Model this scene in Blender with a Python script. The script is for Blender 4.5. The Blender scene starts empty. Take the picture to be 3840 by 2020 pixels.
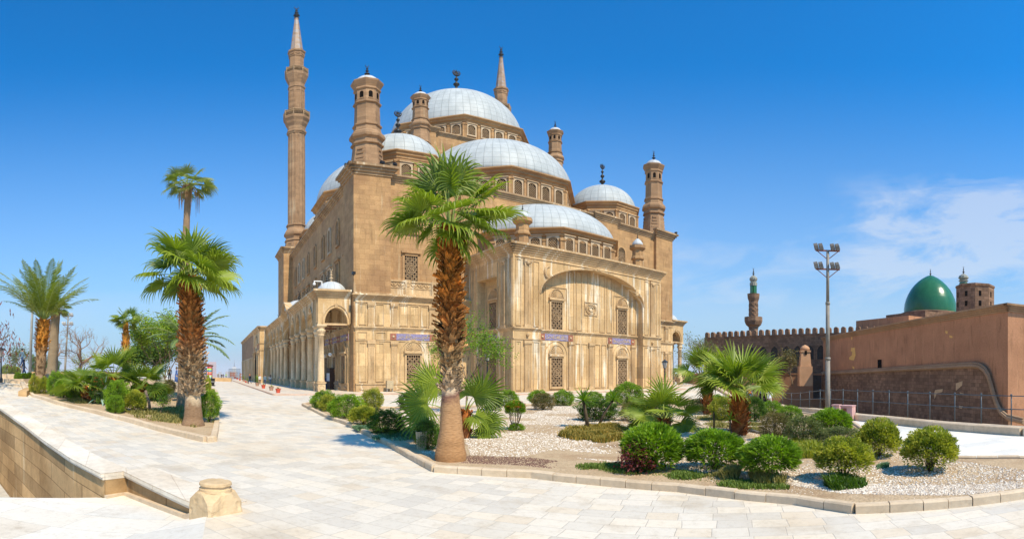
import bpy, bmesh, math, random
from math import sin, cos, tan, pi, radians, atan2, sqrt, hypot
from mathutils import Vector, Matrix, geometry, noise

# ------------------------------------------------------------ camera, world, sun, exposure
SC = bpy.context.scene
COL = SC.collection
F = 1902.0; YH = 1398.0; CX = 1920.0; HC = 2.0      # panorama: pixels per radian, horizon row, centre column, eye height
cam = bpy.data.cameras.new('camera')
cam.type = 'PANO'; cam.panorama_type = 'EQUIRECTANGULAR'
cam.longitude_min = -1920 / F; cam.longitude_max = 1920 / F
cam.latitude_max = YH / F; cam.latitude_min = -(2020 - YH) / F
cam.clip_start = 0.05; cam.clip_end = 60000
camo = bpy.data.objects.new('camera', cam); COL.objects.link(camo)
camo.location = (0, 0, HC); camo.rotation_euler = (pi / 2, 0, 0)
SC.camera = camo
SUN_EL = radians(52); SUN_D = Vector((.600, -.800, 0)).normalized()
SUN_AZ = atan2(SUN_D.x, SUN_D.y)
W = bpy.data.worlds.new('World'); SC.world = W; W.use_nodes = True
wn = W.node_tree; wn.nodes.clear()
def N(t, typ, **kw):
    n = t.nodes.new(typ)
    for k, v in kw.items():
        if k in n.inputs: n.inputs[k].default_value = v
        else: setattr(n, k, v)
    return n
sky = N(wn, 'ShaderNodeTexSky'); sky.sky_type = 'NISHITA'; sky.sun_disc = False
sky.sun_elevation = SUN_EL; sky.sun_rotation = SUN_AZ
sky.altitude = 0; sky.air_density = 1.0; sky.dust_density = .6; sky.ozone_density = 3.0
hsv = N(wn, 'ShaderNodeHueSaturation', Saturation=1.2, Value=1.0)
gam = N(wn, 'ShaderNodeMixRGB'); gam.blend_type = 'MULTIPLY'; gam.inputs[0].default_value = 1; gam.inputs[2].default_value = (.13, 1.19, 1.60, 1)
bg = N(wn, 'ShaderNodeBackground', Strength=.133)
wo = N(wn, 'ShaderNodeOutputWorld')
L = wn.links.new
L(sky.outputs[0], hsv.inputs['Color']); L(hsv.outputs[0], gam.inputs[1])
# thin wispy clouds low in the sky towards the right (direction space)
tc = N(wn, 'ShaderNodeTexCoord'); sep = N(wn, 'ShaderNodeSeparateXYZ'); L(tc.outputs['Generated'], sep.inputs[0])
def M1(op, a, b=None, c=None, t=wn):
    n = N(t, 'ShaderNodeMath'); n.operation = op
    for i, s in enumerate((a, b, c)):
        if s is None: continue
        if isinstance(s, (int, float)): n.inputs[i].default_value = s
        else: t.links.new(s, n.inputs[i])
    return n.outputs[0]
az = M1('ARCTAN2', sep.outputs[0], sep.outputs[1]); el = M1('ARCSINE', sep.outputs[2])
cmb = N(wn, 'ShaderNodeCombineXYZ'); L(M1('MULTIPLY', az, 5.0), cmb.inputs[0]); L(M1('MULTIPLY', M1('ADD', el, M1('MULTIPLY', az, -.10)), 15.0), cmb.inputs[1])
nz = N(wn, 'ShaderNodeTexNoise', Scale=1.0, Detail=10, Roughness=.62, Distortion=.5); L(cmb.outputs[0], nz.inputs['Vector'])
cmb2 = N(wn, 'ShaderNodeCombineXYZ'); L(M1('MULTIPLY', az, 22.0), cmb2.inputs[0]); L(M1('MULTIPLY', M1('ADD', el, M1('MULTIPLY', az, .12)), 60.0), cmb2.inputs[1])
nz2 = N(wn, 'ShaderNodeTexNoise', Scale=1.0, Detail=8, Roughness=.65, Distortion=.8); L(cmb2.outputs[0], nz2.inputs['Vector'])
def bump1(x, c, w):      # smooth hat 1-((x-c)/w)^2 clamped
    d = M1('DIVIDE', M1('SUBTRACT', x, c), w); return M1('MAXIMUM', M1('SUBTRACT', 1.0, M1('MULTIPLY', d, d)), 0.0)
m_main = M1('MULTIPLY', bump1(az, .95, .34), bump1(el, .275, .13))
m_low = M1('MULTIPLY', bump1(az, .52, .55), bump1(el, .17, .15))
m_all = M1('ADD', M1('MULTIPLY', m_main, .8), M1('MULTIPLY', m_low, .30))
dens = M1('MULTIPLY', M1('MAXIMUM', M1('SUBTRACT', M1('ADD', nz.outputs[0], M1('MULTIPLY', m_all, .25)), .50), 0.0), 3.2)
dens = M1('MULTIPLY', dens, M1('ADD', .35, M1('MULTIPLY', nz2.outputs[0], 1.2)))
dens = M1('MINIMUM', M1('MULTIPLY', dens, M1('MINIMUM', M1('MULTIPLY', m_all, 1.6), 1.0)), .5)
band = M1('MULTIPLY', M1('MULTIPLY', bump1(el, .115, .05), nz.outputs[0]), .25)
dens = M1('MAXIMUM', dens, band)
# pale lavender air low over the city
low = M1('POWER', M1('MAXIMUM', M1('SUBTRACT', 1.0, M1('DIVIDE', el, .62)), 0.0), 1.6)
mixh = N(wn, 'ShaderNodeMixRGB'); L(M1('MULTIPLY', low, 1.0), mixh.inputs[0]); L(gam.outputs[0], mixh.inputs[1]); mixh.inputs[2].default_value = (3.3, 4.05, 5.2, 1)
mixc = N(wn, 'ShaderNodeMixRGB'); L(dens, mixc.inputs[0]); L(mixh.outputs[0], mixc.inputs[1]); mixc.inputs[2].default_value = (5.3, 5.7, 6.3, 1)
L(mixc.outputs[0], bg.inputs[0]); L(bg.outputs[0], wo.inputs[0])
sl = bpy.data.lights.new('sun', 'SUN'); sl.energy = 5.0; sl.angle = radians(.53); sl.color = (1.0, .87, .66)
so = bpy.data.objects.new('sun', sl); COL.objects.link(so)
sv = Vector((SUN_D.x * cos(SUN_EL), SUN_D.y * cos(SUN_EL), sin(SUN_EL)))
so.rotation_euler = sv.to_track_quat('Z', 'Y').to_euler(); so.location = (20, -20, 60)
SC.view_settings.view_transform = 'Standard'; SC.view_settings.look = 'None'
SC.view_settings.exposure = 0.12; SC.view_settings.gamma = 1.0
SC.cycles.max_bounces = 6; SC.cycles.diffuse_bounces = 2; SC.cycles.transparent_max_bounces = 8
SC.cycles.use_denoising = True; SC.cycles.volume_bounces = 1

# ------------------------------------------------------------ terrain
MC = Vector((-9.1, 82.7)); PSI = .593
UU = Vector((cos(PSI), sin(PSI))); VV = Vector((-sin(PSI), cos(PSI)))
def ss(a, b, x):
    t = max(0., min(1., (x - a) / (b - a))); return t * t * (3 - 2 * t)
def gz(x, y):
    d = -.95 * x + .31 * y
    q = Vector((x, y)) - MC
    k = 1 - ss(-50, -33.5, q.dot(UU)) if y > 30 else 1
    z = (.05 * max(0, min(12, d - 14)) + (.9 * ss(27, 34, d) if y < 60 else .9 * ss(27, 34, d) * (1 - ss(60, 80, y)))) * k
    z -= .9 * ss(14, 38, y) * ss(9, 19, x) * (1 - ss(46, 62, y))
    return z
def P(px, py, z=None):          # ground point under a full-size photo pixel
    th = (px - CX) / F; t = tan((py - YH) / F); g = 0 if z is None else z
    for _ in range(12):
        r = min((HC - g) / max(t, .004), 400); x, y = r * sin(th), r * cos(th)
        if z is None: g = .5 * g + .5 * gz(x, y)
    return Vector((x, y))
def A(px, r):
    th = (px - CX) / F; return Vector((r * sin(th), r * cos(th)))
def ZZ(py, r): return HC + r * tan((YH - py) / F)
def PM(r): return r / F            # metres per photo pixel at distance r

# ------------------------------------------------------------ materials
MATS = {}
def newmat(name):
    m = bpy.data.materials.new(name); m.use_nodes = True; MATS[name] = m
    t = m.node_tree; t.nodes.clear()
    b = N(t, 'ShaderNodeBsdfPrincipled'); o = N(t, 'ShaderNodeOutputMaterial'); t.links.new(b.outputs[0], o.inputs[0])
    return m, t, b
def rgb(c): return (c[0], c[1], c[2], 1)
def ramp(t, fac, stops):
    r = N(t, 'ShaderNodeValToRGB'); e = r.color_ramp.elements
    e[0].position = stops[0][0]; e[0].color = rgb(stops[0][1]); e[1].position = stops[-1][0]; e[1].color = rgb(stops[-1][1])
    for p, c in stops[1:-1]:
        x = e.new(p); x.color = rgb(c)
    t.links.new(fac, r.inputs[0]); return r.outputs[0]
def mixc_(t, fac, a, b, mode='MIX'):
    n = N(t, 'ShaderNodeMixRGB'); n.blend_type = mode
    for i, s in enumerate((fac, a, b)):
        if isinstance(s, (int, float)): n.inputs[i].default_value = s
        elif isinstance(s, tuple): n.inputs[i].default_value = rgb(s)
        else: t.links.new(s, n.inputs[i])
    return n.outputs[0]
def coords(t, scale=(1, 1, 1), rot=(0, 0, 0), kind='Object'):
    c = N(t, 'ShaderNodeTexCoord'); m = N(t, 'ShaderNodeMapping'); m.inputs['Scale'].default_value = scale; m.inputs['Rotation'].default_value = rot
    t.links.new(c.outputs[kind], m.inputs[0]); return m.outputs[0]
def nse(t, vec, scale, detail=4, rough=.55, dist=0):
    n = N(t, 'ShaderNodeTexNoise', Scale=scale, Detail=detail, Roughness=rough, Distortion=dist); t.links.new(vec, n.inputs['Vector']); return n.outputs[0]
def setbump(t, b, h, strength=.3, dist=.02):
    n = N(t, 'ShaderNodeBump', Strength=strength, Distance=dist); t.links.new(h, n.inputs['Height']); t.links.new(n.outputs[0], b.inputs['Normal'])
def wallvec(t):       # (x+y, z) so blocks run level on every upright face
    c = N(t, 'ShaderNodeTexCoord'); s = N(t, 'ShaderNodeSeparateXYZ'); t.links.new(c.outputs['Object'], s.inputs[0])
    k = N(t, 'ShaderNodeCombineXYZ'); t.links.new(M1('ADD', s.outputs[0], s.outputs[1], t=t), k.inputs[0]); t.links.new(s.outputs[2], k.inputs[1]); return k.outputs[0]
def simple(name, c, rough=.7, var=.25, scale=3, bump=.2, metal=0, spec=.3, bscale=20):
    m, t, b = newmat(name); v = coords(t)
    n = nse(t, v, scale, 5)
    col = ramp(t, n, [(.3, tuple(x * (1 - var) for x in c)), (.7, tuple(min(1, x * (1 + var)) for x in c))])
    t.links.new(col, b.inputs['Base Color']); b.inputs['Roughness'].default_value = rough; b.inputs['Metallic'].default_value = metal
    b.inputs['Specular IOR Level'].default_value = spec
    if bump: setbump(t, b, nse(t, v, bscale, 4), bump)
    return m
def stone(name, c1, c2, bw=.9, bh=.45, mortar=.012, streak=None, joint=.75, pits=.3, blockvar=.12, fine=True, kind=0, rough=.85):
    m, t, b = newmat(name); wv = wallvec(t); v = coords(t)
    br = N(t, 'ShaderNodeTexBrick', Scale=1.0); t.links.new(wv, br.inputs['Vector'])
    br.inputs['Mortar Size'].default_value = mortar; br.inputs['Brick Width'].default_value = bw; br.inputs['Row Height'].default_value = bh; br.inputs['Mortar Smooth'].default_value = .3
    br.inputs['Color1'].default_value = (1 - blockvar,) * 3 + (1,); br.inputs['Color2'].default_value = (1 + blockvar * .6,) * 3 + (1,); br.inputs['Mortar'].default_value = (joint, joint * .94, joint * .88, 1)
    big = nse(t, v, .35, 5, .6); col = ramp(t, big, [(.32, c1), (.68, c2)])
    if streak:
        sc = N(t, 'ShaderNodeVectorMath'); sc.operation = 'MULTIPLY'; t.links.new(wv, sc.inputs[0]); sc.inputs[1].default_value = (2.2, .13, 1)
        s1 = nse(t, sc.outputs[0], 1.0, 6, .6)
        f = N(t, 'ShaderNodeMapRange'); f.inputs['From Min'].default_value = streak[3]; f.inputs['From Max'].default_value = streak[3] + .10; t.links.new(s1, f.inputs[0])
        col = mixc_(t, M1('MULTIPLY', f.outputs[0], .8, t=t), col, streak[:3])
        sc2 = N(t, 'ShaderNodeVectorMath'); sc2.operation = 'MULTIPLY_ADD'; t.links.new(wv, sc2.inputs[0]); sc2.inputs[1].default_value = (1.3, .22, 1); sc2.inputs[2].default_value = (37, 11, 0)
        s2 = nse(t, sc2.outputs[0], 1.6, 6, .65)
        f2 = N(t, 'ShaderNodeMapRange'); f2.inputs['From Min'].default_value = .54; f2.inputs['From Max'].default_value = .72; t.links.new(s2, f2.inputs[0])
        col = mixc_(t, M1('MULTIPLY', f2.outputs[0], .55, t=t), col, tuple(x * .42 for x in c1))
    col = mixc_(t, 1.0, col, br.outputs['Color'], 'MULTIPLY')
    g = nse(t, v, 6, 6, .7); col = mixc_(t, .5, col, ramp(t, g, [(.25, (.62, .6, .58)), (.6, (1.1, 1.1, 1.1))]), 'MULTIPLY')
    t.links.new(col, b.inputs['Base Color']); b.inputs['Roughness'].default_value = rough; b.inputs['Specular IOR Level'].default_value = .2
    h = M1('ADD', M1('MULTIPLY', br.outputs['Fac'], -.6, t=t), M1('MULTIPLY', nse(t, v, 9, 8, .75), pits, t=t), t=t)
    setbump(t, b, h, .55, .04)
    return m
stone('sandstone', (.37, .21, .100), (.54, .325, .148), 1.1, .55, .012, streak=(.56, .40, .23, .60), blockvar=.14, joint=.80)
stone('sandstone_tower', (.30, .18, .098), (.41, .25, .138), .8, .42, .010, streak=(.44, .32, .20, .60), blockvar=.15, joint=.82)
stone('alabaster', (.54, .345, .160), (.71, .49, .255), 1.6, 1.35, .010, streak=(.86, .78, .62, .545), blockvar=.2, joint=.72)
stone('alabaster_trim', (.46, .295, .150), (.66, .46, .25), 1.3, 3.0, .008, streak=(.84, .74, .56, .56), blockvar=.10, joint=.75)
stone('weathered_trim', (.30, .19, .105), (.50, .34, .19), 1.4, 3.0, .008, streak=(.66, .54, .38, .57), blockvar=.2, joint=.6)
stone('column_stone', (.60, .41, .22), (.78, .60, .38), 9, 9, .001, streak=(.36, .23, .12, .56), blockvar=0, joint=1)
stone('pale_frame', (.46, .33, .20), (.60, .46, .31), 9, 9, .001, blockvar=0, joint=1)
stone('brown_stone', (.22, .13, .08), (.34, .205, .125), .62, .36, .016, streak=(.42, .29, .18, .63), blockvar=.30, joint=.55)
stone('rose_plaster', (.45, .22, .115), (.60, .30, .160), 50, 50, .0, streak=(.66, .36, .19, .60), blockvar=0, joint=1, pits=.25)
stone('ochre_wall', (.40, .235, .10), (.66, .42, .20), 1.5, .52, .012, streak=(.82, .66, .42, .60), blockvar=.28, joint=.45, pits=.9)
stone('kerb_stone', (.56, .41, .26), (.72, .57, .40), 50, 50, 0, blockvar=0, joint=1, pits=.4)
simple('grille_stone', (.34, .225, .125), .9, .2)
simple('dark_void', (.014, .011, .009), 1, 0, bump=0, spec=0)
simple('bronze', (.040, .038, .036), .45, .3, 6, metal=.7)
simple('dark_iron', (.055, .065, .07), .5, .2, 6, metal=.5)
simple('grey_metal', (.36, .35, .32), .6, .15, 5, metal=.1)
simple('rail_metal', (.085, .105, .12), .5, .2, 5, metal=.3)
simple('blue_tile', (.25, .22, .36), .6, .4, 8)
simple('red_tile', (.33, .13, .08), .6, .3, 8)
simple('gold_letters', (.60, .45, .27), .6, .2)
simple('white_glass', (.82, .82, .80), .25, .03, bump=0)
simple('terracotta', (.58, .095, .05), .7, .15)
simple('clay_tan', (.42, .25, .17), .85, .2)
simple('wood_slats', (.46, .36, .22), .7, .2, 6)
simple('rust_wood', (.27, .10, .06), .8, .3, 6)
simple('wood_dark', (.055, .028, .018), .6, .3, 4)
simple('pink_box', (.62, .36, .33), .7, .12)
simple('bark', (.22, .155, .10), .95, .35, 5, .6)
simple('bare_bark', (.33, .215, .145), .95, .3, 5, .6)
simple('stem', (.10, .07, .04), .9, .3, 6, .5)
simple('petal_red', (.62, .05, .018), .6, .3, 10, 0)
simple('petal_yellow', (.65, .36, .03), .6, .3, 10, 0)
simple('concrete', (.52, .47, .39), .9, .15, 3, .4)
simple('asphalt_dark', (.05, .05, .055), .8, .2)
simple('plastic_black', (.02, .02, .022), .45, .2)
simple('white_paint', (.78, .77, .74), .5, .05)
simple('sand_ground', (.42, .33, .23), .95, .2, .01, 0)
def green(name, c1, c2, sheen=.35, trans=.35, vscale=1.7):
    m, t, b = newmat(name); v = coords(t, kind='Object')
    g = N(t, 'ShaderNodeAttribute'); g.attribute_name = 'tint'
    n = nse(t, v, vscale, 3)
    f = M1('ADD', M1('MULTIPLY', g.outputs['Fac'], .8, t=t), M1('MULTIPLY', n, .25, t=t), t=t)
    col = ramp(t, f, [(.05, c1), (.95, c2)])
    t.links.new(col, b.inputs['Base Color']); b.inputs['Roughness'].default_value = .5; b.inputs['Specular IOR Level'].default_value = sheen
    tr = N(t, 'ShaderNodeBsdfTranslucent'); t.links.new(mixc_(t, 1.0, col, (1.5, 1.7, .6), 'MULTIPLY'), tr.inputs[0])
    mx = N(t, 'ShaderNodeMixShader'); mx.inputs[0].default_value = trans
    t.links.new(b.outputs[0], mx.inputs[1]); t.links.new(tr.outputs[0], mx.inputs[2])
    o = [x for x in t.nodes if x.type == 'OUTPUT_MATERIAL'][0]; t.links.new(mx.outputs[0], o.inputs[0])
    return m
green('fan_leaf', (.035, .10, .006), (.36, .42, .035), .5, .32)
green('fan_leaf_dull', (.07, .13, .02), (.34, .36, .08), .45, .3)
green('feather_leaf', (.07, .13, .012), (.38, .41, .05), .4, .25)
green('feather_leaf_grey', (.07, .12, .05), (.24, .32, .14), .4, .25)
green('leaf_bright', (.05, .125, .006), (.28, .42, .02), .4, .3)
green('tree_lime', (.10, .19, .012), (.42, .52, .05), .4, .35)
green('leaf_dark', (.022, .06, .006), (.13, .23, .02), .4, .25)
green('leaf_yellow', (.09, .15, .012), (.48, .46, .05), .4, .3)
green('leaf_brown', (.07, .08, .018), (.26, .19, .06), .3, .2)
green('leaf_red', (.07, .01, .012), (.22, .04, .04), .4, .25)
green('leaf_olive', (.06, .085, .025), (.25, .27, .09), .3, .25)
green('leaf_blue', (.06, .13, .06), (.20, .32, .17), .3, .2)
green('agave_blue', (.17, .30, .24), (.36, .48, .38), .3, .1)
green('pod_red', (.12, .035, .03), (.26, .09, .07), .3, .1)
green('grass_dry', (.12, .14, .03), (.42, .34, .12), .2, .2)
green('grass_green', (.05, .11, .015), (.22, .28, .05), .2, .2)
def trunk_mat(name, stops, z0, z1, bscale=10):
    m, t, b = newmat(name); c = N(t, 'ShaderNodeTexCoord'); s = N(t, 'ShaderNodeSeparateXYZ'); t.links.new(c.outputs['Object'], s.inputs[0])
    v = coords(t)
    f = M1('DIVIDE', M1('SUBTRACT', M1('ADD', s.outputs[2], M1('MULTIPLY', M1('SUBTRACT', nse(t, v, 3, 3), .5, t=t), .8, t=t), t=t), z0, t=t), z1 - z0, t=t)
    col = ramp(t, f, stops)
    g = N(t, 'ShaderNodeAttribute'); g.attribute_name = 'tint'
    col = mixc_(t, 1.0, col, ramp(t, g.outputs['Fac'], [(0, (.45, .42, .40)), (.7, (1.1, 1.1, 1.1)), (1, (1.9, 1.8, 1.7))]), 'MULTIPLY')
    v2 = coords(t, (1, 1, 4.5)); nn = nse(t, v2, bscale, 5, .6)
    col = mixc_(t, .7, col, ramp(t, nn, [(.3, (.6, .58, .56)), (.6, (1.1, 1.1, 1.1))]), 'MULTIPLY')
    t.links.new(col, b.inputs['Base Color']); b.inputs['Roughness'].default_value = .9; b.inputs['Specular IOR Level'].default_value = .15
    setbump(t, b, nn, .7, .03); return m
def dome_mat(name, n_mer, row, c1, c2, line=.62):
    m, t, b = newmat(name); c = N(t, 'ShaderNodeTexCoord'); s = N(t, 'ShaderNodeSeparateXYZ'); t.links.new(c.outputs['Object'], s.inputs[0])
    a = M1('MULTIPLY', M1('ADD', M1('ARCTAN2', s.outputs[1], s.outputs[0], t=t), pi, t=t), n_mer / (2 * pi), t=t)
    rr = M1('SQRT', M1('ADD', M1('MULTIPLY', s.outputs[0], s.outputs[0], t=t), M1('MULTIPLY', s.outputs[1], s.outputs[1], t=t), t=t), t=t)
    e = M1('MULTIPLY', M1('ARCTAN2', s.outputs[2], rr, t=t), row, t=t)
    k = N(t, 'ShaderNodeCombineXYZ'); t.links.new(M1('FLOOR', a, t=t), k.inputs[0]); t.links.new(M1('FLOOR', e, t=t), k.inputs[1])
    wn_ = N(t, 'ShaderNodeTexWhiteNoise'); t.links.new(k.outputs[0], wn_.inputs['Vector'])
    col = ramp(t, nse(t, coords(t, (1, 1, .35)), .8, 6, .65), [(.3, c1), (.7, c2)])
    col = mixc_(t, .5, col, ramp(t, wn_.outputs['Value'], [(0, (.90, .90, .89)), (1, (1.04, 1.04, 1.04))]), 'MULTIPLY')
    def ln(x, w):
        f = M1('FRACT', x, t=t); d = M1('MINIMUM', f, M1('SUBTRACT', 1.0, f, t=t), t=t); return M1('LESS_THAN', d, w, t=t)
    li = M1('MAXIMUM', ln(a, .028), ln(e, .022), t=t)
    col = mixc_(t, M1('MULTIPLY', li, .75, t=t), col, tuple(x * line for x in c1))
    t.links.new(col, b.inputs['Base Color']); b.inputs['Roughness'].default_value = .55; b.inputs['Metallic'].default_value = .0; b.inputs['Specular IOR Level'].default_value = .3
    setbump(t, b, M1('ADD', M1('MULTIPLY', li, .5, t=t), M1('MULTIPLY', nse(t, coords(t), 1.3, 3), .6, t=t), t=t), .35, .06); return m
dome_mat('lead_dome', 64, 12, (.37, .395, .395), (.52, .545, .54), .5)
dome_mat('lead_dome_small', 28, 6.5, (.37, .395, .395), (.52, .545, .54), .5)
dome_mat('lead_cap', 12, .6, (.44, .46, .47), (.60, .62, .63))
dome_mat('green_tile_dome', 130, 40, (.020, .125, .045), (.034, .170, .064), .5)
MATS['green_tile_dome'].node_tree.nodes['Principled BSDF'].inputs['Roughness'].default_value = .22
MATS['green_tile_dome'].node_tree.nodes['Principled BSDF'].inputs['Specular IOR Level'].default_value = .5
for n_ in MATS['green_tile_dome'].node_tree.nodes:
    if n_.type == 'BUMP': n_.inputs['Strength'].default_value = .06
def paving(name, rot, bw=.46, bh=.34, c=(.73, .645, .525), stain=1.15):
    m, t, b = newmat(name); v = coords(t, rot=(0, 0, rot)); w = N(t, 'ShaderNodeVectorMath'); w.operation = 'ADD'
    t.links.new(v, w.inputs[0]); nn = N(t, 'ShaderNodeTexNoise', Scale=.5, Detail=2); t.links.new(v, nn.inputs['Vector'])
    sc = N(t, 'ShaderNodeVectorMath'); sc.operation = 'SCALE'; t.links.new(nn.outputs['Color'], sc.inputs[0]); sc.inputs['Scale'].default_value = .22; t.links.new(sc.outputs[0], w.inputs[1])
    br = N(t, 'ShaderNodeTexBrick', Scale=1.0); t.links.new(w.outputs[0], br.inputs['Vector']); br.offset = .12; br.squash = 1.0
    br.inputs['Brick Width'].default_value = bw; br.inputs['Row Height'].default_value = bh; br.inputs['Mortar Size'].default_value = .008; br.inputs['Mortar Smooth'].default_value = .6; br.inputs['Bias'].default_value = -.1
    br.inputs['Color1'].default_value = (0, 0, 0, 1); br.inputs['Color2'].default_value = (1, 1, 1, 1); br.inputs['Mortar'].default_value = (.5, .5, .5, 1)
    wn_ = N(t, 'ShaderNodeTexNoise', Scale=1.6, Detail=1); t.links.new(v, wn_.inputs['Vector'])
    base = ramp(t, nse(t, v, .22, 5, .6), [(.3, (c[0] * .93, c[1] * .94, c[2] * .96)), (.5, c), (.72, (c[0] * .90, c[1] * .84, c[2] * .75))])
    tint_ = ramp(t, br.outputs['Color'], [(0, (.86, .87, .89)), (.22, (.94, .95, .96)), (.45, (1.03, 1.03, 1.03)), (.72, (1.07, 1.05, 1.01)), (.88, (.97, .91, .83)), (1, (.87, .79, .69))]); col = mixc_(t, .85, base, tint_, 'MULTIPLY'); col = mixc_(t, M1('MULTIPLY', br.outputs['Fac'], .65, t=t), col, (.46, .40, .32))
    warm = N(t, 'ShaderNodeMapRange'); warm.inputs['From Min'].default_value = .53; warm.inputs['From Max'].default_value = .66; t.links.new(nse(t, v, .9, 7, .7), warm.inputs[0])
    col = mixc_(t, M1('MULTIPLY', warm.outputs[0], .50 * stain, t=t), col, (.52, .42, .30))
    g = nse(t, v, 9, 8, .75); col = mixc_(t, .5, col, ramp(t, g, [(.25, (.66, .62, .57)), (.5, (1.02, 1.02, 1.02))]), 'MULTIPLY')
    g2 = nse(t, v, 3.2, 9, .8); col = mixc_(t, .6, col, ramp(t, g2, [(.30, (.70, .64, .56)), (.46, (1, 1, 1))]), 'MULTIPLY')
    t.links.new(col, b.inputs['Base Color']); b.inputs['Roughness'].default_value = .62; b.inputs['Specular IOR Level'].default_value = .3
    setbump(t, b, M1('ADD', M1('MULTIPLY', br.outputs['Fac'], -.7, t=t), M1('MULTIPLY', g, .5, t=t), t=t), .5, .015); return m
paving('plaza_paving', .42); paving('ramp_paving', -.25, 1.5, .9, (.80, .73, .62), .8); paving('path_paving', .2, .8, .5, (.82, .77, .67), .3)
paving('sidewalk_paving', .593, .9, .6, (.70, .59, .47), .5)
def soil(name, c1, c2, c3):
    m, t, b = newmat(name); v = coords(t)
    col = ramp(t, nse(t, v, .5, 7, .65), [(.3, c1), (.5, c2), (.7, c3)])
    vo = N(t, 'ShaderNodeTexVoronoi', Scale=22); t.links.new(v, vo.inputs['Vector'])
    col = mixc_(t, .55, col, ramp(t, vo.outputs['Distance'], [(.0, (1.15, 1.12, 1.08)), (.6, (.6, .56, .5))]), 'MULTIPLY')
    t.links.new(col, b.inputs['Base Color']); b.inputs['Roughness'].default_value = .95; b.inputs['Specular IOR Level'].default_value = .1
    setbump(t, b, vo.outputs['Distance'], .6, .02); return m
soil('bed_soil', (.36, .23, .13), (.60, .45, .29), (.44, .29, .17))
def gravelmat():
    m, t, b = newmat('gravel_stone'); g = N(t, 'ShaderNodeAttribute'); g.attribute_name = 'tint'
    col = ramp(t, g.outputs['Fac'], [(0, (.34, .24, .16)), (.3, (.55, .44, .33)), (.7, (.72, .62, .50)), (1, (.88, .82, .73))])
    t.links.new(col, b.inputs['Base Color']); b.inputs['Roughness'].default_value = .85; return m
gravelmat()

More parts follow.
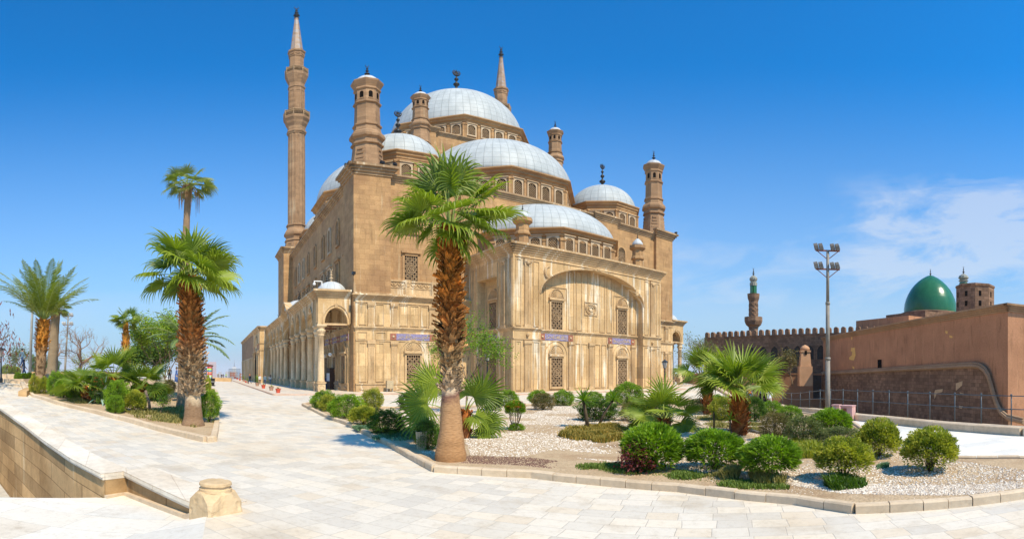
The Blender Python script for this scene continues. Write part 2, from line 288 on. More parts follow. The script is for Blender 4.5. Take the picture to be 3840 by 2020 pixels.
# ------------------------------------------------------------ mesh builder
def tag(o, label=None, cat=None, group=None, kind=None):
    if label: o['label'] = label
    if cat: o['category'] = cat
    if group: o['group'] = group
    if kind: o['kind'] = kind
    return o
def empty(name, loc, rz=0, label=None, cat=None, group=None):
    o = bpy.data.objects.new(name, None); COL.objects.link(o); o.location = loc; o.rotation_euler = (0, 0, rz); o.empty_display_size = .2
    return tag(o, label, cat, group)
class MB:
    def __init__(s, m=None): s.v = []; s.f = []; s.mi = []; s.sm = []; s.m = m; s.t = []; s.tint = .5
    def add(s, vs, fs, mi=0, sm=False):
        n = len(s.v)
        for p in vs:
            p = Vector(p); s.v.append(s.m @ p if s.m else p)
        s.t += [s.tint] * len(vs)
        for f in fs: s.f.append([n + i for i in f]); s.mi.append(mi); s.sm.append(sm)
        return s
    def box(s, x0, x1, y0, y1, z0, z1, mi=0):
        return s.add([(x, y, z) for z in (z0, z1) for x, y in ((x0, y0), (x1, y0), (x1, y1), (x0, y1))], [(3, 2, 1, 0), (4, 5, 6, 7), (0, 1, 5, 4), (1, 2, 6, 5), (2, 3, 7, 6), (3, 0, 4, 7)], mi)
    def prism(s, poly, z0, z1, mi=0):
        n = len(poly); return s.add([(x, y, z0) for x, y in poly] + [(x, y, z1) for x, y in poly], [tuple(range(n))[::-1], tuple(range(n, 2 * n))] + [(i, (i + 1) % n, n + (i + 1) % n, n + i) for i in range(n)], mi)
    def ext(s, poly, y0, y1, mi=0):      # polygon in (x,z), extruded along y
        n = len(poly); return s.add([(x, y0, z) for x, z in poly] + [(x, y1, z) for x, z in poly], [tuple(range(n)), tuple(range(n, 2 * n))[::-1]] + [(i, (i + 1) % n, n + (i + 1) % n, n + i) for i in range(n)], mi)
    def lathe(s, prof, n=8, cx=0, cy=0, ap=True, sm=False, mi=0, rot=None, a0=0, a1=2 * pi, flute=0):
        k = 1 / cos(pi / n) if ap else 1
        if rot is None: rot = pi / n
        full = abs(a1 - a0 - 2 * pi) < 1e-6; m = n if full else n + 1
        vs = []
        for r, z in prof:
            for i in range(m):
                a = rot + a0 + (a1 - a0) * i / n; q = r * k * (1 - (flute if i % 2 else 0)); vs.append((cx + q * cos(a), cy + q * sin(a), z))
        fs = []
        for j in range(len(prof) - 1):
            for i in range(n if full else n):
                i2 = (i + 1) % m
                fs.append((j * m + i, j * m + i2, (j + 1) * m + i2, (j + 1) * m + i))
        if prof[0][0] > .002: fs.append(tuple(range(m))[::-1])
        if prof[-1][0] > .002: fs.append(tuple((len(prof) - 1) * m + i for i in range(m)))
        return s.add(vs, fs, mi, sm)
    def tube(s, pts, rad, n=6, mi=0, sm=True, caps=True):
        pts = [Vector(p) for p in pts]; vs = []; fs = []
        if isinstance(rad, (int, float)): rad = [rad] * len(pts)
        up = None
        for i, p in enumerate(pts):
            d = (pts[min(i + 1, len(pts) - 1)] - pts[max(i - 1, 0)]).normalized()
            if up is None: up = d.orthogonal().normalized()
            up = (up - d * up.dot(d)).normalized(); sd = d.cross(up)
            for k in range(n):
                a = 2 * pi * k / n; vs.append(p + (up * cos(a) + sd * sin(a)) * rad[i])
        for i in range(len(pts) - 1):
            for k in range(n): fs.append((i * n + k, i * n + (k + 1) % n, (i + 1) * n + (k + 1) % n, (i + 1) * n + k))
        if caps: fs += [tuple(range(n))[::-1], tuple((len(pts) - 1) * n + k for k in range(n))]
        return s.add(vs, fs, mi, sm)
    def ball(s, c, r, n=12, mi=0, sz=1):
        pr = [(max(r * sin(pi * i / (n // 2 + 2)), .0005), c[2] - r * sz * cos(pi * i / (n // 2 + 2))) for i in range(n // 2 + 3)]
        return s.lathe(pr, n, c[0], c[1], False, True, mi)
    def build(s, name, mats, parent=None, loc=(0, 0, 0), norm=True, tint=False):
        me = bpy.data.meshes.new(name); l = Vector(loc)
        me.from_pydata([tuple(p - l) for p in s.v] if l.length else [tuple(p) for p in s.v], [], s.f)
        if isinstance(mats, str): mats = [mats]
        for k in mats: me.materials.append(MATS[k])
        me.polygons.foreach_set('material_index', s.mi); me.polygons.foreach_set('use_smooth', s.sm)
        if norm:
            b = bmesh.new(); b.from_mesh(me); bmesh.ops.recalc_face_normals(b, faces=b.faces); b.to_mesh(me); b.free()
        if tint:
            a = me.attributes.new('tint', 'FLOAT', 'POINT'); a.data.foreach_set('value', s.t)
        o = bpy.data.objects.new(name, me); COL.objects.link(o); o.location = loc
        if parent is not None: o.parent = parent
        return o
def meshcopy(o, parent=None):
    c = o.copy(); COL.objects.link(c); c.parent = parent; return c
def copy_tree(o, parent=None):
    c = o.copy(); COL.objects.link(c); c.parent = parent
    for ch in list(o.children): copy_tree(ch, c)
    return c
def inpoly(x, y, poly):
    r = False; n = len(poly); j = n - 1
    for i in range(n):
        xi, yi = poly[i][0], poly[i][1]; xj, yj = poly[j][0], poly[j][1]
        if (yi > y) != (yj > y) and x < (xj - xi) * (y - yi) / (yj - yi) + xi: r = not r
        j = i
    return r
def sheet(name, outline, mat, dz=0, holes=(), step=3.0, zf=None, kind='structure', parent=None):
    zf = zf or gz; pts = []; edges = []
    def ring(poly):
        s = len(pts); q = []
        for i in range(len(poly)):
            a = Vector(poly[i][:2]); b = Vector(poly[(i + 1) % len(poly)][:2]); n = max(1, int((b - a).length / step))
            q += [a.lerp(b, k / n) for k in range(n)]
        pts.extend(q); edges.extend([(s + i, s + (i + 1) % len(q)) for i in range(len(q))])
    ring(outline)
    for h in holes: ring(h)
    xs = [p[0] for p in outline]; ys = [p[1] for p in outline]
    x = min(xs) + step / 2
    while x < max(xs):
        y = min(ys) + step / 2
        while y < max(ys):
            if inpoly(x, y, outline) and not any(inpoly(x, y, h) for h in holes): pts.append(Vector((x + .01 * sin(y), y + .01 * cos(x * 3))))
            y += step
        x += step
    r = geometry.delaunay_2d_cdt(pts, edges, [], 0, 1e-4)
    vs = [(p.x, p.y, zf(p.x, p.y) + dz) for p in r[0]]; fs = []
    for f in r[2]:
        c = sum((r[0][i] for i in f), Vector((0, 0))) / len(f)
        if inpoly(c.x, c.y, outline) and not any(inpoly(c.x, c.y, h) for h in holes): fs.append(list(f))
    m = MB(); m.add(vs, fs, 0, True); o = m.build(name, mat, parent, norm=False)
    for p in o.data.polygons:
        if p.normal.z < 0: p.flip()
    if kind: o['kind'] = kind
    return o
# ============================================================ THE MOSQUE (local frame: x = along the sunlit front, y = depth, z up)
mosque = empty('mosque', (MC.x, MC.y, 0), PSI, 'huge sandstone mosque with silvery domes and two slender minarets, filling the middle of the photo', 'mosque')
def part(mb, name, mats, parent=None, loc=(0, 0, 0)):
    p = parent or mosque
    l = Vector(loc)
    o = mb.build(name, mats, p, loc)
    if p is not mosque: o.location = Vector(loc) - p.location if p.parent is mosque else l
    return o
def frontm(v): return Matrix(((1, 0, 0, 0), (0, -1, 0, v), (0, 0, 1, 0), (0, 0, 0, 1)))       # (a,out,z) -> x=a, y=v-out
def leftm(u): return Matrix(((0, -1, 0, u), (1, 0, 0, 0), (0, 0, 1, 0), (0, 0, 0, 1)))          # (a,out,z) -> x=u-out, y=a
def rightm(u): return Matrix(((0, 1, 0, u), (1, 0, 0, 0), (0, 0, 1, 0), (0, 0, 0, 1)))
def facem(cx, cy, ang, ap):           # facet with outward angle ang at apothem ap; a runs along the facet
    o = Vector((cos(ang), sin(ang))); a = Vector((-sin(ang), cos(ang)))
    return Matrix(((a.x, o.x, 0, cx + o.x * ap), (a.y, o.y, 0, cy + o.y * ap), (0, 0, 1, 0), (0, 0, 0, 1)))
def archpts(x0, x1, z, rise, n=14, pointed=0):
    c = (x0 + x1) / 2; h = (x1 - x0) / 2; r = []
    for i in range(n + 1):
        t = pi - pi * i / n; x = cos(t); zz = sin(t)
        if pointed: zz = zz * (1 - pointed) + pointed * (1 - abs(x)) ** .8
        r.append((c + h * x, z + rise * zz))
    return r
def cornice(mb, x0, x1, z0, z1, out, e0=1, e1=1, steps=4):
    for i in range(steps):
        f = ((i + 1) / steps) ** 1.3 * out; a = z0 + (z1 - z0) * i / steps; b = z0 + (z1 - z0) * (i + 1) / steps
        mb.box(x0 - f * e0, x1 + f * e1, -.06, f, a, b + (0 if i == steps - 1 else -.004))
def window(parent, mat4, a, z0, z1, w, style='lattice', fan=False, frame='pale_frame', fw=.2, name='window'):
    m = MB(mat4); x0, x1 = a - w / 2, a + w / 2; h = z1 - z0
    arched = style in ('arch', 'small')
    rise = w * (.5 if style == 'arch' else .38) if arched else 0
    zs = z1 - rise
    def top(x):
        if not arched: return z1
        t = max(0, 1 - ((x - a) / (w / 2)) ** 2); return zs + rise * sqrt(t)
    # frame
    m.box(x0 - fw, x0, -.05, .16, z0 - fw, zs, 0); m.box(x1, x1 + fw, -.05, .16, z0 - fw, zs, 0); m.box(x0, x1, -.05, .2, z0 - fw, z0, 0)
    if arched:
        inn = archpts(x0, x1, zs, rise, 10)
        out = [(x1 + fw, zs), (x1 + fw, z1 + fw), (x0 - fw, z1 + fw), (x0 - fw, zs)] if style == 'small' else archpts(x0 - fw, x1 + fw, zs, rise + fw, 10)[::-1]
        m.ext(inn + out, -.05, .16, 0)
        m.box(x0 - fw - .12, x1 + fw + .12, .0, .28, z1 + fw + .02, z1 + fw + .14, 0) if style == 'small' else None
    else:
        m.box(x0, x1, -.05, .16, z1, z1 + fw, 0); m.box(x0 - fw - .1, x1 + fw + .1, -.04, .3, z1 + fw + .003, z1 + fw + .2, 0)
    if arched: m.ext([(x0, z0), (x1, z0)] + archpts(x0, x1, zs, rise, 10)[::-1], .01, .03, 1)
    else: m.ext([(x0, z0), (x1, z0), (x1, z1), (x0, z1)], .01, .03, 1)
    # carved stone grille
    bw = .055
    if style in ('lattice', 'arch'):
        nx = 6; nz = max(4, int(h / w * nx))
        for i in range(nx + 1):
            x = x0 + w * i / nx; m.box(max(x0, x - bw / 2), min(x1, x + bw / 2), .035, .10, z0, top(min(x1 - .02, max(x0 + .02, x))) - .01, 2)
        for j in range(nz + 1):
            z = z0 + h * j / nz
            if arched and z > zs: continue
            m.box(x0, x1, .033, .095, max(z0, z - bw / 2), min(z1, z + bw / 2), 2)
        for j in range(nz):
            for i in range(nx):
                if (i + j) % 2 == 0 and z0 + h * (j + 1) / nz < zs:
                    cx_ = x0 + w * (i + .5) / nx; cz_ = z0 + h * (j + .5) / nz; q = w / nx * .30
                    m.ext([(cx_ - q, cz_), (cx_, cz_ - q), (cx_ + q, cz_), (cx_, cz_ + q)], .03, .085, 2)
        if h > 2:
            c = (z0 + min(z1, zs)) / 2
            for r_ in (w * .36, w * .22, w * .09):
                pts = [(a + r_ * cos(t * pi / 7), .11, c + r_ * sin(t * pi / 7)) for t in range(15)]; m.tube(pts, .05, 4, 2, False)
    else:
        n = 5
        for s in (1, -1):
            for i in range(-n, n + 3):
                p = []
                for k in range(9):
                    x = x0 + w * k / 8; z = z0 + (h * i / n) * .8 + s * (x - a) * 1.2 + h * .2
                    if z0 < z < top(x) - .02: p.append((x, .05, z))
                if len(p) > 1: m.tube(p, .045, 3, 2, False)
    if fan:      # shell hood above the window
        zb = z1 + fw + (.2 if not arched else 0); R = w / 2 + fw; 
        m.ext([(a - R, zb)] + archpts(a - R, a + R, zb, R * 1.05, 12) + [(a + R, zb)], .0, .06, 0)
        for i in range(13):
            t = pi * i / 12; m.tube([(a + .12 * R * cos(t), .07, zb + .05 + .12 * R * sin(t)), (a + .86 * R * cos(t), .10, zb + .05 + .9 * R * sin(t))], [.015, .05], 4, 0, False)
        pts = [(x, .1, z) for x, z in archpts(a - R, a + R, zb, R * 1.08, 14)]; m.tube(pts, .06, 5, 0, False)
        m.box(a - R - .1, a + R + .1, .02, .2, zb - .08, zb + .02, 0)
    return part(m, name, [frame, 'dark_void', 'grille_stone'], parent)
def finial(mb, cx, cy, z0, h, star=False, thin=1.0):
    k = h
    pr = [(.0, 0), (.10, .0), (.13, .02), (.06, .08), (.05, .14), (.15, .22), (.15, .26), (.04, .33), (.035, .38), (.10, .45), (.10, .48), (.03, .54), (.028, .58), (.07, .63), (.07, .66), (.02, .71), (.018, .78), (.0, .79)]
    mb.lathe([(max(.001, r * k * thin), z0 + z * k) for r, z in pr], 12, cx, cy, False, True)
    R = .10 * k; c = z0 + .88 * k
    pts = [(cx + R * cos(t), cy, c + R * sin(t)) for t in [radians(115 + 310 * i / 16) for i in range(17)]]
    mb.tube(pts, [max(.004, .03 * k * (1 - abs(i - 8) / 9)) for i in range(17)], 5)
    if star:
        for i in range(8):
            t = i * pi / 4; mb.tube([(cx, cy, c), (cx + R * 1.1 * cos(t), cy, c + R * 1.1 * sin(t))], [.025 * k, .006 * k], 4)
def dome(name, cx, cy, z, R, b, mat='lead_dome', parent=None, n=64, rows=18, a0=0, a1=2 * pi):
    m = MB(); m.lathe([(max(.002, R * cos(pi / 2 * i / rows)), z + b * sin(pi / 2 * i / rows)) for i in range(rows + 1)], n, cx, cy, False, True, 0, 0, a0, a1)
    return part(m, name, mat, parent, (cx, cy, z))
def ocornice(mb, ap, z0, z1, out, cx, cy, n=8):
    mb.lathe([(ap - .3, z0 - .002), (ap + out * .15, z0), (ap + out * .22, z0 + (z1 - z0) * .3), (ap + out * .55, z0 + (z1 - z0) * .42), (ap + out * .6, z0 + (z1 - z0) * .65), (ap + out, z0 + (z1 - z0) * .85), (ap + out, z1), (ap - .6, z1 + .05)], n, cx, cy)

# ---- great hall walls
m = MB()
m.box(-24.0, 24.0, -24.0, 24.0, -.3, 23.0)
m.box(-24.5, -20.5, -24.5, -20.4, -.3, 23.3); m.box(20.5, 24.5, -24.5, -20.4, -.3, 23.3)      # corner piers
m.box(-25.6, -20, 17.3, 24.6, -.3, 24.3); m.box(20, 24.7, 18, 24.6, -.3, 23.3)
m.box(8.0, 12.2, -24.35, -23.9, 10, 23.4); m.box(-12.2, -8.0, -24.35, -23.9, 10, 23.4)
m.box(-23.2, 23.2, -23.2, 23.2, 23.0, 23.95)
hall = part(m, 'hall_wall', 'sandstone')
m = MB(frontm(-24.0)); cornice(m, 12.2, 20.5, 22.9, 23.75, .5, 0, 0); cornice(m, -20.5, -12.2, 22.9, 23.75, .5, 0, 0); cornice(m, -8, 8, 23.1, 24.0, .5, 0, 0)
m.m = frontm(-24.35); cornice(m, 8, 12.2, 23.3, 24.25, .5); cornice(m, -12.2, -8, 23.3, 24.25, .5)
m.m = frontm(-24.5); cornice(m, -24.5, -20.5, 23.25, 24.4, .7); cornice(m, 20.5, 24.5, 23.25, 24.4, .7)
m.m = leftm(-24.5); cornice(m, -24.5, -20.4, 23.251, 24.401, .7)
m.m = leftm(-24.0); cornice(m, -20.4, 17.3, 22.9, 23.75, .55, 0, 0)
m.m = leftm(-25.6); cornice(m, 17.3, 24.6, 24.2, 25.3, .6)
m.m = frontm(17.3); cornice(m, -25.6, -21, 24.201, 25.301, .6, 1, 0)
m.m = rightm(24.5); cornice(m, -24.5, -20.4, 23.252, 24.402, .7)
part(m, 'wall_cornice', 'weathered_trim', hall)
for v in (-20.1, -16.2, -12.1, -8.4, -3.3, 1.8, 5.8, 9.7, 13.3):
    window(hall, leftm(-24.0), v, 17.3, 20.3, 1.15, 'arch', frame='pale_frame' if v in (-12.1, 5.8, 9.7) else 'sandstone', fw=.28)
    window(hall, leftm(-24.0), v, 11.5, 15.0, 1.35, 'lattice', frame='pale_frame' if v in (-8.4, -12.1) else 'sandstone', fw=.25)
F0 = frontm(-24.0)
window(hall, F0, -18.05, 11.7, 14.6, 1.5, 'lattice', frame='sandstone', fw=.27)
window(hall, F0, -18.0, 17.35, 20.1, 1.35, 'arch', frame='sandstone', fw=.28)
window(hall, F0, 17.1, 17.3, 20.1, 1.35, 'arch', frame='sandstone', fw=.28); window(hall, F0, 13.3, 17.3, 20.1, 1.35, 'arch', frame='sandstone', fw=.28)
window(hall, F0, -13.0, 14.9, 17.0, 1.1, 'arch', frame='pale_frame', fw=.35)

# ---- alabaster cladding of the lower storey
def pilaster(mb, a, w, z0, z1, out=.14, flutes=True):
    mb.box(a - w / 2, a + w / 2, -.02, out, z0 + .25, z1 - .45)
    mb.box(a - w / 2 - .05, a + w / 2 + .05, -.02, out + .06, z0, z0 + .247); mb.box(a - w / 2 - .04, a + w / 2 + .04, -.02, out + .05, z1 - .447, z1 - .3); mb.box(a - w / 2 - .1, a + w / 2 + .1, -.02, out + .12, z1 - .297, z1)
    if flutes:
        for i in range(4):
            x = a - w * .36 + w * .24 * i; mb.box(x - w * .035, x + w * .035, out - .01, out + .045, z0 + .4, z1 - .6)
def panel(mb, a0, a1, z0, z1, o=.0):
    for q in ((a0, a0 + .07, z0, z1), (a1 - .07, a1, z0, z1), (a0 + .07, a1 - .07, z0, z0 + .07), (a0 + .07, a1 - .07, z1 - .07, z1)): mb.box(q[0], q[1], o - .02, o + .075, q[2], q[3])
def plinth(mb, a0, a1, z1=.95, step=2.6):
    mb.box(a0, a1, -.02, .12, -.3, z1 - .12); mb.box(a0 - .02, a1 + .02, -.02, .2, z1 - .117, z1)
    x = a0 + .2; 
    while x + step < a1 + .3:
        c = x + step / 2 - .15; w = step / 2 - .3
        mb.ext([(c - w, .38), (c, .12), (c + w, .38), (c, .64)], .1, .19); x += step
def textband(parent, mat4, a0, a1, z0, z1, o=.05):
    m = MB(mat4)
    m.box(a0, a1, -.02, o, z0, z1, 0)
    w = z1 - z0
    for x in (a0, a1 - w): m.box(x, x + w, o - .01, o + .03, z0 + .001, z1 - .001, 1); m.ball((x + w / 2, o + .03, (z0 + z1) / 2), w * .2, 8, 2)
    rnd = random.Random(int(a0 * 10)); x = a0 + w + .12
    while x < a1 - w - .2:
        h = rnd.uniform(.12, .3); zc = (z0 + z1) / 2 + rnd.uniform(-.07, .05); k = rnd.random()
        p = [(x, o + .02, zc + h * .5), (x + .04, o + .02, zc - h * .3), (x + .12, o + .02, zc - h * .45), (x + .2, o + .02, zc - h * .1), (x + .17, o + .02, zc + h * .25)] if k < .6 else [(x, o + .02, zc - .1), (x + .13, o + .02, zc - .17), (x + .27, o + .02, zc - .08), (x + .25, o + .02, zc + .05)]
        m.tube(p, .024, 4, 2, False)
        if rnd.random() < .45: m.box(x + .1, x + .15, o + .005, o + .04, zc + .02, zc + .28, 2)
        x += rnd.uniform(.16, .27)
    return part(m, 'inscription_band', ['blue_tile', 'red_tile', 'gold_letters'], parent)
def cladding(name, mat4, a0, a1, wins, pils, bands, panels, corner_left=None, frieze=True, mir=False):
    m = MB(mat4); m.box(a0, a1, -.25, .5, -.3, 9.6)
    b = part(m, name, 'alabaster')
    m = MB(mat4 @ Matrix.Translation((0, .5, 0)))
    plinth(m, a0, a1)
    cornice(m, a0, a1, 9.55, 10.05, .42, 1, 0); m.box(a0, a1, -.02, .09, 9.2, 9.3)
    cornice(m, a0, a1, 6.35, 6.73, .2, 1, 0, 3); m.box(a0, a1, -.02, .07, 5.25, 5.35)
    for p in pils: pilaster(m, p, .66, .96, 5.25); pilaster(m, p, .66, 6.75, 9.2)
    for (x0, x1, z0, z1) in panels: panel(m, x0, x1, z0, z1)
    part(m, 'cladding_trim', 'alabaster_trim', b)
    if frieze:
        m = MB(mat4); m.box(a0, a1, -.2, .18, 10.0, 11.62); m.box(a0, a1, -.2, .3, 11.623, 11.78); m.box(a0, a1, -.2, .42, 10.053, 10.25); m.box(a0, a1, .1, .24, 10.95, 11.02)
        x = a0 + .45; i = 0
        while x < a1 - .3:
            r = .33
            if i % 4 == 3:
                m.box(x - .3, x + .3, -.1, .32, 10.26, 11.85)
                for s in (.22,): m.tube([(x + s * cos(t * pi / 5), .34, 11.35 + s * sin(t * pi / 5)) for t in range(11)], .04, 4)
            else:
                m.tube([(x + r * cos(pi + pi * t / 8), .22, 11.5 + r * sin(pi + pi * t / 8)) for t in range(9)], .055, 5)
                m.ball((x, .2, 11.38), .12, 8)
            x += .76; i += 1
        part(m, 'frieze', 'alabaster_trim', b)
    for w in wins: window(b, mat4 @ Matrix.Translation((0, .5, 0)), w, .95, 3.85, 1.55, 'lattice', True, 'alabaster_trim')
    for w in wins:
        mm = MB(mat4 @ Matrix.Translation((0, .5, 0)))
        mm.tube([(w - 1.45, .02, .96)] + [(x, .02, z) for x, z in archpts(w - 1.45, w + 1.45, 3.9, 1.55, 16)] + [(w + 1.45, .02, .96)], .07, 5, 0, False)
        part(mm, 'arch_moulding', 'alabaster_trim', b)
    for (x0, x1) in bands: textband(b, mat4 @ Matrix.Translation((0, .5, 0)), x0, x1, 5.42, 6.08)
    return b
F24 = frontm(-24.1)
up = lambda x0, x1: (x0, x1, 6.9, 9.1); lo = lambda x0, x1: (x0, x1, 1.1, 5.1)
cladding('front_cladding', F24, -24.33, -11.0, [-18.05], [-22.7, -20.2, -15.9], [(-20.6, -15.5)],
    [up(-24.0, -23.2), up(-22.2, -21.3), up(-19.6, -18.6), up(-18.4, -17.4), up(-17.2, -16.4), up(-15.4, -14.4), up(-14.2, -13.2), up(-13, -12), lo(-24.0, -23.2), lo(-22.2, -21.3), lo(-15.2, -14.2), lo(-14.0, -13), (-24.1, -23.1, 5.4, 6.2), (-22.2, -21.1, 5.4, 6.2)])
cladding('front_cladding', F24, 11.0, 24.4, [17.5], [22.7, 20.2, 15.0], [(14.6, 20.6)], [up(23.2, 24.0), up(21.3, 22.2), lo(23.2, 24.0), lo(21.3, 22.2), up(11.6, 12.6), up(12.8, 13.8), lo(11.6, 12.6), lo(12.8, 13.8)])
# left side wall under the arcade
lw = cladding('side_cladding', leftm(-24.1), -23.0, 17.3, [-21.2, -17.2, -13.2, -9.2, -2.5, 3.8, 7.8, 11.8], [-19.2, -15.2, -11.2, -6.6, 1.8, 5.8, 9.8, 13.8], [(-23, -19), (-18.8, -15.4), (-14.8, -11.4), (-10.8, -7)], [], frieze=False)

# ---- the arched block (apse) on the front
ap = MB(); v0 = -33.0
ap.box(-11.15, -7.75, v0, -24.0, -.4, 13.95)            # left of the great arch (front slab part), side recess cut below
ap_ = ap; ap = MB()
# front: piers + arch head
ap.box(-11.15, -7.75, v0, v0 + 1.0, -.6, 13.95); ap.box(7.75, 11.15, v0, v0 + 1.0, -.6, 13.95)
ap.ext([(-7.75, 13.95), (-7.75, 10.1)] + archpts(-7.75, 7.75, 10.1, 3.35, 28)[1:-1] + [(7.75, 10.1), (7.75, 13.95)], v0, v0 + 1.0)
ap.box(-10.2, 10.2, v0 + .98, -24.0, -.6, 13.9)          # body, whose face is the recessed tympanum
ap.box(-11.15, -10.19, v0 + 1.0, -30.05, -.6, 13.95); ap.box(-11.15, -10.19, -26.1, -24.0, -.6, 13.95); ap.box(-11.15, -10.19, -30.05, -26.1, 11.95, 13.95)
ap.box(10.19, 11.15, v0 + 1.0, -24.0, -.6, 13.95)
apse = part(ap, 'apse_block', 'alabaster')
t = MB(frontm(v0)); cornice(t, -11.15, 11.15, 13.9, 14.95, .6, 1, 1, 5); t.box(-10.9, 10.9, -.02, .08, 13.55, 13.65)
cornice(t, -11.15, -7.75, 6.15, 6.5, .2, 1, 0, 3); cornice(t, 7.75, 11.15, 6.15, 6.5, .2, 0, 1, 3)
t.box(-11.15, -7.75, -.02, .08, 5.3, 5.4); t.box(7.75, 11.15, -.02, .08, 5.3, 5.4)
t.box(-11.15, -7.75, -.02, .1, -.6, .02); t.box(7.75, 11.15, -.02, .1, -.6, .02); t.box(-11.15, -7.75, -.02, .2, .023, .16); t.box(7.75, 11.15, -.02, .2, .023, .16)
for s in (-1, 1):
    for (z0, z1) in ((.16, 5.2), (6.5, 13.4)):
        pilaster(t, s * 9.45, .8, z0, z1)
        for (x0, x1) in ((10.2, 10.85), (8.0, 8.75)): panel(t, min(s * x0, s * x1), max(s * x0, s * x1), z0 + .15, z1 - .05)
    t.ball((s * 9.45, .12, 5.75), .17, 8); panel(t, s * 9.45 - .4, s * 9.45 + .4, 12.65, 13.35, .1); t.ball((s * 9.45, .2, 13.0), .2, 10)
pts = archpts(-7.75, 7.75, 10.1, 3.35, 30); t.tube([(x * 1.012, .03, z) for x, z in pts], .09, 5, 0, False)
# emblems on the spandrels: crescent, shell, star
t.tube([(-6.75 + .5 * cos(radians(a)), .05, 12.35 + .62 * sin(radians(a))) for a in range(75, 300, 18)], [.02 + .15 * sin(pi * i / 12) for i in range(13)], 6)
for i in range(7): t.tube([(0, .06, 13.46), (.6 * cos(pi * i / 6), .1, 13.5 + .28 * sin(pi * i / 6))], [.05, .1], 5)
for i in range(8): t.tube([(6.65, .05, 11.6), (6.65 + .42 * cos(i * pi / 4), .05, 11.6 + .42 * sin(i * pi / 4))], [.12, .07], 5)
# tympanum
t.m = frontm(v0 + .98)
cornice(t, -7.7, 7.7, 6.15, 6.5, .2, 0, 0, 3); t.box(-7.7, 7.7, -.02, .12, -.6, .02); t.box(-7.7, 7.7, -.02, .2, .023, .16)
for a in (-6.95, -3.0, 0, 3.0, 6.95): pilaster(t, a, .68, .16, 5.35)
def zt(a): return 10.1 + 3.35 * sqrt(max(0, 1 - (a / 7.75) ** 2)) - .15
for (a0, a1) in ((-3.3, -2.5), (-2.2, -1.35), (1.35, 2.2), (2.5, 3.3)): panel(t, a0, a1, 6.65, min(zt(a0), zt(a1)))
for s in (-.45, .45): t.box(s - .04, s + .04, -.02, .07, 6.5, 8.4); t.box(s - .04, s + .04, -.02, .07, 10.0, 13.2)
for s in (-1, 1): panel(t, min(s * 6.6, s * 7.5), max(s * 6.6, s * 7.5), 6.65, zt(7.5)); panel(t, s * 5 - 1.45, s * 5 + 1.45, 6.52, 11.15)
for (a0, a1) in ((-2.4, -1.6), (-1.4, -.55), (.55, 1.4), (1.6, 2.4)): panel(t, a0, a1, .35, 5.25)
for s in (-5.0, 5.0): t.tube([(s - 1.5, .02, .2)] + [(x, .02, z) for x, z in archpts(s - 1.5, s + 1.5, 3.8, 1.6, 16)] + [(s + 1.5, .02, .2)], .07, 5, 0, False)
panel(t, -1.0, 1.0, 8.45, 9.95, .02)
for r in (1, .8, .45): t.tube([(.78 * r * cos(k * pi / 10), .06, 9.2 + .58 * r * sin(k * pi / 10)) for k in range(21)], .06, 5, 0, False)
for x in range(6):
    c = -6.2 + 2.5 * x; t.ext([(c - .9, -.3), (c, -.52), (c + .9, -.3), (c, -.08)], .1, .19)
# side of the block
t.m = leftm(-11.15); cornice(t, -33.0, -24.0, 13.901, 14.951, .6, 1, 0, 5); cornice(t, -33.0, -24.0, 6.151, 6.501, .2, 1, 0, 3)
for (z0, z1) in ((.16, 5.2), (6.5, 13.4)):
    pilaster(t, -31.4, .75, z0, z1)
    for (y0, y1) in ((-32.9, -32.4), (-32.2, -31.9), (-30.9, -30.2), (-25.9, -25.3), (-25.1, -24.6)): panel(t, y0, y1, z0 + .1, z1)
t.m = leftm(-10.2); panel(t, -29.6, -26.5, 6.7, 11.3); t.tube([(-28 - 1.5, .02, .2)] + [(x, .02, z) for x, z in archpts(-29.5, -26.5, 3.8, 1.6, 14)] + [(-26.5, .02, .2)], .07, 5, 0, False)
part(t, 'apse_trim', 'alabaster_trim', apse)
TY = frontm(v0 + .98)
for s in (-5.0, 5.0):
    window(apse, TY, s, 6.6, 9.5, 1.5, 'lattice', True, 'alabaster_trim'); window(apse, TY, s, .55, 3.55, 1.5, 'lattice', True, 'alabaster_trim')
window(apse, leftm(-10.2), -28.0, 6.6, 9.5, 1.45, 'lattice', True, 'alabaster_trim'); window(apse, leftm(-10.2), -28.0, .55, 3.55, 1.45, 'lattice', True, 'alabaster_trim')
textband(apse, TY, -7.2, -2.7, 5.42, 6.08); textband(apse, TY, 2.7, 7.2, 5.42, 6.08); textband(apse, leftm(-10.2), -30.0, -26.1, 5.42, 6.08)
# ---- drums and domes
def drum(name, cx, cy, ap_, z0, z1, out, faces, nwin, wz0, wz1, ww, win='small', frame='pale_frame', zc=None):
    zc = zc or z1 - (z1 - z0) * .22
    m = MB(); m.lathe([(ap_, z0), (ap_, zc + .05)], 8, cx, cy); ocornice(m, ap_, zc, z1, out, cx, cy)
    m.lathe([(ap_ + .002, zc - .35), (ap_ + .1, zc - .33), (ap_ + .1, zc - .2), (ap_ + .002, zc - .18)], 8, cx, cy)
    side = ap_ * tan(pi / 8)
    for k in faces:
        m.m = facem(cx, cy, k * pi / 4, ap_)
        for s in (-1, 1): m.box(s * side - .32, s * side + .32, -.3, .16, z0, zc - .36); m.box(s * side - .4, s * side + .4, -.3, .24, zc - .6, zc - .37)
        for i in range(1, nwin): x = -side + 2 * side * i / nwin; m.box(x - .16, x + .16, -.1, .12, z0, zc - .36); m.box(x - .2, x + .2, -.1, .18, zc - .56, zc - .37)
    d = part(m, name, 'sandstone')
    for k in faces:
        for i in range(nwin):
            window(d, facem(cx, cy, k * pi / 4, ap_), -side + 2 * side * (i + .5) / nwin, wz0, wz1, ww, win, frame=frame, fw=.2)
    return d
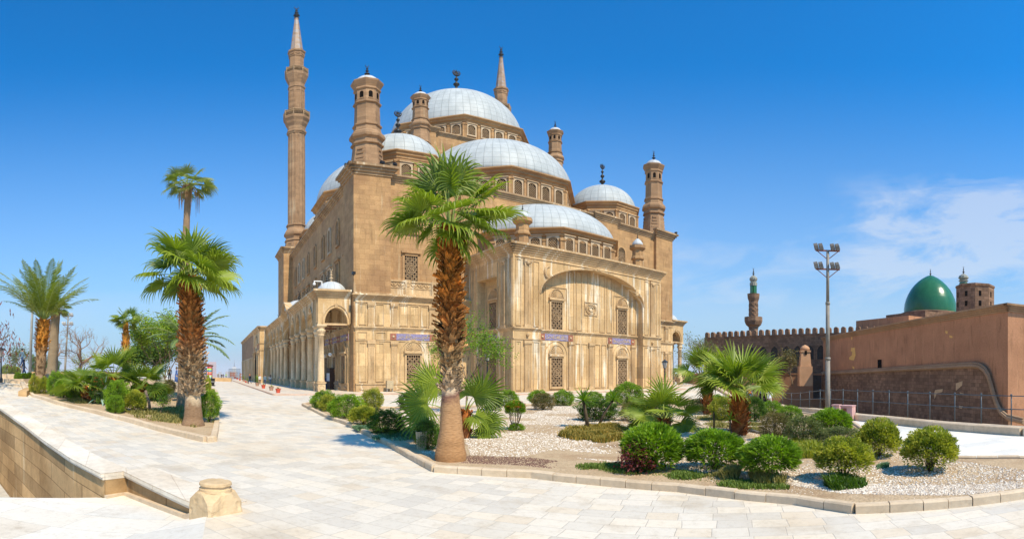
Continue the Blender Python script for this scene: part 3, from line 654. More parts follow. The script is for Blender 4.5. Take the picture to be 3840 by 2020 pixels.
# central cube and great dome
m = MB(); m.box(-11.4, 11.4, -11.4, 11.4, 23.5, 37.0)
for sx in (-1, 1):
    for sy in (-1, 1): m.box(min(sx * 9.3, sx * 11.8), max(sx * 9.3, sx * 11.8), min(sy * 9.3, sy * 11.8), max(sy * 9.3, sy * 11.8), 23.6, 37.25)
cube = part(m, 'central_block', 'sandstone')
m = MB()
for f, w in ((frontm(-11.4), 9.3), (leftm(-11.4), 9.3), (rightm(11.4), 9.3)): m.m = f; cornice(m, -9.3, 9.3, 36.9, 37.5, .4, 0, 0)
for (sx, sy) in ((-1, -1), (1, -1), (-1, 1), (1, 1)):
    x0, x1 = sorted((sx * 9.3, sx * 11.8)); y0, y1 = sorted((sy * 9.3, sy * 11.8)); m.m = None
    for i in range(4): o = .12 * (i + 1); m.box(x0 - o, x1 + o, y0 - o, y1 + o, 37.2 + .17 * i, 37.36 + .17 * i)
part(m, 'block_cornice', 'weathered_trim', cube)
VIS = (6, 5, 7, 4)      # facets facing front, front-left, front-right, left
drum('central_drum', 0, 0, 11.1, 37.0, 41.5, .8, VIS, 4, 38.3, 40.05, 1.15)
dome('central_dome', 0, 0, 41.35, 11.0, 11.0)
m = MB(); finial(m, 0, 0, 52.1, 6.6, True, .8); part(m, 'dome_finial', 'bronze')
# half domes on the front and the left
drum('half_dome_drum', 0, -11.9, 10.4, 23.7, 28.5, .8, (6, 5, 7), 4, 24.9, 26.9, 1.15)
dome('half_dome', 0, -11.9, 28.35, 11.1, 8.3, a0=pi, a1=2 * pi)
drum('half_dome_drum', -11.9, 0, 10.4, 23.7, 28.5, .8, (4, 5, 3), 4, 24.9, 26.9, 1.15)
dome('half_dome', -11.9, 0, 28.35, 11.1, 8.3, a0=pi / 2, a1=3 * pi / 2)
drum('half_dome_drum', 11.9, 0, 10.4, 23.7, 28.5, .8, (7,), 4, 24.9, 26.9, 1.15)
dome('half_dome', 11.9, 0, 28.35, 11.1, 8.3, a0=-pi / 2, a1=pi / 2)
# corner domes
for (x, y) in ((-16.7, -16.7), (16.7, -16.7), (-16.7, 16.7), (16.7, 16.7)):
    drum('corner_drum', x, y, 5.2, 23.7, 28.05, .5, VIS if y < 0 else (4, 5), 2, 24.7, 26.3, 1.15)
    dome('corner_dome', x, y, 27.95, 5.25, 4.55, 'lead_dome_small', n=48)
    m = MB(); finial(m, x, y, 32.4, 4.4, True, .72); part(m, 'dome_finial', 'bronze')
# apse half dome, its drum and the two capped turrets
drum('apse_drum', 0, -22.3, 9.3, 14.0, 18.0, .7, (6, 5, 7), 4, 15.1, 17.0, 1.0, 'small')
dome('apse_half_dome', 0, -22.3, 17.9, 9.7, 5.4, a0=pi, a1=2 * pi)
for x in (-8.75, 8.75):
    m = MB(); y = -31.2
    m.lathe([(.62, 14.6), (.62, 16.4), (.8, 16.45), (.8, 16.6), (.66, 16.9), (.64, 17.6), (.98, 17.9), (.98, 18.25), (.2, 18.3)], 8, x, y)
    tt = part(m, 'apse_turret', 'sandstone')
    m = MB(); m.lathe([(.72, 18.25), (.66, 18.6), (.45, 18.95), (.18, 19.2), (.03, 19.3)], 16, x, y, False, True); part(m, 'turret_cap', 'lead_cap', tt, (x, y, 18.25))
    m = MB(); finial(m, x, y, 19.25, .75); part(m, 'turret_finial', 'bronze', tt)
# ---- corner turrets
def turret(x, y, z, s, h, name='corner_turret'):
    pr = [(1.72, 0), (1.66, .9), (1.52, 2.4), (1.44, 3.35), (1.66, 3.45), (1.66, 3.62), (1.48, 3.75), (1.50, 4.15), (1.76, 4.35), (1.80, 4.65), (1.70, 4.95), (1.42, 5.3), (1.32, 5.9), (1.48, 6.0), (1.48, 6.18), (1.30, 6.3), (1.24, 9.0), (1.42, 9.1), (1.42, 9.28), (1.24, 9.4), (1.24, 11.0), (1.38, 11.1), (1.38, 11.25), (1.30, 11.4), (1.62, 12.1), (1.66, 12.3), (1.60, 12.4), (.9, 12.5)]
    m = MB(); m.lathe([(r * s, z + q * h) for r, q in pr], 8, x, y)
    if s > .9:
        for k in range(4):
            m.m = facem(x, y, pi / 4 + k * pi / 2, 1.55)
            for j in range(4): m.box(-.5 + .07 * j, .5 - .07 * j, -.3, .14 - .05 * j * .5, z + .9 + j * .55, z + 1.2 + j * .55)
    o = part(m, name, 'sandstone_tower')
    for k in (4, 5, 6, 7, 0):
        m = MB(facem(x, y, k * pi / 4, 1.24 * s)); w = .22 * s; z0 = z + 9.75 * h; z1 = z + 10.5 * h
        m.ext([(-w, z0), (w, z0)] + archpts(-w, w, z1, .22, 6)[::-1], -.02, .012, 0)
        m.box(-w - .07, w + .07, 0, .05, z0 - .12, z0 - .001, 1); part(m, 'turret_window', ['dark_void', 'sandstone_tower'], o)
    rz = z + 12.45 * h
    m = MB(); m.lathe([(1.28 * s * cos(pi / 2 * i / 8) + .002, rz + 1.05 * s * sin(pi / 2 * i / 8)) for i in range(9)], 24, x, y, False, True); part(m, 'turret_dome', 'lead_cap', o, (x, y, rz))
    m = MB(); finial(m, x, y, rz + 1.02 * s, 1.95 * s); part(m, 'turret_finial', 'bronze', o)
for (x, y) in ((-22.4, -22.4), (22.4, -22.4)): turret(x, y, 24.2, 1.0, .985)
for (x, y) in ((-11.45, -11.45), (11.45, -11.45)): 
    turret(x, y, 37.85 - 3.0, .78, .66, 'dome_turret')
# ---- minarets
def minaret(x, y, zb=24.6):
    m = MB()
    m.lathe([(2.3, zb), (2.2, zb + 1.2), (2.0, zb + 2.6), (2.15, zb + 2.7), (2.15, zb + 2.95), (1.85, zb + 3.1), (1.95, zb + 3.6), (2.25, zb + 3.9), (2.28, zb + 4.3), (2.05, zb + 4.8), (1.75, zb + 5.2), (1.72, zb + 5.7), (1.9, zb + 5.8), (1.9, zb + 6.0), (1.65, zb + 6.15)], 8, x, y)
    for k in range(4):
        m.m = facem(x, y, pi / 4 + k * pi / 2, 2.05)
        for j in range(4): m.box(-.6 + .08 * j, .6 - .08 * j, -.3, .12, zb + .5 + j * .5, zb + .8 + j * .5)
    m.m = None
    m.lathe([(1.68, zb + 6.1), (1.66, 45), (1.62, 50.6)], 32, x, y, False, flute=.06)
    m.lathe([(1.62, 50.5), (1.72, 50.8), (1.80, 50.9), (1.80, 51.2), (1.6, 51.4), (1.62, 52.2), (1.95, 52.9), (2.05, 53.4), (2.35, 54.0), (2.38, 54.5), (1.4, 54.55), (1.5, 56), (1.46, 61.9), (1.6, 62.1), (1.6, 62.4), (1.42, 62.5), (1.46, 63.2), (1.8, 64.2), (1.9, 64.6), (2.1, 65.2), (2.12, 65.8), (1.28, 65.85), (1.3, 70.4), (1.42, 70.6), (1.42, 71.7), (1.62, 71.9), (1.62, 72.3), (1.2, 72.4)], 8, x, y)
    for k in range(8):
        m.m = facem(x, y, k * pi / 4, 1.47)
        m.box(-.45, -.38, -.05, .06, 56.8, 61.2); m.box(.38, .45, -.05, .06, 56.8, 61.2); m.box(-.38, .38, -.05, .06, 61.1, 61.2); m.box(-.38, .38, -.05, .06, 56.8, 56.9)
        m.m = facem(x, y, k * pi / 4, 1.42); m.tube([(.4 * cos(pi + pi * t / 6), .06, 71.4 + .4 * sin(pi + pi * t / 6)) for t in range(7)], .07, 4)
    m.m = facem(x, y, 3 * pi / 2, 1.62)
    m.box(-.07, .07, -.1, .02, 49.0, 49.5); 
    o = part(m, 'minaret', 'sandstone_tower')
    for (r, z0, z1) in ((2.3, 54.5, 55.9), (2.02, 65.85, 67.2)):
        b = MB(); b.lathe([(r, z1 - .1), (r + .06, z1 - .1), (r + .06, z1), (r - .02, z1)], 8, x, y); b.lathe([(r, z0), (r + .05, z0), (r + .05, z0 + .1), (r - .02, z0 + .1)], 8, x, y)
        for k in range(8):
            sd = r * tan(pi / 8)
            b.m = facem(x, y, k * pi / 4, r)
            b.box(sd - .08, sd + .08, -.06, .08, z0, z1 + .15)
            for i in range(7):
                q = -sd + 2 * sd * i / 7
                b.tube([(q, .02, z0 + .1), (q + 2 * sd / 7, .02, z1 - .1)], .035, 4); b.tube([(q + 2 * sd / 7, .02, z0 + .1), (q, .02, z1 - .1)], .035, 4)
        part(b, 'balcony_rail', 'grille_stone', o)
    b = MB(); b.lathe([(1.18, 72.35), (.36, 82.3), (.42, 82.4), (.42, 82.7), (.02, 83)], 8, x, y); part(b, 'spire', 'minaret_spire', o)
    b = MB(); finial(b, x, y, 82.6, 4.1); part(b, 'minaret_finial', 'bronze', o)
m_, t_, b_ = newmat('minaret_spire')
v_ = coords(t_); s_ = N(t_, 'ShaderNodeTexNoise', Scale=1.2, Detail=5); t_.links.new(v_, s_.inputs['Vector'])
t_.links.new(ramp(t_, s_.outputs['Fac'], [(.35, (.26, .17, .11)), (.5, (.36, .24, .16)), (.62, (.30, .27, .26))]), b_.inputs['Base Color']); b_.inputs['Roughness'].default_value = .6
minaret(-22.6, 21.0); minaret(22.2, 21.0)
# ---- arcades (left long one, right one seen end-on)
def arcade(side, v_start, cols, vend, full=True):
    s = side; sm = MB(); U1 = 28.0; U0 = 24.6; zc = 6.95
    X = lambda u: s * u
    def bx(mb, u0, u1, y0, y1, z0, z1, mi=0): mb.box(min(X(u0), X(u1)), max(X(u0), X(u1)), y0, y1, z0, z1, mi)
    # end wall with round arch
    a0, a1 = sorted((X(27.3), X(24.9))); e0, e1 = sorted((X(U1), X(24.6)))
    sm.ext([(e0, 9.7), (e0, zc), (a0, zc)] + archpts(a0, a1, zc + .1, 1.62, 16) + [(a1, zc), (e1, zc), (e1, 9.7)], v_start, v_start + .7)
    # long side arches
    cs = cols
    lm = leftm(-U1) if s < 0 else rightm(U1)
    for i in range(len(cs) - 1):
        y0, y1 = cs[i], cs[i + 1]; w = y1 - y0
        if w < 2: bx(sm, 27.3, U1, y0, y1, zc, 9.7); continue
        big = w > 6; top = 9.7
        sm.m = lm
        r = 3.6 if big else 1.9
        zt_ = 11.0 if big else 9.7
        poly = [(y0, zc), (y0 + .38, zc)] + archpts(y0 + .38, y1 - .38, zc + .05, r, 18, .45)[1:-1] + [(y1 - .38, zc), (y1, zc)]
        if big: poly += [(y1, 9.7)] + [(y1 - w * k / 10, 9.7 + 1.55 * sin(pi * k / 10) ** 2) for k in range(1, 10)] + [(y0, 9.7)]
        else: poly += [(y1, 9.7), (y0, 9.7)]
        sm.ext(poly, -.7, 0); sm.m = None
    o = part(sm, 'arcade_wall' , 'alabaster')
    t = MB(lm)
    for i in range(len(cs) - 1):
        y0, y1 = cs[i], cs[i + 1]; w = y1 - y0
        if w > 2:
            r = 3.6 if w > 6 else 1.9
            t.tube([(x, .03, z) for x, z in archpts(y0 + .3, y1 - .3, zc + .1, r + .22, 18, .45)], .08, 5, 0, False)
        t.box(y0 - .09, y0 + .09, -.01, .07, zc + .2, 9.7)
        if w > 6:
            for j in range(4):
                o_ = .12 * (j + 1)
                for k in range(12):
                    k0, k1 = k / 12, (k + 1) / 12; z0 = 9.7 + 1.6 * sin(pi * k0) ** 2; z1 = 9.7 + 1.6 * sin(pi * k1) ** 2
                    t.add([(y0 + w * k0, -.7, z0 + .2 * j), (y0 + w * k1, -.7, z1 + .2 * j), (y0 + w * k1, o_, z1 + .2 * j), (y0 + w * k0, o_, z0 + .2 * j), (y0 + w * k0, -.7, z0 + .2 * j + .2), (y0 + w * k1, -.7, z1 + .2 * j + .2), (y0 + w * k1, o_, z1 + .2 * j + .2), (y0 + w * k0, o_, z0 + .2 * j + .2)], [(0, 3, 2, 1), (4, 5, 6, 7), (0, 1, 5, 4), (1, 2, 6, 5), (2, 3, 7, 6), (3, 0, 4, 7)])
        else: cornice(t, y0, y1, 9.7, 10.5, .55, 1 if i == 0 else 0, 0)
    t.m = frontm(v_start); cornice(t, e0, e1, 9.701, 10.501, .55, 1 if s < 0 else 0, 1 if s > 0 else 0)
    t.tube([(x, .03, z) for x, z in archpts(a0 - .25, a1 + .25, zc + .1, 1.62 + .3, 16)], .07, 5, 0, False); t.box((a0 + a1) / 2 - .15, (a0 + a1) / 2 + .15, 0, .1, zc + 1.7, zc + 2.1)
    t.m = None; bx(t, 24.6, 27.9, v_start + .1, v_start + .3, zc - .08, zc + .12)
    part(t, 'arcade_trim', 'alabaster_trim', o)
    t = MB(); bx(t, 24.3, 27.4, v_start + .5, cs[-1], 9.35, 9.7); bx(t, 24.0, 27.9, v_start + .2, cs[-1], 9.75, 10.3)
    part(t, 'arcade_roof', 'alabaster_trim', o)
    for y in cs[1:-1]: t = MB(); bx(t, 24.6, 27.3, y - .08, y + .08, zc, zc + .16); part(t, 'tie_beam', 'rust_wood', o)
    for i, y in enumerate(cs[:-1] if full else cs[:2]):
        t = MB(); cx_ = X(27.6)
        t.box(cx_ - .44, cx_ + .44, y - .44, y + .44, 0, .12); t.box(cx_ - .38, cx_ + .38, y - .38, y + .38, .12, .95); t.box(cx_ - .46, cx_ + .46, y - .46, y + .46, .95, 1.08)
        for f in (frontm(y - .38), leftm(cx_ - .38)):
            t.m = f; q = cx_ if f[0][0] == 1 else y; t.tube([(q + .24 * cos(k * pi / 6), .01, .54 + .24 * sin(k * pi / 6)) for k in range(13)], .04, 4)
        t.m = None
        t.lathe([(.40, 1.08), (.40, 1.2), (.34, 1.3), (.33, 3), (.29, 5.75), (.36, 5.8), (.36, 5.88), (.30, 5.95)], 20, cx_, y, False, True)
        t.lathe([(.30, 5.94), (.44, 6.25), (.44, 6.35), (.34, 6.5), (.44, 6.7), (.44, 6.76)], 8, cx_, y); t.box(cx_ - .5, cx_ + .5, y - .5, y + .5, 6.75, 6.949)
        c = part(t, 'column', 'column_stone', o)
    ys = [(cs[i] + cs[i + 1]) / 2 for i in range(len(cs) - 1)]
    for i, y in enumerate([v_start + 1.75] + [q for q in ys if q > v_start + 2.5]):
        if not full and i: break
        wide = abs(y - (-2.5)) < .6; R = 2.1 if wide else 1.62; z0 = 10.9 if wide else 10.3
        if i in (0, 4, 5) or wide or i >= 8 or True:
            d = dome('arcade_dome', X(26.2), y, z0, R, R * (.85 if i in (0,) else .72), 'lead_cap', n=32, rows=10)
            t = MB(); finial(t, X(26.2), y, z0 + R * (.84 if i == 0 else .71), 1.55); part(t, 'arcade_finial', 'bronze' if i else 'pale_frame', o)
    return o
arc = arcade(-1, -23.7, [-23.3, -21.7, -17.8, -13.9, -9.9, -6.0, 1.0, 5.2, 9.3, 13.6, 17.8, 22.0], 22)
arcade(1, -24.0, [-23.6, -21.9, -17.8, -13.9, -9.9, -6.0], 0, False)
# hanging globe lamps under the arcade
t = MB()
def globe(x, y, z, zt=9.3):
    g = MB(); g.ball((x, y, z), .2, 12); g.tube([(x, y, z + .18), (x, y, zt)], .018, 4, 1); o = part(g, 'hanging_lamp', ['white_glass', 'bronze'], mosque)
globe(-26.1, -21.0, 3.95); globe(-26.0, -17.6, 3.9)
for k in range(3): globe(-26.2 - .0 * k, -1.8 - .75 * k, 3.8, 9.3)
# ---- courtyard wing beyond the arcade
m = MB(); m.box(-29.0, -20, 36.5, 86, -.3, 11.0)
cw = part(m, 'courtyard_wall', 'sandstone_tower')
m = MB(); m.box(-29.5, -20, 22.0, 36.5, -.3, 10.2); part(m, 'gate_pavilion', 'alabaster')
t = MB(frontm(22.0)); cornice(t, -29.5, -27, 10.0, 10.9, .5, 1, 0); t.box(-29.52, -27, -.02, .12, 6.3, 6.55); t.box(-29.52, -27, -.02, .12, 7.6, 7.75)
t.m = leftm(-29.5); cornice(t, 22.0, 36.5, 10.001, 10.901, .5, 1, 1); t.box(22, 36.5, -.02, .12, 6.3, 6.55); t.box(22, 36.5, -.02, .12, 7.6, 7.75)
for y in (23, 25, 27, 34, 36): pilaster(t, y, .6, .3, 6.2)
t.tube([(26.6, .05, 0), (26.6, .05, 4)] + [(x, .05, z) for x, z in archpts(26.6, 32.4, 4, 2.9, 16, .3)] + [(32.4, .05, 4), (32.4, .05, 0)], .2, 6, 0, False)
t.tube([(x, .05, z) for x, z in archpts(26.4, 32.6, 7.8, 1.6, 16)], .15, 6, 0, False)
t.m = leftm(-29.0); cornice(t, 36.5, 86, 10.9, 11.6, .4, 0, 1); t.box(36.5, 86, -.02, .1, 5.4, 5.7)
y = 37.5
while y < 85: t.box(y, y + 1.1, -.02, .18, 0, 5.4); y += 2.4
part(t, 'courtyard_trim', 'alabaster_trim', cw)
t = MB(leftm(-29.5)); t.ext([(27.0, 0), (32, 0)] + archpts(27.0, 32, 4, 2.6, 14, .3)[::-1], .005, .03, 0); part(t, 'doorway', 'dark_void', cw)
for y in (23.2, 25.8, 33.6): t = MB(leftm(-29.5)); t.box(y, y + .8, 0, .09, 6.6, 7.55); part(t, 'red_inlay', 'red_tile', cw)
dome('courtyard_dome', -24.5, 27.5, 10.3, 3.2, 2.3, 'lead_dome_small', n=32, rows=10)
t = MB(); finial(t, -24.5, 27.5, 12.5, 3.2); part(t, 'dome_finial', 'bronze')
# ============================================================ SETTING
W1, W2, W3 = P(393.5, 1775, 0), P(478, 1766, 0), P(709, 1871, 0)
BOL = A(808, 7.2)
WL = [P(0, 1560, 0), P(92, 1606, 0), P(183, 1656, 0), P(275, 1716, 0)]
W0x = WL[0] + (WL[0] - WL[1]).normalized() * 14
E0, E1 = A(0, 10.0), A(361, 10.0); E0x = E0 + (E0 - E1).normalized() * 12
BR = BOL + Vector((.05, -.3)); BR2 = Vector((-2.6, 3.6))
rampzone = [W1, W2, W3, BR, BR2, Vector((-2.6, -7.5)), Vector((-22, -7.5)), E0x, E0, E1]
pit = [W0x, *WL, W1, E1, E0, E0x]
hole = [W0x, *WL, W1, W2, W3, BR, BR2, Vector((-2.6, -7.5)), Vector((-22, -7.5)), E0x]
kerbR = [P(3840, 1632) + Vector((2.5, -6)), P(3840, 1632), P(3518, 1607), P(3199, 1573), P(3050, 1548), P(2926, 1527), Vector((22.5, 46)), Vector((25.5, 60)), Vector((29.0, 76)), Vector((38, 118)), Vector((60, 150))]
outer = [Vector((-24, -9)), Vector((kerbR[0].x, -9))] + [p + Vector((.45, -.05)) for p in kerbR] + [Vector((-20, 185)), Vector((-78, 128)), Vector((-82, 60)), Vector((-52, 26)), Vector((-38, 16)), Vector((-40, 4)), Vector((-34, -9))]
def rzf(x, y):
    return -.5 * ss(-2.9, -7.3, x) if False else -.25 * ss(4.15, 4.75, -x) - .25 * max(0, min(1, (-x - 3.9) / 3.2))
sheet('plaza_ground', outer, 'plaza_paving', 0, [hole], 1.8)
sheet('ramp', rampzone, 'ramp_paving', -.004, [], 1.2, rzf)
sheet('pit_floor', [p for p in (W0x, WL[0], WL[2], W1 + Vector((.3, .3)), W3 + Vector((.3, .5)), Vector((-3, 0)), Vector((-24, -8)), E0x)], 'ochre_floor' if 'ochre_floor' in MATS else 'concrete', 0, [], 2, lambda x, y: -3.2)
# step edge of the ramp over the pit
m = MB(); d = (E0x - E1); n = Vector((-d.y, d.x)).normalized()
if n.dot(W1 - E0) < 0: n = -n
n = -n if n.y < 0 else n
for i in range(9):
    a, b = E1 + n * (.32 * i) * .0, E0x
    z = -.52 - .17 * i; o0 = .30 * i; o1 = o0 + .31
    q = [a + n * (o0 - .05), b + n * (o0 - .05), b + n * o1, a + n * min(o1, .06 * (i + 1))]
    m.prism([(p.x, p.y) for p in q], -3.3, z)
m.build('pit_steps', 'concrete')['kind'] = 'structure'
# retaining wall with its moulded coping
stone('coping_white', (.70, .57, .42), (.86, .78, .65), 1.2, 9, .01, blockvar=.08, joint=.8)
rw = empty('retaining_wall', (W1.x, W1.y, 0), 0, 'stained ochre stone retaining wall with worn coping stepping down beside the sunken stair, left foreground', 'wall')
def strip(mb, pts, o0, o1, zt, zb, side=1, mi=0):
    offs = []
    for i, p in enumerate(pts):
        d = (pts[min(i + 1, len(pts) - 1)] - pts[max(i - 1, 0)]).normalized(); nn = Vector((-d.y, d.x)) * side; offs.append((p + nn * o0, p + nn * o1))
    for i in range(len(pts) - 1):
        q = [offs[i][0], offs[i + 1][0], offs[i + 1][1], offs[i][1]]
        g = [zt(p) if callable(zt) else zt for p in (pts[i], pts[i + 1])]; b = [zb(p) if callable(zb) else zb for p in (pts[i], pts[i + 1])]
        zz = [g[0], g[1], g[1], g[0]]; bb = [b[0], b[1], b[1], b[0]]
        mb.add([(p.x, p.y, z) for p, z in zip(q, bb)] + [(p.x, p.y, z) for p, z in zip(q, zz)], [(3, 2, 1, 0), (4, 5, 6, 7), (0, 1, 5, 4), (1, 2, 6, 5), (2, 3, 7, 6), (3, 0, 4, 7)], mi)
wl = [W0x, *WL, W1, W2, W3, BOL + Vector((-.1, .1))]
wl2 = []
for i in range(len(wl) - 1):
    k = max(1, int((wl[i + 1] - wl[i]).length / .8)); wl2 += [wl[i].lerp(wl[i + 1], j / k) for j in range(k)]
wl2.append(wl[-1])
G = lambda p: gz(p.x, p.y)
m = MB(); strip(m, wl, 0, .5, lambda p: G(p) - .10, -3.3, 1); m.v = [v - Vector((W1.x, W1.y, 0)) for v in m.v]; m.build('wall_face', 'ochre_wall', rw)
m = MB(); strip(m, wl, -.10, .62, lambda p: G(p) + .012, lambda p: G(p) - .07, 1); strip(m, wl, -.05, .5, lambda p: G(p) - .072, lambda p: G(p) - .13, 1); m.v = [v - Vector((W1.x, W1.y, 0)) for v in m.v]; m.build('coping', 'coping_white', rw)
m = MB(); strip(m, [W1, W2, W3, BOL], -.10, .02, lambda p: rzf(p.x, p.y) + .06, lambda p: rzf(p.x, p.y) - .3, 1); m.v = [v - Vector((W1.x, W1.y, 0)) for v in m.v]; m.build('wall_base', 'kerb_stone', rw)
# stone bollard
stone('block_ochre', (.55, .37, .19), (.74, .56, .35), 9, 9, 0, streak=(.80, .66, .45, .56), blockvar=0, joint=1, pits=.5)
bo = empty('stone_bollard', (BOL.x, BOL.y, 0), 1.16, 'squat chipped ochre stone post with cut corners and a round cap, at the left front', 'bollard')
m = MB(); s = .285; c = .34
def octsq(s, c): return [(-s + c, -s), (s - c, -s), (s, -s + c), (s, s - c), (s - c, s), (-s + c, s), (-s, s - c), (-s, -s + c)]
lv = [(-.3, s, .03), (.05, s * 1.01, .035), (.17, s, .05), (.29, s * .97, .19), (.315, s * .88, .24)]
vs = []; 
for z, a, b in lv: vs += [(x, y, z) for x, y in octsq(a, b)]
fs = [tuple(range(8))[::-1], tuple(range(32, 40))]
for j in range(4): fs += [(j * 8 + i, j * 8 + (i + 1) % 8, (j + 1) * 8 + (i + 1) % 8, (j + 1) * 8 + i) for i in range(8)]
m.add(vs, fs); BB = m.build('bollard_body', 'ochre_block', bo) if False else m.build('bollard_body', 'block_ochre', bo)
m = MB(); m.lathe([(.235, .30), (.235, .345), (.215, .355), (.215, .385), (.235, .395), (.232, .43), (.20, .445), (.01, .45)], 32, 0, 0, False); BC = m.build('bollard_cap', 'block_ochre', bo)
def roughen(o, cuts, amp, sc):
    b = bmesh.new(); b.from_mesh(o.data); bmesh.ops.subdivide_edges(b, edges=b.edges, cuts=cuts, use_grid_fill=True); b.normal_update()
    for v in b.verts:
        p = v.co * sc; n = noise.noise(p) + .5 * noise.noise(p * 2.7); k = max(0, noise.noise(v.co * sc * .8 + Vector((5, 3, 1))) - .18) * 3
        v.co -= v.normal * amp * (k + abs(n) * .5)
    b.to_mesh(o.data); b.free()
roughen(BB, 9, .014, 9); roughen(BC, 2, .008, 12)

# ---- garden beds with kerbs
gA = [P(1136, 1521), P(1300, 1592), P(1460, 1671), P(1632, 1768), P(2000, 1790), P(2550, 1841), P(3000, 1890), P(3205, 1922), P(3457, 1909), P(3640, 1893), P(3840, 1866), P(3840, 1866) + Vector((1.2, 0)), P(3840, 1760) + Vector((1.0, .2)), P(3582, 1731), P(3359, 1693), P(3250, 1630), P(3180, 1580), P(2996, 1553), P(2890, 1524), P(2700, 1505), P(2560, 1497), P(2300, 1506), P(2078, 1519), P(1800, 1526), P(1426, 1533), P(1250, 1512)]
gB = [P(69, 1459), P(125, 1488), P(220, 1517), P(357, 1549), P(508, 1588), P(654, 1629), P(772, 1657), P(800, 1655), P(812, 1600), P(815, 1530), P(806, 1462), Vector((-33, 42)), Vector((-46, 40)), P(180, 1432), P(100, 1440)]
def kerb(name, pts, w=.16, h=.14, seg=.95, closed=True, mat='kerb_stone', dz=0):
    m = MB(); pp = list(pts) + ([pts[0]] if closed else [])
    rnd = random.Random(5)
    for i in range(len(pp) - 1):
        a, b = pp[i], pp[i + 1]; L_ = (b - a).length; k = max(1, round(L_ / seg)); d = (b - a) / k; u = d.normalized(); nn = Vector((-u.y, u.x))
        for j in range(k):
            p, q = a + d * j + u * .006, a + d * (j + 1) - u * .006; o = rnd.uniform(-.006, .006); hz = h + rnd.uniform(-.008, .008)
            c4 = [p - nn * (w / 2 - o), q - nn * (w / 2 - o), q + nn * (w / 2 + o), p + nn * (w / 2 + o)]
            z0 = [gz(x.x, x.y) for x in (p, q, q, p)]
            lo = [(x.x, x.y, z - .1 + dz) for x, z in zip(c4, z0)]; hi = [(x.x, x.y, z + hz - .025 + dz) for x, z in zip(c4, z0)]
            c5 = [x + (p + q) / 2 * 0 for x in [p - nn * (w / 2 - .025), q - nn * (w / 2 - .025), q + nn * (w / 2 - .025), p + nn * (w / 2 - .025)]]
            tp = [(x.x, x.y, z + hz + dz) for x, z in zip(c5, z0)]
            m.add(lo + hi + tp, [(3, 2, 1, 0)] + [(e, (e + 1) % 4, 4 + (e + 1) % 4, 4 + e) for e in range(4)] + [(4 + e, 4 + (e + 1) % 4, 8 + (e + 1) % 4, 8 + e) for e in range(4)] + [(8, 9, 10, 11)])
    o = m.build(name, mat); o['kind'] = 'structure'; return o
def shrink(poly, d):
    c = sum(poly, Vector((0, 0))) / len(poly); return [p + (c - p).normalized() * d for p in poly]
sheet('garden_soil', shrink(gA, .04), 'bed_soil', .085, [], 1.5); kerb('garden_kerb', gA, seg=.5)
sheet('garden_soil', shrink(gB, .04), 'bed_soil', .09, [], 2.0); kerb('garden_kerb', gB, .2, .17, 1.1)
# right path
sheet('side_path', [P(3840, 1740) + Vector((1.5, .1)), P(3582, 1722), P(3359, 1684), P(3250, 1624), P(3180, 1574), P(2996, 1547), P(2900, 1521)] + [p + Vector((-.02, 0)) for p in (kerbR[5], kerbR[4], kerbR[3], kerbR[2], kerbR[1])] + [kerbR[0] + Vector((0, 3))], 'path_paving', .006, [], 1.5)
kerb('path_kerb_wall', kerbR[:8], .55, .27, 1.6, False, 'kerb_stone')
stone('curb_rose', (.46, .30, .21), (.58, .40, .30), 9, 9, 0, blockvar=0, joint=1)
# sidewalk round the mosque
def Mw(u, v): q = MC + UU * u + VV * v; return Vector((q.x, q.y))
sw = [Mw(-34.5, 60), P(880 + 250 / 2.1854, 1400 + 1240 / 2.1854 - 500), P(1026, 1481)]
k1 = P(1027, 1482); k2 = P(880 + 0 / 2.1854, 1422)
sheet('sidewalk', [k1, Mw(-33.2, 10), Mw(-33.2, 60), Mw(-20, 60), Mw(-20, 0), Mw(28.5, -20), Mw(28.5, -27.5), Mw(12.5, -28.5), Mw(12.5, -36), Mw(-13, -36), Mw(-13, -29.0), Mw(-20, -29.5)], 'sidewalk_paving', .10, [], 2.5)
kerb('sidewalk_kerb', [Mw(-33.2, 60), Mw(-33.2, 10), k1, Mw(-20, -29.5), Mw(-13, -29.0), Mw(-13, -36), Mw(12.5, -36), Mw(12.5, -28.5), Mw(28.5, -27.5)], .22, .115, 1.4, False, 'curb_rose')
# low ground and far plain
m = MB(); m.add([(-16000, -9000, -62), (16000, -9000, -62), (16000, 16000, -62), (-16000, 16000, -62)], [(0, 1, 2, 3)]); m.build('city_plain', 'sand_ground', norm=False)['kind'] = 'structure'
hm, ht, hb = newmat('haze_air'); ht.nodes.remove(hb); hv = N(ht, 'ShaderNodeVolumePrincipled', Density=.00010); hv.inputs['Color'].default_value = (.80, .86, .96, 1)
ht.links.new(hv.outputs[0], [x for x in ht.nodes if x.type == 'OUTPUT_MATERIAL'][0].inputs['Volume'])
hz_ = MB(); hz_.box(-8000, 8000, -400, 8000, -64, 96); hz_.build('haze', 'haze_air')['kind'] = 'stuff'
sheet('moat_ground', [Vector((10, -20)), Vector((140, -20)), Vector((140, 190)), Vector((20, 190)), Vector((26, 60)), Vector((15.5, 20)), Vector((14, 4))], 'sand_ground', 0, [], 20, lambda x, y: -4.2)
m = MB()
oo = outer
for i in range(len(oo)):
    a, b = oo[i], oo[(i + 1) % len(oo)]; m.add([(a.x, a.y, gz(a.x, a.y)), (b.x, b.y, gz(b.x, b.y)), (b.x, b.y, -62.5), (a.x, a.y, -62.5)], [(0, 1, 2, 3)])
m.build('plateau_cliff', 'ochre_wall', norm=False)['kind'] = 'structure'

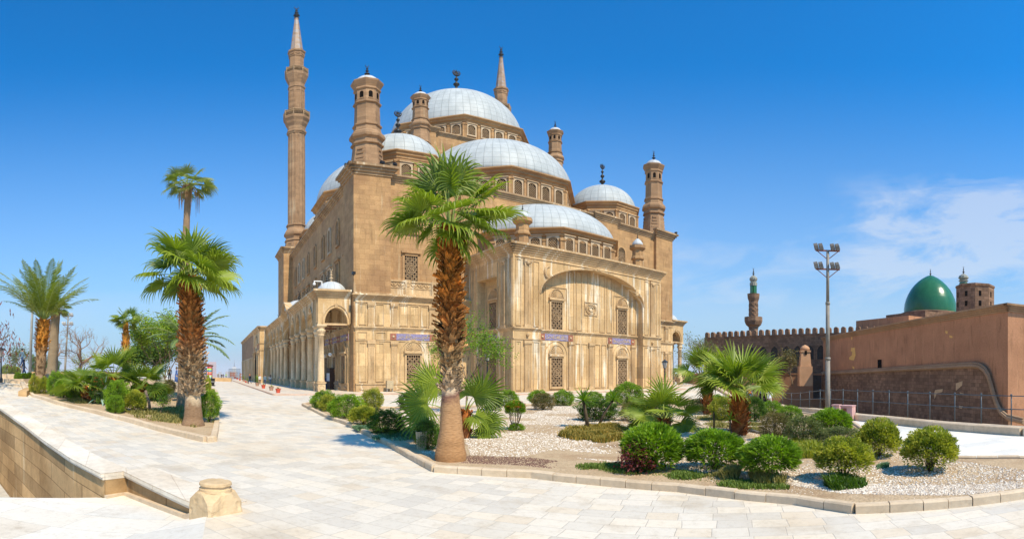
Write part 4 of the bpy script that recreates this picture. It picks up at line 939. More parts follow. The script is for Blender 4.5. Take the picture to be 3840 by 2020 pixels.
# ---- right: railing
def railpoint(px):
    th = (px - CX) / F; d = Vector((sin(th), cos(th)))
    pts = [p + Vector((.30, 0)) for p in kerbR]
    for i in range(len(pts) - 1):
        a, b = pts[i], pts[i + 1]; e = b - a; den = d.x * e.y - d.y * e.x
        if abs(den) < 1e-6: continue
        t = (a.x * e.y - a.y * e.x) / den; s = (a.x * d.y - a.y * d.x) / den
        if t > 0 and 0 <= s <= 1: return a + e * s
    return None
pr = [railpoint(2500 + x / 1.8067) for x in (2421 + 150, 2335, 2131, 1952, 1783, 1633, 1507, 1397, 1293, 1195, 1110, 1040, 968, 905, 845, 785, 728, 675, 625, 580, 540)]
pr = [p for p in pr if p]
rl = empty('railing', (pr[2].x, pr[2].y, 0), 0, 'dark two-bar metal railing along the low stone kerb before the fortress wall', 'railing')
off = Vector((pr[2].x, pr[2].y, 0))
for p in pr:
    g = gz(p.x, p.y); m = MB(); m.tube([(p.x, p.y, g + .2), (p.x, p.y, g + 1.27)], .022, 8); m.ball((p.x, p.y, g + 1.27), .04, 8); m.ball((p.x, p.y, g + .80), .042, 8); m.v = [v - off for v in m.v]; m.build('rail_post', 'rail_metal', rl)
m = MB()
for h in (1.24, .80): m.tube([(p.x, p.y, gz(p.x, p.y) + h) for p in pr], .016, 6)
m.v = [v - off for v in m.v]; m.build('rail_bar', 'rail_metal', rl)

# ---- right: rose coloured fortress building
Pc, Pl = Vector((36.2, 24.4)), Vector((49.5, 70.3)); wang = atan2(Pl.y - Pc.y, Pl.x - Pc.x); WLn = (Pl - Pc).length
stone('mould_tan', (.36, .22, .12), (.48, .31, .18), 9, 9, 0, blockvar=0, joint=1)
fb = empty('fortress_building', (Pc.x, Pc.y, 0), wang, 'long rose plastered building with brown stone base and curved moulding, at the right edge', 'building')
m = MB(); m.box(0, WLn, -22, 0, -4.4, 7.3); m.build('plaster_wall', 'rose_plaster', fb)
m = MB(); cornice(m, 0, WLn, 7.3, 8.0, .45, 1, 0); m.m = Matrix(((0, -1, 0, 0), (-1, 0, 0, 0), (0, 0, 1, 0), (0, 0, 0, 1))); cornice(m, 0, 22, 7.301, 8.001, .45, 1, 0)
m.m = None; m.box(.0, WLn, -22, -.1, 7.9, 8.05); m.build('wall_cornice', 'mould_tan', fb)
curve = [(4.6, 2.62), (3.6, 2.5), (2.9, 2.2), (2.3, 1.6), (1.9, .8), (1.55, 0), (1.1, -.8), (.5, -1.5), (-.4, -1.9), (-2.5, -2.1)]
m = MB(); m.add([], []); 
pl = [(WLn, -4.4), (WLn, 1.75)] + curve[:-1] + [(-.4, -4.4)]
n_ = len(pl); m.add([(x, -.02, z) for x, z in pl] + [(x, .3, z) for x, z in pl], [tuple(range(n_)), tuple(range(n_, 2 * n_))[::-1]] + [(i, (i + 1) % n_, n_ + (i + 1) % n_, n_ + i) for i in range(n_)])
m.build('stone_base', 'brown_stone', fb)
m = MB(); cv = [(WLn, 1.78)] + curve; m.tube([(x, .34, z + .05) for x, z in cv], .22, 6, 0, False); m.tube([(x + (.12 if z < 1 else 0), .30, z + .3) for x, z in cv], .12, 6, 0, False); m.build('moulded_band', 'mould_tan', fb)
def wallhit(px, py, P0=Pc, ang=wang, out=0):
    d = Vector((cos(ang), sin(ang))); nn = Vector((-d.y, d.x)); th = (px - CX) / F; r = Vector((sin(th), cos(th)))
    t = (P0 + nn * out).dot(nn) / r.dot(nn); q = r * t - P0; return q.dot(d), ZZ(py, t)
z7 = lambda x, y: (2500 + x / 1.8067, 850 + y / 1.8067)
a0, zt_ = wallhit(*z7(1460, 898)); a1, zb_ = wallhit(*z7(1430, 972))
m = MB(); m.box(a0, a1, -.02, .02, zb_, zt_); m.build('small_window', 'dark_void', fb)
m = MB(); m.box(a0 - .2, a0, -.02, .06, zb_, zt_ + .1); m.box(a0 - .4, a1 + .4, -.02, .25, zb_ - .25, zb_); m.build('window_sill', 'rose_plaster', fb)
simple('peeled_plaster', (.85, .52, .16), .9, .1)
for poly in ([(1250, 820), (1275, 818), (1280, 870), (1268, 905), (1238, 900), (1236, 885), (1255, 870), (1258, 850), (1248, 840)], [(1257, 945), (1270, 948), (1272, 965), (1262, 962)], [(1250, 745), (1258, 748), (1256, 768), (1251, 762)], [(1915, 735), (1935, 740), (1938, 752), (1918, 752)], [(1888, 705), (1905, 708), (1902, 725), (1890, 720)]):
    pp = [wallhit(*z7(*q)) for q in poly]; n_ = len(pp); m = MB()
    m.add([(x, -.01, z) for x, z in pp] + [(x, .012, z) for x, z in pp], [tuple(range(n_)), tuple(range(n_, 2 * n_))[::-1]] + [(i, (i + 1) % n_, n_ + (i + 1) % n_, n_ + i) for i in range(n_)]); m.build('peeled_patch', 'peeled_plaster', fb)
simple('repair_mortar', (.66, .46, .26), .95, .15)
for poly in ([(1820, 1105), (1870, 1098), (1868, 1118), (1830, 1128), (1815, 1165), (1812, 1130)], [(1960, 1060), (2005, 1045), (2000, 1075), (1960, 1110)], [(1985, 1120), (2018, 1132), (1990, 1130)], [(1980, 1210), (2010, 1215), (1998, 1232), (1983, 1228)]):
    pp = [wallhit(*z7(*q), out=.3) for q in poly]; n_ = len(pp); m = MB()
    m.add([(x, .29, z) for x, z in pp] + [(x, .315, z) for x, z in pp], [tuple(range(n_)), tuple(range(n_, 2 * n_))[::-1]] + [(i, (i + 1) % n_, n_ + (i + 1) % n_, n_ + i) for i in range(n_)]); m.build('mortar_patch', 'repair_mortar', fb)
# upper block and rubble behind the cornice
def block(name, px0, px1, r0, r1, ztop, zbot, depth, mat, parent, label=None, cat=None):
    a, b = A(px0, r0), A(px1, r1); ang = atan2(b.y - a.y, b.x - a.x); o = MB(); o.box(0, (b - a).length, 0, depth, zbot, ztop)
    ob = o.build(name, mat, None, norm=True); ob.location = (a.x, a.y, 0); ob.rotation_euler = (0, 0, ang)
    return tag(ob, label, cat)
block('plaster_block', z7(1283, 0)[0], z7(1640, 0)[0], 93, 84, ZZ(z7(0, 618)[1], 88), 0, 8, 'rose_plaster', None, 'plain rose plastered block rising just behind the cornice, left of the green dome', 'building')
# ---- the crenellated mosque with green dome
cm = empty('crenellated_wall', (*A(2641, 100), 0), 0, 'long brown stone mosque wall topped by rounded merlons, with a row of pointed windows', 'wall')
Na, Nb = A(2641, 100), A(3206, 86.7); nang = atan2(Nb.y - Na.y, Nb.x - Na.x); cm.rotation_euler = (0, 0, nang); NL = (Nb - Na).length + 8
m = MB(); m.box(0, NL, 0, 1.2, -4.5, 8.75); m.box(0, NL, -.12, 1.3, 8.75, 8.95); m.box(0, 1.2, 1.2, 30, -4.5, 8.75)
simple('window_grey', (.05, .045, .04), .9, .2)
m.build('crenel_wall_face', 'brown_stone', cm)
x = .1; 
while x < NL - .6:
    m = MB(); m.ext([(x, 8.94), (x, 9.6)] + archpts(x, x + .78, 9.6, .42, 8) + [(x + .78, 8.94)], .1, .75); m.build('merlon', 'brown_stone', cm); x += 1.33
for i in range(4):
    y = 2.2 + 1.5 * i; m = MB(Matrix(((0, 1, 0, 0), (1, 0, 0, 0), (0, 0, 1, 0), (0, 0, 0, 1)))); m.ext([(y, 8.7), (y, 9.6)] + archpts(y, y + .78, 9.6, .42, 8) + [(y + .78, 8.7)], .1, .75); m.build('merlon', 'brown_stone', cm)
for xz in (575, 655, 731, 812, 888, 972, 1047):
    th = (z7(xz, 0)[0] - CX) / F; d = Vector((cos(nang), sin(nang))); nn = Vector((-d.y, d.x)); r = Vector((sin(th), cos(th))); t = Na.dot(nn) / r.dot(nn); a = (r * t - Na).dot(d)
    m = MB(); m.ext([(a - .72, 4.4), (a + .72, 4.4)] + [(q, z) for q, z in archpts(a - .72, a + .72, 5.9, .95, 10, .4)][::-1], -.02, .0, 1)
    m.ext([(a - .92, 4.3), (a - .72, 4.3)] + archpts(a - .72, a + .72, 5.9, .95, 10, .4) + [(a + .72, 4.3), (a + .92, 4.3)] + archpts(a - .92, a + .92, 5.95, 1.15, 10, .4)[::-1], -.10, 0, 0)
    m.build('pointed_window', ['brown_stone', 'window_grey'], cm)
# ornate stone minaret behind it
MP = A(z7(588, 0)[0], 106); R6 = 106
mn = empty('stone_minaret', (MP.x, MP.y, 0), .3, 'ornate carved stone minaret with green tiled lantern and ribbed bulb, rising behind the crenellated wall', 'minaret')
zz_ = lambda y: ZZ(z7(0, y)[1], R6)
m = MB(); pr_ = [(1.75, 4), (1.75, zz_(720)), (1.7, zz_(700)), (1.9, zz_(680)), (2.9, zz_(665)), (3.2, zz_(650)), (3.4, zz_(640)), (3.4, zz_(612)), (3.3, zz_(612)), (3.2, zz_(632)), (1.75, zz_(632)), (1.7, zz_(520)), (1.8, zz_(505)), (2.2, zz_(485)), (2.35, zz_(455)), (2.25, zz_(455)), (2.2, zz_(470)), (1.35, zz_(470))]
m.lathe([(r * .56, z) for r, z in pr_], 16, 0, 0, False, flute=.04)
for s in (1, -1):
    for k in range(8):
        pts = [(.97 * cos(k * pi / 4 + s * t * .35), .97 * sin(k * pi / 4 + s * t * .35), zz_(620) + (zz_(520) - zz_(620)) * t / 8) for t in range(9)]; m.tube(pts, .06, 4, 0, False)
m.build('minaret_shaft', 'brown_stone', mn)
m = MB(); m.lathe([(.72, zz_(470)), (.72, zz_(400))], 16, 0, 0, False, flute=.14); m.build('green_lantern', 'green_tile_dome', mn)
m = MB(); m.lathe([(.78, zz_(400)), (.78, zz_(380)), (.6, zz_(378)), (.62, zz_(372)), (.84, zz_(358)), (.82, zz_(348)), (.5, zz_(336)), (.08, zz_(329))], 24, 0, 0, False, flute=.08)
simple('bulb_plaster', (.30, .30, .25), .8, .35, 4)
m.build('ribbed_bulb', 'bulb_plaster', mn)
m = MB(); finial(m, 0, 0, zz_(330), zz_(275) - zz_(330)); m.build('minaret_finial', 'bronze', mn)
# green dome on its drum
GD = A(z7(1787, 0)[0], 104); zg = lambda y: ZZ(z7(0, y)[1], 104); GR = 180 / 1.8067 * PM(104)
gd = empty('green_dome', (GD.x, GD.y, 0), 0, 'large glossy green tiled dome with pointed crown, left of the squat octagonal tower', 'dome')
zb0 = zg(592); H_ = zg(328) - zb0
prof = [(1.0, 0), (1.003, .10), (.978, .24), (.925, .37), (.85, .49), (.75, .61), (.625, .72), (.475, .82), (.31, .905), (.14, .97), (.004, 1)]
m = MB(); pf = []
for i in range(len(prof) - 1):
    for k in range(3): t = k / 3; pf.append((GR * (prof[i][0] * (1 - t) + prof[i + 1][0] * t), H_ * (prof[i][1] * (1 - t) + prof[i + 1][1] * t)))
pf.append((.02, H_)); m.lathe(pf, 64, 0, 0, False, True); o = m.build('dome_shell', 'green_tile_dome', gd); o.location = (0, 0, zb0)
m = MB(); m.lathe([(GR + .5, 5), (GR + .5, zg(590)), (GR - .2, zg(582))], 16, 0, 0); m.box(-GR * 1.35, GR * 1.1, -GR, GR, 4, zg(604)); m.build('dome_drum', 'brown_stone', gd)
m = MB(); finial(m, 0, 0, zg(330), zg(282) - zg(330)); m.build('dome_finial', 'bronze', gd)
# octagonal tower, second bulb behind it
TP = A(z7(2090, 0)[0], 72); TR = 128 / 1.8067 * PM(72)
ow = empty('octagonal_tower', (TP.x, TP.y, 0), 1.05, 'squat octagonal brown stone tower with small square windows, right of the green dome', 'tower'); zt7 = lambda y: ZZ(z7(0, y)[1], 72)
m = MB(); m.lathe([(TR * .93, 4), (TR * .93, zt7(418))], 8, 0, 0); m.lathe([(TR * .93, zt7(418)), (TR * .965, zt7(416)), (TR * .965, zt7(404)), (TR * .93, zt7(400))], 8, 0, 0); m.build('tower_wall', 'brown_stone', ow)
for k in range(8):
    for z in (zt7(490), zt7(555)):
        m = MB(facem(0, 0, k * pi / 4, TR * .93)); m.box(-.2 - .3, .2 - .3, -.02, .02, z + .1, z + .85); m.build('tower_window', 'dark_void', ow)
BP = A(z7(2011, 0)[0], 112); zb7 = lambda y: ZZ(z7(0, y)[1], 112)
bm = empty('bulb_minaret', (BP.x, BP.y, 0), 0, 'top of a minaret with grey ribbed bulb, peeping over the squat octagonal tower', 'minaret')
m = MB(); m.lathe([(.95, 8), (.95, zb7(412)), (.9, zb7(405)), (.85, zb7(372)), (1.15, zb7(366)), (.75, zb7(360)), (1.2, zb7(348)), (1.05, zb7(335)), (.4, zb7(322)), (.1, zb7(318))], 20, 0, 0, False, flute=.06); m.build('bulb', 'bulb_plaster', bm)
m = MB(); m.lathe([(1.0, zb7(412)), (.96, zb7(380))], 16, 0, 0, False, flute=.1); m.build('green_band', 'green_tile_dome', bm)
m = MB(); finial(m, 0, 0, zb7(320), zb7(265) - zb7(320)); m.build('bulb_finial', 'bronze', bm)
# low wall with niche and domed shaft
La, Lb = A(2600, 88), Pl + Vector((-.6, -.6)); lang = atan2(Lb.y - La.y, Lb.x - La.x); LL = (Lb - La).length
lw_ = empty('low_wall', (La.x, La.y, 0), lang, 'low brown plastered wall with a dark niche, between the palm crown and the fortress building', 'wall')
simple('brown_plaster', (.36, .19, .105), .9, .15, .6)
m = MB(); m.box(0, LL, 0, .8, -4.5, 1.75); m.box(0, LL, -.1, .9, 1.75, 1.95); m.build('low_wall_face', 'brown_plaster', lw_)
b0 = wallhit(*z7(992, 1005), P0=La, ang=lang); b1 = wallhit(*z7(1050, 1165), P0=La, ang=lang)
m = MB(); m.box(b0[0], b1[0], -.012, .02, b1[1], b0[1]); m.build('niche', 'window_grey', lw_)
m = MB(); m.box(b0[0] - .3, b1[0] + .3, -.3, 0, b1[1] - .25, b1[1]); m.build('niche_sill', 'brown_plaster', lw_)
SP = A(z7(937, 0)[0], 79); zs7 = lambda y: ZZ(z7(0, y)[1], 79)
sh = empty('domed_shaft', (SP.x, SP.y, 0), lang + .2, 'slender plastered ventilation shaft with a small domed cap, standing before the pointed windows', 'shaft')
simple('tan_plaster', (.52, .29, .155), .9, .15, .8)
m = MB(); w1, w2 = 1.02, .80; m.box(-w1, w1, -w1, w1, 0, zs7(945)); m.add([(-w1 * .85, -w1 * .85, zs7(945)), (w1 * .85, -w1 * .85, zs7(945)), (w1 * .85, w1 * .85, zs7(945)), (-w1 * .85, w1 * .85, zs7(945)), (-w2 * .85, -w2 * .85, zs7(850)), (w2 * .85, -w2 * .85, zs7(850)), (w2 * .85, w2 * .85, zs7(850)), (-w2 * .85, w2 * .85, zs7(850))], [(0, 1, 5, 4), (1, 2, 6, 5), (2, 3, 7, 6), (3, 0, 4, 7), (4, 5, 6, 7)])
m.box(-w2, w2, -w2, w2, zs7(850), zs7(838)); m.lathe([(.78, zs7(838)), (.72, zs7(820)), (.45, zs7(808)), (.08, zs7(800))], 12, 0, 0, False, True); m.build('shaft_body', 'tan_plaster', sh)
m = MB(); m.box(-.18, .18, -w2 - .02, -w2 + .05, zs7(868), zs7(840)); m.build('shaft_opening', 'dark_void', sh)
# distant walls past the right arcade
block('distant_wall', 2500, 2660, 125, 118, ZZ(1414, 122), -5, 3, 'rose_plaster', None, 'low distant terracotta wall seen between the mosque column and the palms', 'wall')
block('distant_parapet', 2525, 2575, 140, 135, ZZ(1401, 138), -5, 3, 'brown_stone', None, 'broken brown masonry stub above the distant terracotta wall', 'wall')
# ---- left: parapets and steps
def parapet(name, a, b, h, label, w=.5):
    o = MB(); strip(o, [a.lerp(b, k / 8) for k in range(9)], 0, w, lambda p: gz(p.x, p.y) + h, lambda p: gz(p.x, p.y) - .6); q = Vector((a.x, a.y, 0)); o.v = [v - q for v in o.v]
    ob = o.build(name, 'kerb_ochre'); ob.location = q; return tag(ob, label, 'wall')
stone('kerb_ochre', (.54, .33, .15), (.68, .46, .24), 1.2, .35, .012, blockvar=.1, joint=.75)
pa = A(215, 48), A(470, 62)
parapet('parapet_wall', A(130, 46), A(480, 60), .62, 'low sand coloured parapet behind the bare tree and hedges, far left')
parapet('parapet_wall', A(740, 119), A(866, 116), .85, 'low ochre parapet closing the far end of the avenue beyond the walkers')
m = MB()
for i, (y0, r) in enumerate(((0, 33), (1, 34.2), (2, 35.4))):
    a, b = A(-60, r), A(88, r - 1.0); q = [a, b, b + Vector((-1, 3)), a + Vector((-1, 3))]; g = gz(b.x, b.y); m.prism([(p.x, p.y) for p in q], g - .5, g + .16 * (i + 1))
m.build('garden_steps', 'kerb_stone')['kind'] = 'structure'
parapet('bed_wall', P(100, 1446), P(380, 1418), .32, 'pale stone edging wall of the raised hedge bed at the left')
# ---- far city in the haze
rnd = random.Random(3)
simple('city_pale', (.50, .43, .38), .9, .2, .01, 0); simple('city_pink', (.55, .36, .34), .9, .1, .01, 0); simple('city_white', (.62, .60, .58), .9, .1, .01, 0); simple('city_grey', (.32, .34, .38), .9, .1, .01, 0)
m = MB()
for i in range(1500):
    r = rnd.uniform(900, 5200) if i % 3 else rnd.uniform(3500, 6500); th = rnd.uniform(-1.35, -.40)
    if rnd.random() < .06: th = rnd.uniform(.25, .45)
    w = rnd.uniform(14, 45); h = rnd.uniform(12, 42) if rnd.random() < .93 else rnd.uniform(45, 80)
    if h > 50: r = rnd.uniform(3000, 6000)
    x, y = r * sin(th), r * cos(th); m.box(x - w / 2, x + w / 2, y - w / 2, y + w / 2, -62.5, -62 + h)
tag(m.build('distant_city', 'city_pale'), 'pale hazy city blocks spread over the plain below the horizon', 'city', kind='stuff')
def tower(name, px0, px1, pytop, r, mat, label, top=None):
    c = A((px0 + px1) / 2, r); w = (px1 - px0) * PM(r); o = empty(name, (c.x, c.y, -62), -(((px0 + px1) / 2) - CX) / F, label, 'tower block'); zt = ZZ(pytop, r) + 62
    m = MB(); m.box(-w / 2, w / 2, -w / 2, w / 2, 0, zt); m.build('tower_wall', mat, o)
    m = MB()
    for k in range(6): x = -w / 2 + w * (k + .3) / 6; m.box(x, x + w * .06, -w / 2 - .6, -w / 2 + .1, 10, zt - 6)
    m.build('window_strip', 'city_grey', o)
    if top:
        m = MB(); m.box(-w * .4, w * .4, -w * .4, w * .4, zt, zt + 4); m.tube([(0, 0, zt + 4), (0, 0, zt + top)], [2.5, .6], 5); m.build('rooftop_mast', 'city_grey', o)
tower('hazy_tower', 784, 811, 1357, 2600, 'city_pink', 'pinkish high-rise tower fading in the haze above the avenue')
tower('hazy_tower', 871, 886, 1376, 2900, 'city_white', 'pale square high-rise with a thin mast, in the haze left of the courtyard wall', 44)
# ============================================================ PLANTS
R = random.Random(11)
def V3(p, z): return Vector((p.x, p.y, z))
def leafstrip(mb, pts, ws, nrm, fold=.25):
    vs = []; n = len(pts)
    for i in range(n):
        d = (pts[min(i + 1, n - 1)] - pts[max(i - 1, 0)]).normalized(); s = d.cross(nrm); s = s.normalized() if s.length > 1e-4 else d.orthogonal().normalized(); nn = s.cross(d)
        w = ws[i]; vs += [pts[i] - s * w + nn * w * fold, pts[i] - nn * w * fold, pts[i] + s * w + nn * w * fold]
    fs = []
    for i in range(n - 1):
        a = i * 3; fs += [(a, a + 1, a + 4, a + 3), (a + 1, a + 2, a + 5, a + 4)]
    mb.add(vs, fs)
def fan_leaf(mb, base, az, el, pet, Lb, rnd, droop=.5, nseg=26, spread=2.15, petm=None, thick=1.0, roll=.75, face=None):
    h = Vector((cos(az), sin(az), 0)); up = Vector((0, 0, 1)); side = Vector((-sin(az), cos(az), 0))
    d0 = h * cos(el) + up * sin(el); pts = []; p = base.copy(); d = d0.copy()
    for i in range(7):
        pts.append(p.copy()); p += d * pet / 6; d = (d - up * .055 * (1 if el > -.3 else .3)).normalized()
    petm.tube(pts, [.034 * thick, .024 * thick, .02 * thick, .018 * thick, .016 * thick, .014 * thick, .012 * thick], 4, 0, True, False)
    hub = pts[-1]; ax = (pts[-1] - pts[-2]).normalized(); ax = (ax - up * rnd.uniform(.1, .55)).normalized(); side = (side - ax * side.dot(ax)).normalized(); nrm = side.cross(ax).normalized(); nrm = -nrm if nrm.z < 0 else nrm
    rl_ = rnd.uniform(-1, 1) * roll; side, nrm = (side * cos(rl_) + nrm * sin(rl_)), (nrm * cos(rl_) - side * sin(rl_))
    if face is not None: nrm = (face - ax * face.dot(ax)).normalized(); side = ax.cross(nrm)
    tn = rnd.uniform(.15, .75)
    for k in range(nseg):
        q = (k + .5) / nseg * 2 - 1; ph = q * spread; L_ = Lb * (1 - .30 * abs(q) ** 2) * rnd.uniform(.9, 1.07)
        dd = (ax * cos(ph) + side * sin(ph)); dd = (dd + nrm * (.16 - .10 * abs(q))).normalized()
        pp = []; ws = []; pos = hub.copy(); cd = dd.copy(); st = 8; hang = rnd.uniform(.45, 1.3) if rnd.random() < .85 else 2.2
        for i in range(st + 1):
            t = i / st; pp.append(pos.copy())
            w = t * L_ * tan(spread / nseg) * 1.05 if t < .48 else .48 * L_ * tan(spread / nseg) * (1 - ((t - .48) / .52) ** 1.3)
            ws.append(max(w, .002))
            pos = pos + cd * L_ / st
            g = 0 if t < .38 else droop * (t - .36) * 2.6 * hang
            cd = (cd - up * g * .6 - up * .015 + Vector((rnd.gauss(0, .02), rnd.gauss(0, .02), 0))).normalized()
        mb.tint = max(0, min(1, tn + rnd.uniform(-.15, .15) + .0))
        leafstrip(mb, pp, ws, nrm, .35)
        for j in range(6): mb.t[-1 - j] = min(1, mb.t[-1 - j] + .3)
    return hub
def boots(mb, z0, z1, rf, n, size, rnd, out=.5, lean=lambda z: (0, 0), col=None):
    for i in range(n):
        t = (i + rnd.random()) / n; z = z0 + (z1 - z0) * t; a = rnd.uniform(0, 2 * pi); r = rf(z); lx, ly = lean(z)
        h = Vector((cos(a), sin(a), 0)); s = Vector((-sin(a), cos(a), 0)); up = Vector((0, 0, 1)); L_ = size * rnd.uniform(.5, 1.45); w = size * rnd.uniform(.18, .42); o = out * rnd.uniform(.3, 1.8); s = (s + up * rnd.uniform(-.35, .35)).normalized()
        c = Vector((lx, ly, z)) + h * r * .96
        d1 = (up + h * o).normalized(); c1 = c + d1 * L_ * .55; d2 = (up * .75 + h * (o + .5)).normalized(); c2 = c1 + d2 * L_ * .45
        nn = (h - up * .4).normalized() * .016
        mb.tint = rnd.random() ** 1.5 * .85 + (.3 if rnd.random() < .14 else 0)
        vs = [c - s * w, c + s * w, c1 - s * w * .75 + nn, c1 + s * w * .75 + nn, c2 - s * w * .45, c2 + s * w * .3 + up * .02, c + h * .02 - s * w * .3, c1 + h * .03, c2 + h * .01 - up * .03]
        mb.add(vs, [(0, 6, 7, 2), (6, 1, 3, 7), (2, 7, 8, 4), (7, 3, 5, 8), (0, 2, 3, 1), (2, 4, 5, 3)])
def fan_palm(name, loc, label, H, prof, crown, seed, trunkmat, boot=None, group=None, leafmat='fan_leaf', skirt=0, lean=(0, 0), cat='palm tree', dead=0, extra=()):
    rnd = random.Random(seed); o = empty(name, loc, 0, label, cat, group)
    ln = lambda z: (lean[0] * (z / max(H, .01)) ** 1.5, lean[1] * (z / max(H, .01)) ** 1.5)
    if H > .05:
        t = MB(); n = 20; rows = max(6, int(H / .05)); vs = []
        def rf(z):
            for i in range(len(prof) - 1):
                if z <= prof[i + 1][0]: k = (z - prof[i][0]) / max(1e-6, prof[i + 1][0] - prof[i][0]); k = k * k * (3 - 2 * k); return prof[i][1] * (1 - k) + prof[i + 1][1] * k
            return prof[-1][1]
        for j in range(rows + 1):
            z = H * j / rows; r = rf(z); lx, ly = ln(z)
            for k in range(n):
                a = 2 * pi * k / n; q = r * (1 + .09 * noise.noise(Vector((cos(a) * 1.6, sin(a) * 1.6, z * 2.2 + seed))) + .035 * noise.noise(Vector((cos(a), sin(a), z * 13)))); vs.append((lx + q * cos(a), ly + q * sin(a), z - (.06 if j == 0 else 0)))
        fs = [(j * n + k, j * n + (k + 1) % n, (j + 1) * n + (k + 1) % n, (j + 1) * n + k) for j in range(rows) for k in range(n)] + [tuple(rows * n + k for k in range(n))]
        t.add(vs, fs, 0, True); t.build('trunk', trunkmat, o, tint=True)
        if boot:
            b = MB()
            for (z0, z1, cnt, sz, out) in boot: boots(b, z0, z1, rf, cnt, sz, rnd, out, ln)
            b.build('leaf_bases', trunkmat, o, norm=False, tint=True)
    m = MB(); pm = MB(); lx, ly = ln(H)
    for (cnt, e0, e1, pet, Lb, dr) in crown:
        a0 = rnd.uniform(0, 6.28)
        for i in range(cnt):
            az = a0 + i * 2.39996 + rnd.uniform(-.25, .25); el = rnd.uniform(e0, e1)
            fan_leaf(m, Vector((lx, ly, H + rnd.uniform(-.12, .05))) + Vector((cos(az), sin(az), 0)) * .05, az, el, pet * rnd.uniform(.85, 1.15), Lb * rnd.uniform(.85, 1.1), rnd, dr, petm=pm)
    for (az, el, pet, Lb, dr) in extra: fan_leaf(m, Vector((lx, ly, H - .05)), az, el, pet, Lb, rnd, dr, petm=pm, roll=.3)
    m.build('fronds', leafmat, o, norm=False, tint=True); pm.tint = .7; pm.build('leaf_stalks', 'stalk', o, norm=False)
    if dead:
        d = MB()
        for i in range(dead):
            az = rnd.uniform(0, 6.28); p0 = Vector((lx, ly, H - .05)); pts = [p0]; L_ = rnd.uniform(.7, 1.5)
            for k in range(7): pts.append(pts[-1] + Vector((cos(az) * .16 * L_ * max(0, 1 - k / 3.5), sin(az) * .16 * L_ * max(0, 1 - k / 3.5), -.03 - .17 * L_ * min(1, k / 3))))
            d.tube(pts, [.02] * 6 + [.01, .004], 3, 0, True, False)
        d.build('hanging_stalks', 'dead_stalk', o, norm=False)
    return o
simple('stalk', (.30, .36, .08), .6, .2, 5, 0); simple('dead_stalk', (.42, .24, .13), .9, .3, 5, 0)
trunk_mat('trunk_big', [(0, (.45, .24, .105)), (.235, (.50, .29, .145)), (.262, (.22, .11, .08)), (.30, (.66, .50, .34)), (.42, (.62, .40, .19)), (.55, (.42, .20, .065)), (.72, (.56, .20, .032)), (1, (.40, .14, .026))], 0, 5.3)
trunk_mat('trunk_left', [(0, (.34, .21, .12)), (.13, (.30, .19, .11)), (.18, (.60, .46, .30)), (.45, (.54, .36, .19)), (.60, (.55, .22, .06)), (1, (.48, .17, .04))], 0, 5.4)
trunk_mat('trunk_orange', [(0, (.34, .13, .05)), (.5, (.55, .17, .035)), (1, (.62, .20, .035))], 0, 1.6)
trunk_mat('trunk_thin', [(0, (.36, .27, .17)), (.6, (.34, .24, .14)), (1, (.36, .20, .10))], 0, 9)
trunk_mat('trunk_date', [(0, (.36, .25, .15)), (.35, (.44, .28, .15)), (.5, (.62, .26, .04)), (1, (.68, .29, .05))], 0, 5.5)
trunk_mat('trunk_skinny', [(0, (.30, .21, .13)), (1, (.34, .23, .14))], 0, 9)
# big palm in the foreground
p = P(1690, 1738); 
fan_palm('fan_palm', V3(p, .07), 'tallest foreground fan palm with bare swollen foot, shaggy orange brown trunk and bright green crown', 5.25,
    [(0, .345), (.12, .35), (.4, .31), (.75, .245), (1.1, .22), (1.45, .205), (1.5, .20), (2.0, .16), (2.8, .17), (3.8, .175), (4.6, .15), (5.25, .12)],
    [(10, 1.0, 1.45, .95, .88, .7), (8, .4, .9, .70, .84, 1.3), (7, -.15, .35, .66, .78, 2.0), (6, -.9, -.35, .4, .72, 1.8)], 7, 'trunk_big',
    [(1.5, 2.3, 230, .15, .7), (2.3, 3.3, 300, .22, .9), (3.3, 4.4, 380, .20, .7), (4.4, 5.1, 200, .20, .5)], lean=(0, 0), extra=[(0.05, .42, .95, .85, .7), (3.25, .30, .9, .8, .9), (2.7, .85, 1.0, .85, .6), (.35, .9, 1.0, .85, .7)])
# second big palm, left
p = P(725, 1603)
fan_palm('fan_palm', V3(p, gz(p.x, p.y) + .07), 'big fan palm with grey scaly lower trunk, at the pointed tip of the left bed', 5.35,
    [(0, .42), (.3, .34), (.9, .30), (1.1, .28), (1.7, .36), (2.6, .355), (3.6, .32), (4.5, .28), (5.3, .19)],
    [(8, 1.0, 1.45, 1.0, 1.15, .5), (9, .4, .9, .95, 1.15, 1.0), (9, -.1, .3, 1.0, 1.1, 1.6), (4, -.7, -.3, .6, .9, 1.5)], 23, 'trunk_left',
    [(1.05, 2.0, 260, .22, .8), (2.0, 3.4, 400, .24, .8), (3.4, 4.6, 320, .24, .6), (4.6, 5.2, 150, .24, .5)], lean=(-.1, -.1))
# tall thin palm behind it
p = A(683, 24); g = gz(p.x, p.y)
fan_palm('fan_palm', V3(p, g), 'highest thin fan palm with small crown and dangling dead stalks, on the left', 10.9,
    [(0, .30), (1, .22), (5.0, .22), (5.4, .28), (6.3, .26), (7.0, .24), (7.9, .32), (8.0, .17), (10.4, .15), (10.9, .24)],
    [(8, .5, 1.3, .65, .75, .9), (9, -.1, .4, .8, .75, 1.5), (4, -.6, -.2, .55, .65, 1.5)], 5, 'trunk_skinny',
    [(5.2, 6.0, 60, .2, .4), (7.0, 8.05, 110, .22, .6), (10.4, 10.85, 40, .16, .3)], leafmat='fan_leaf_dull', dead=16, lean=(.35, 0))
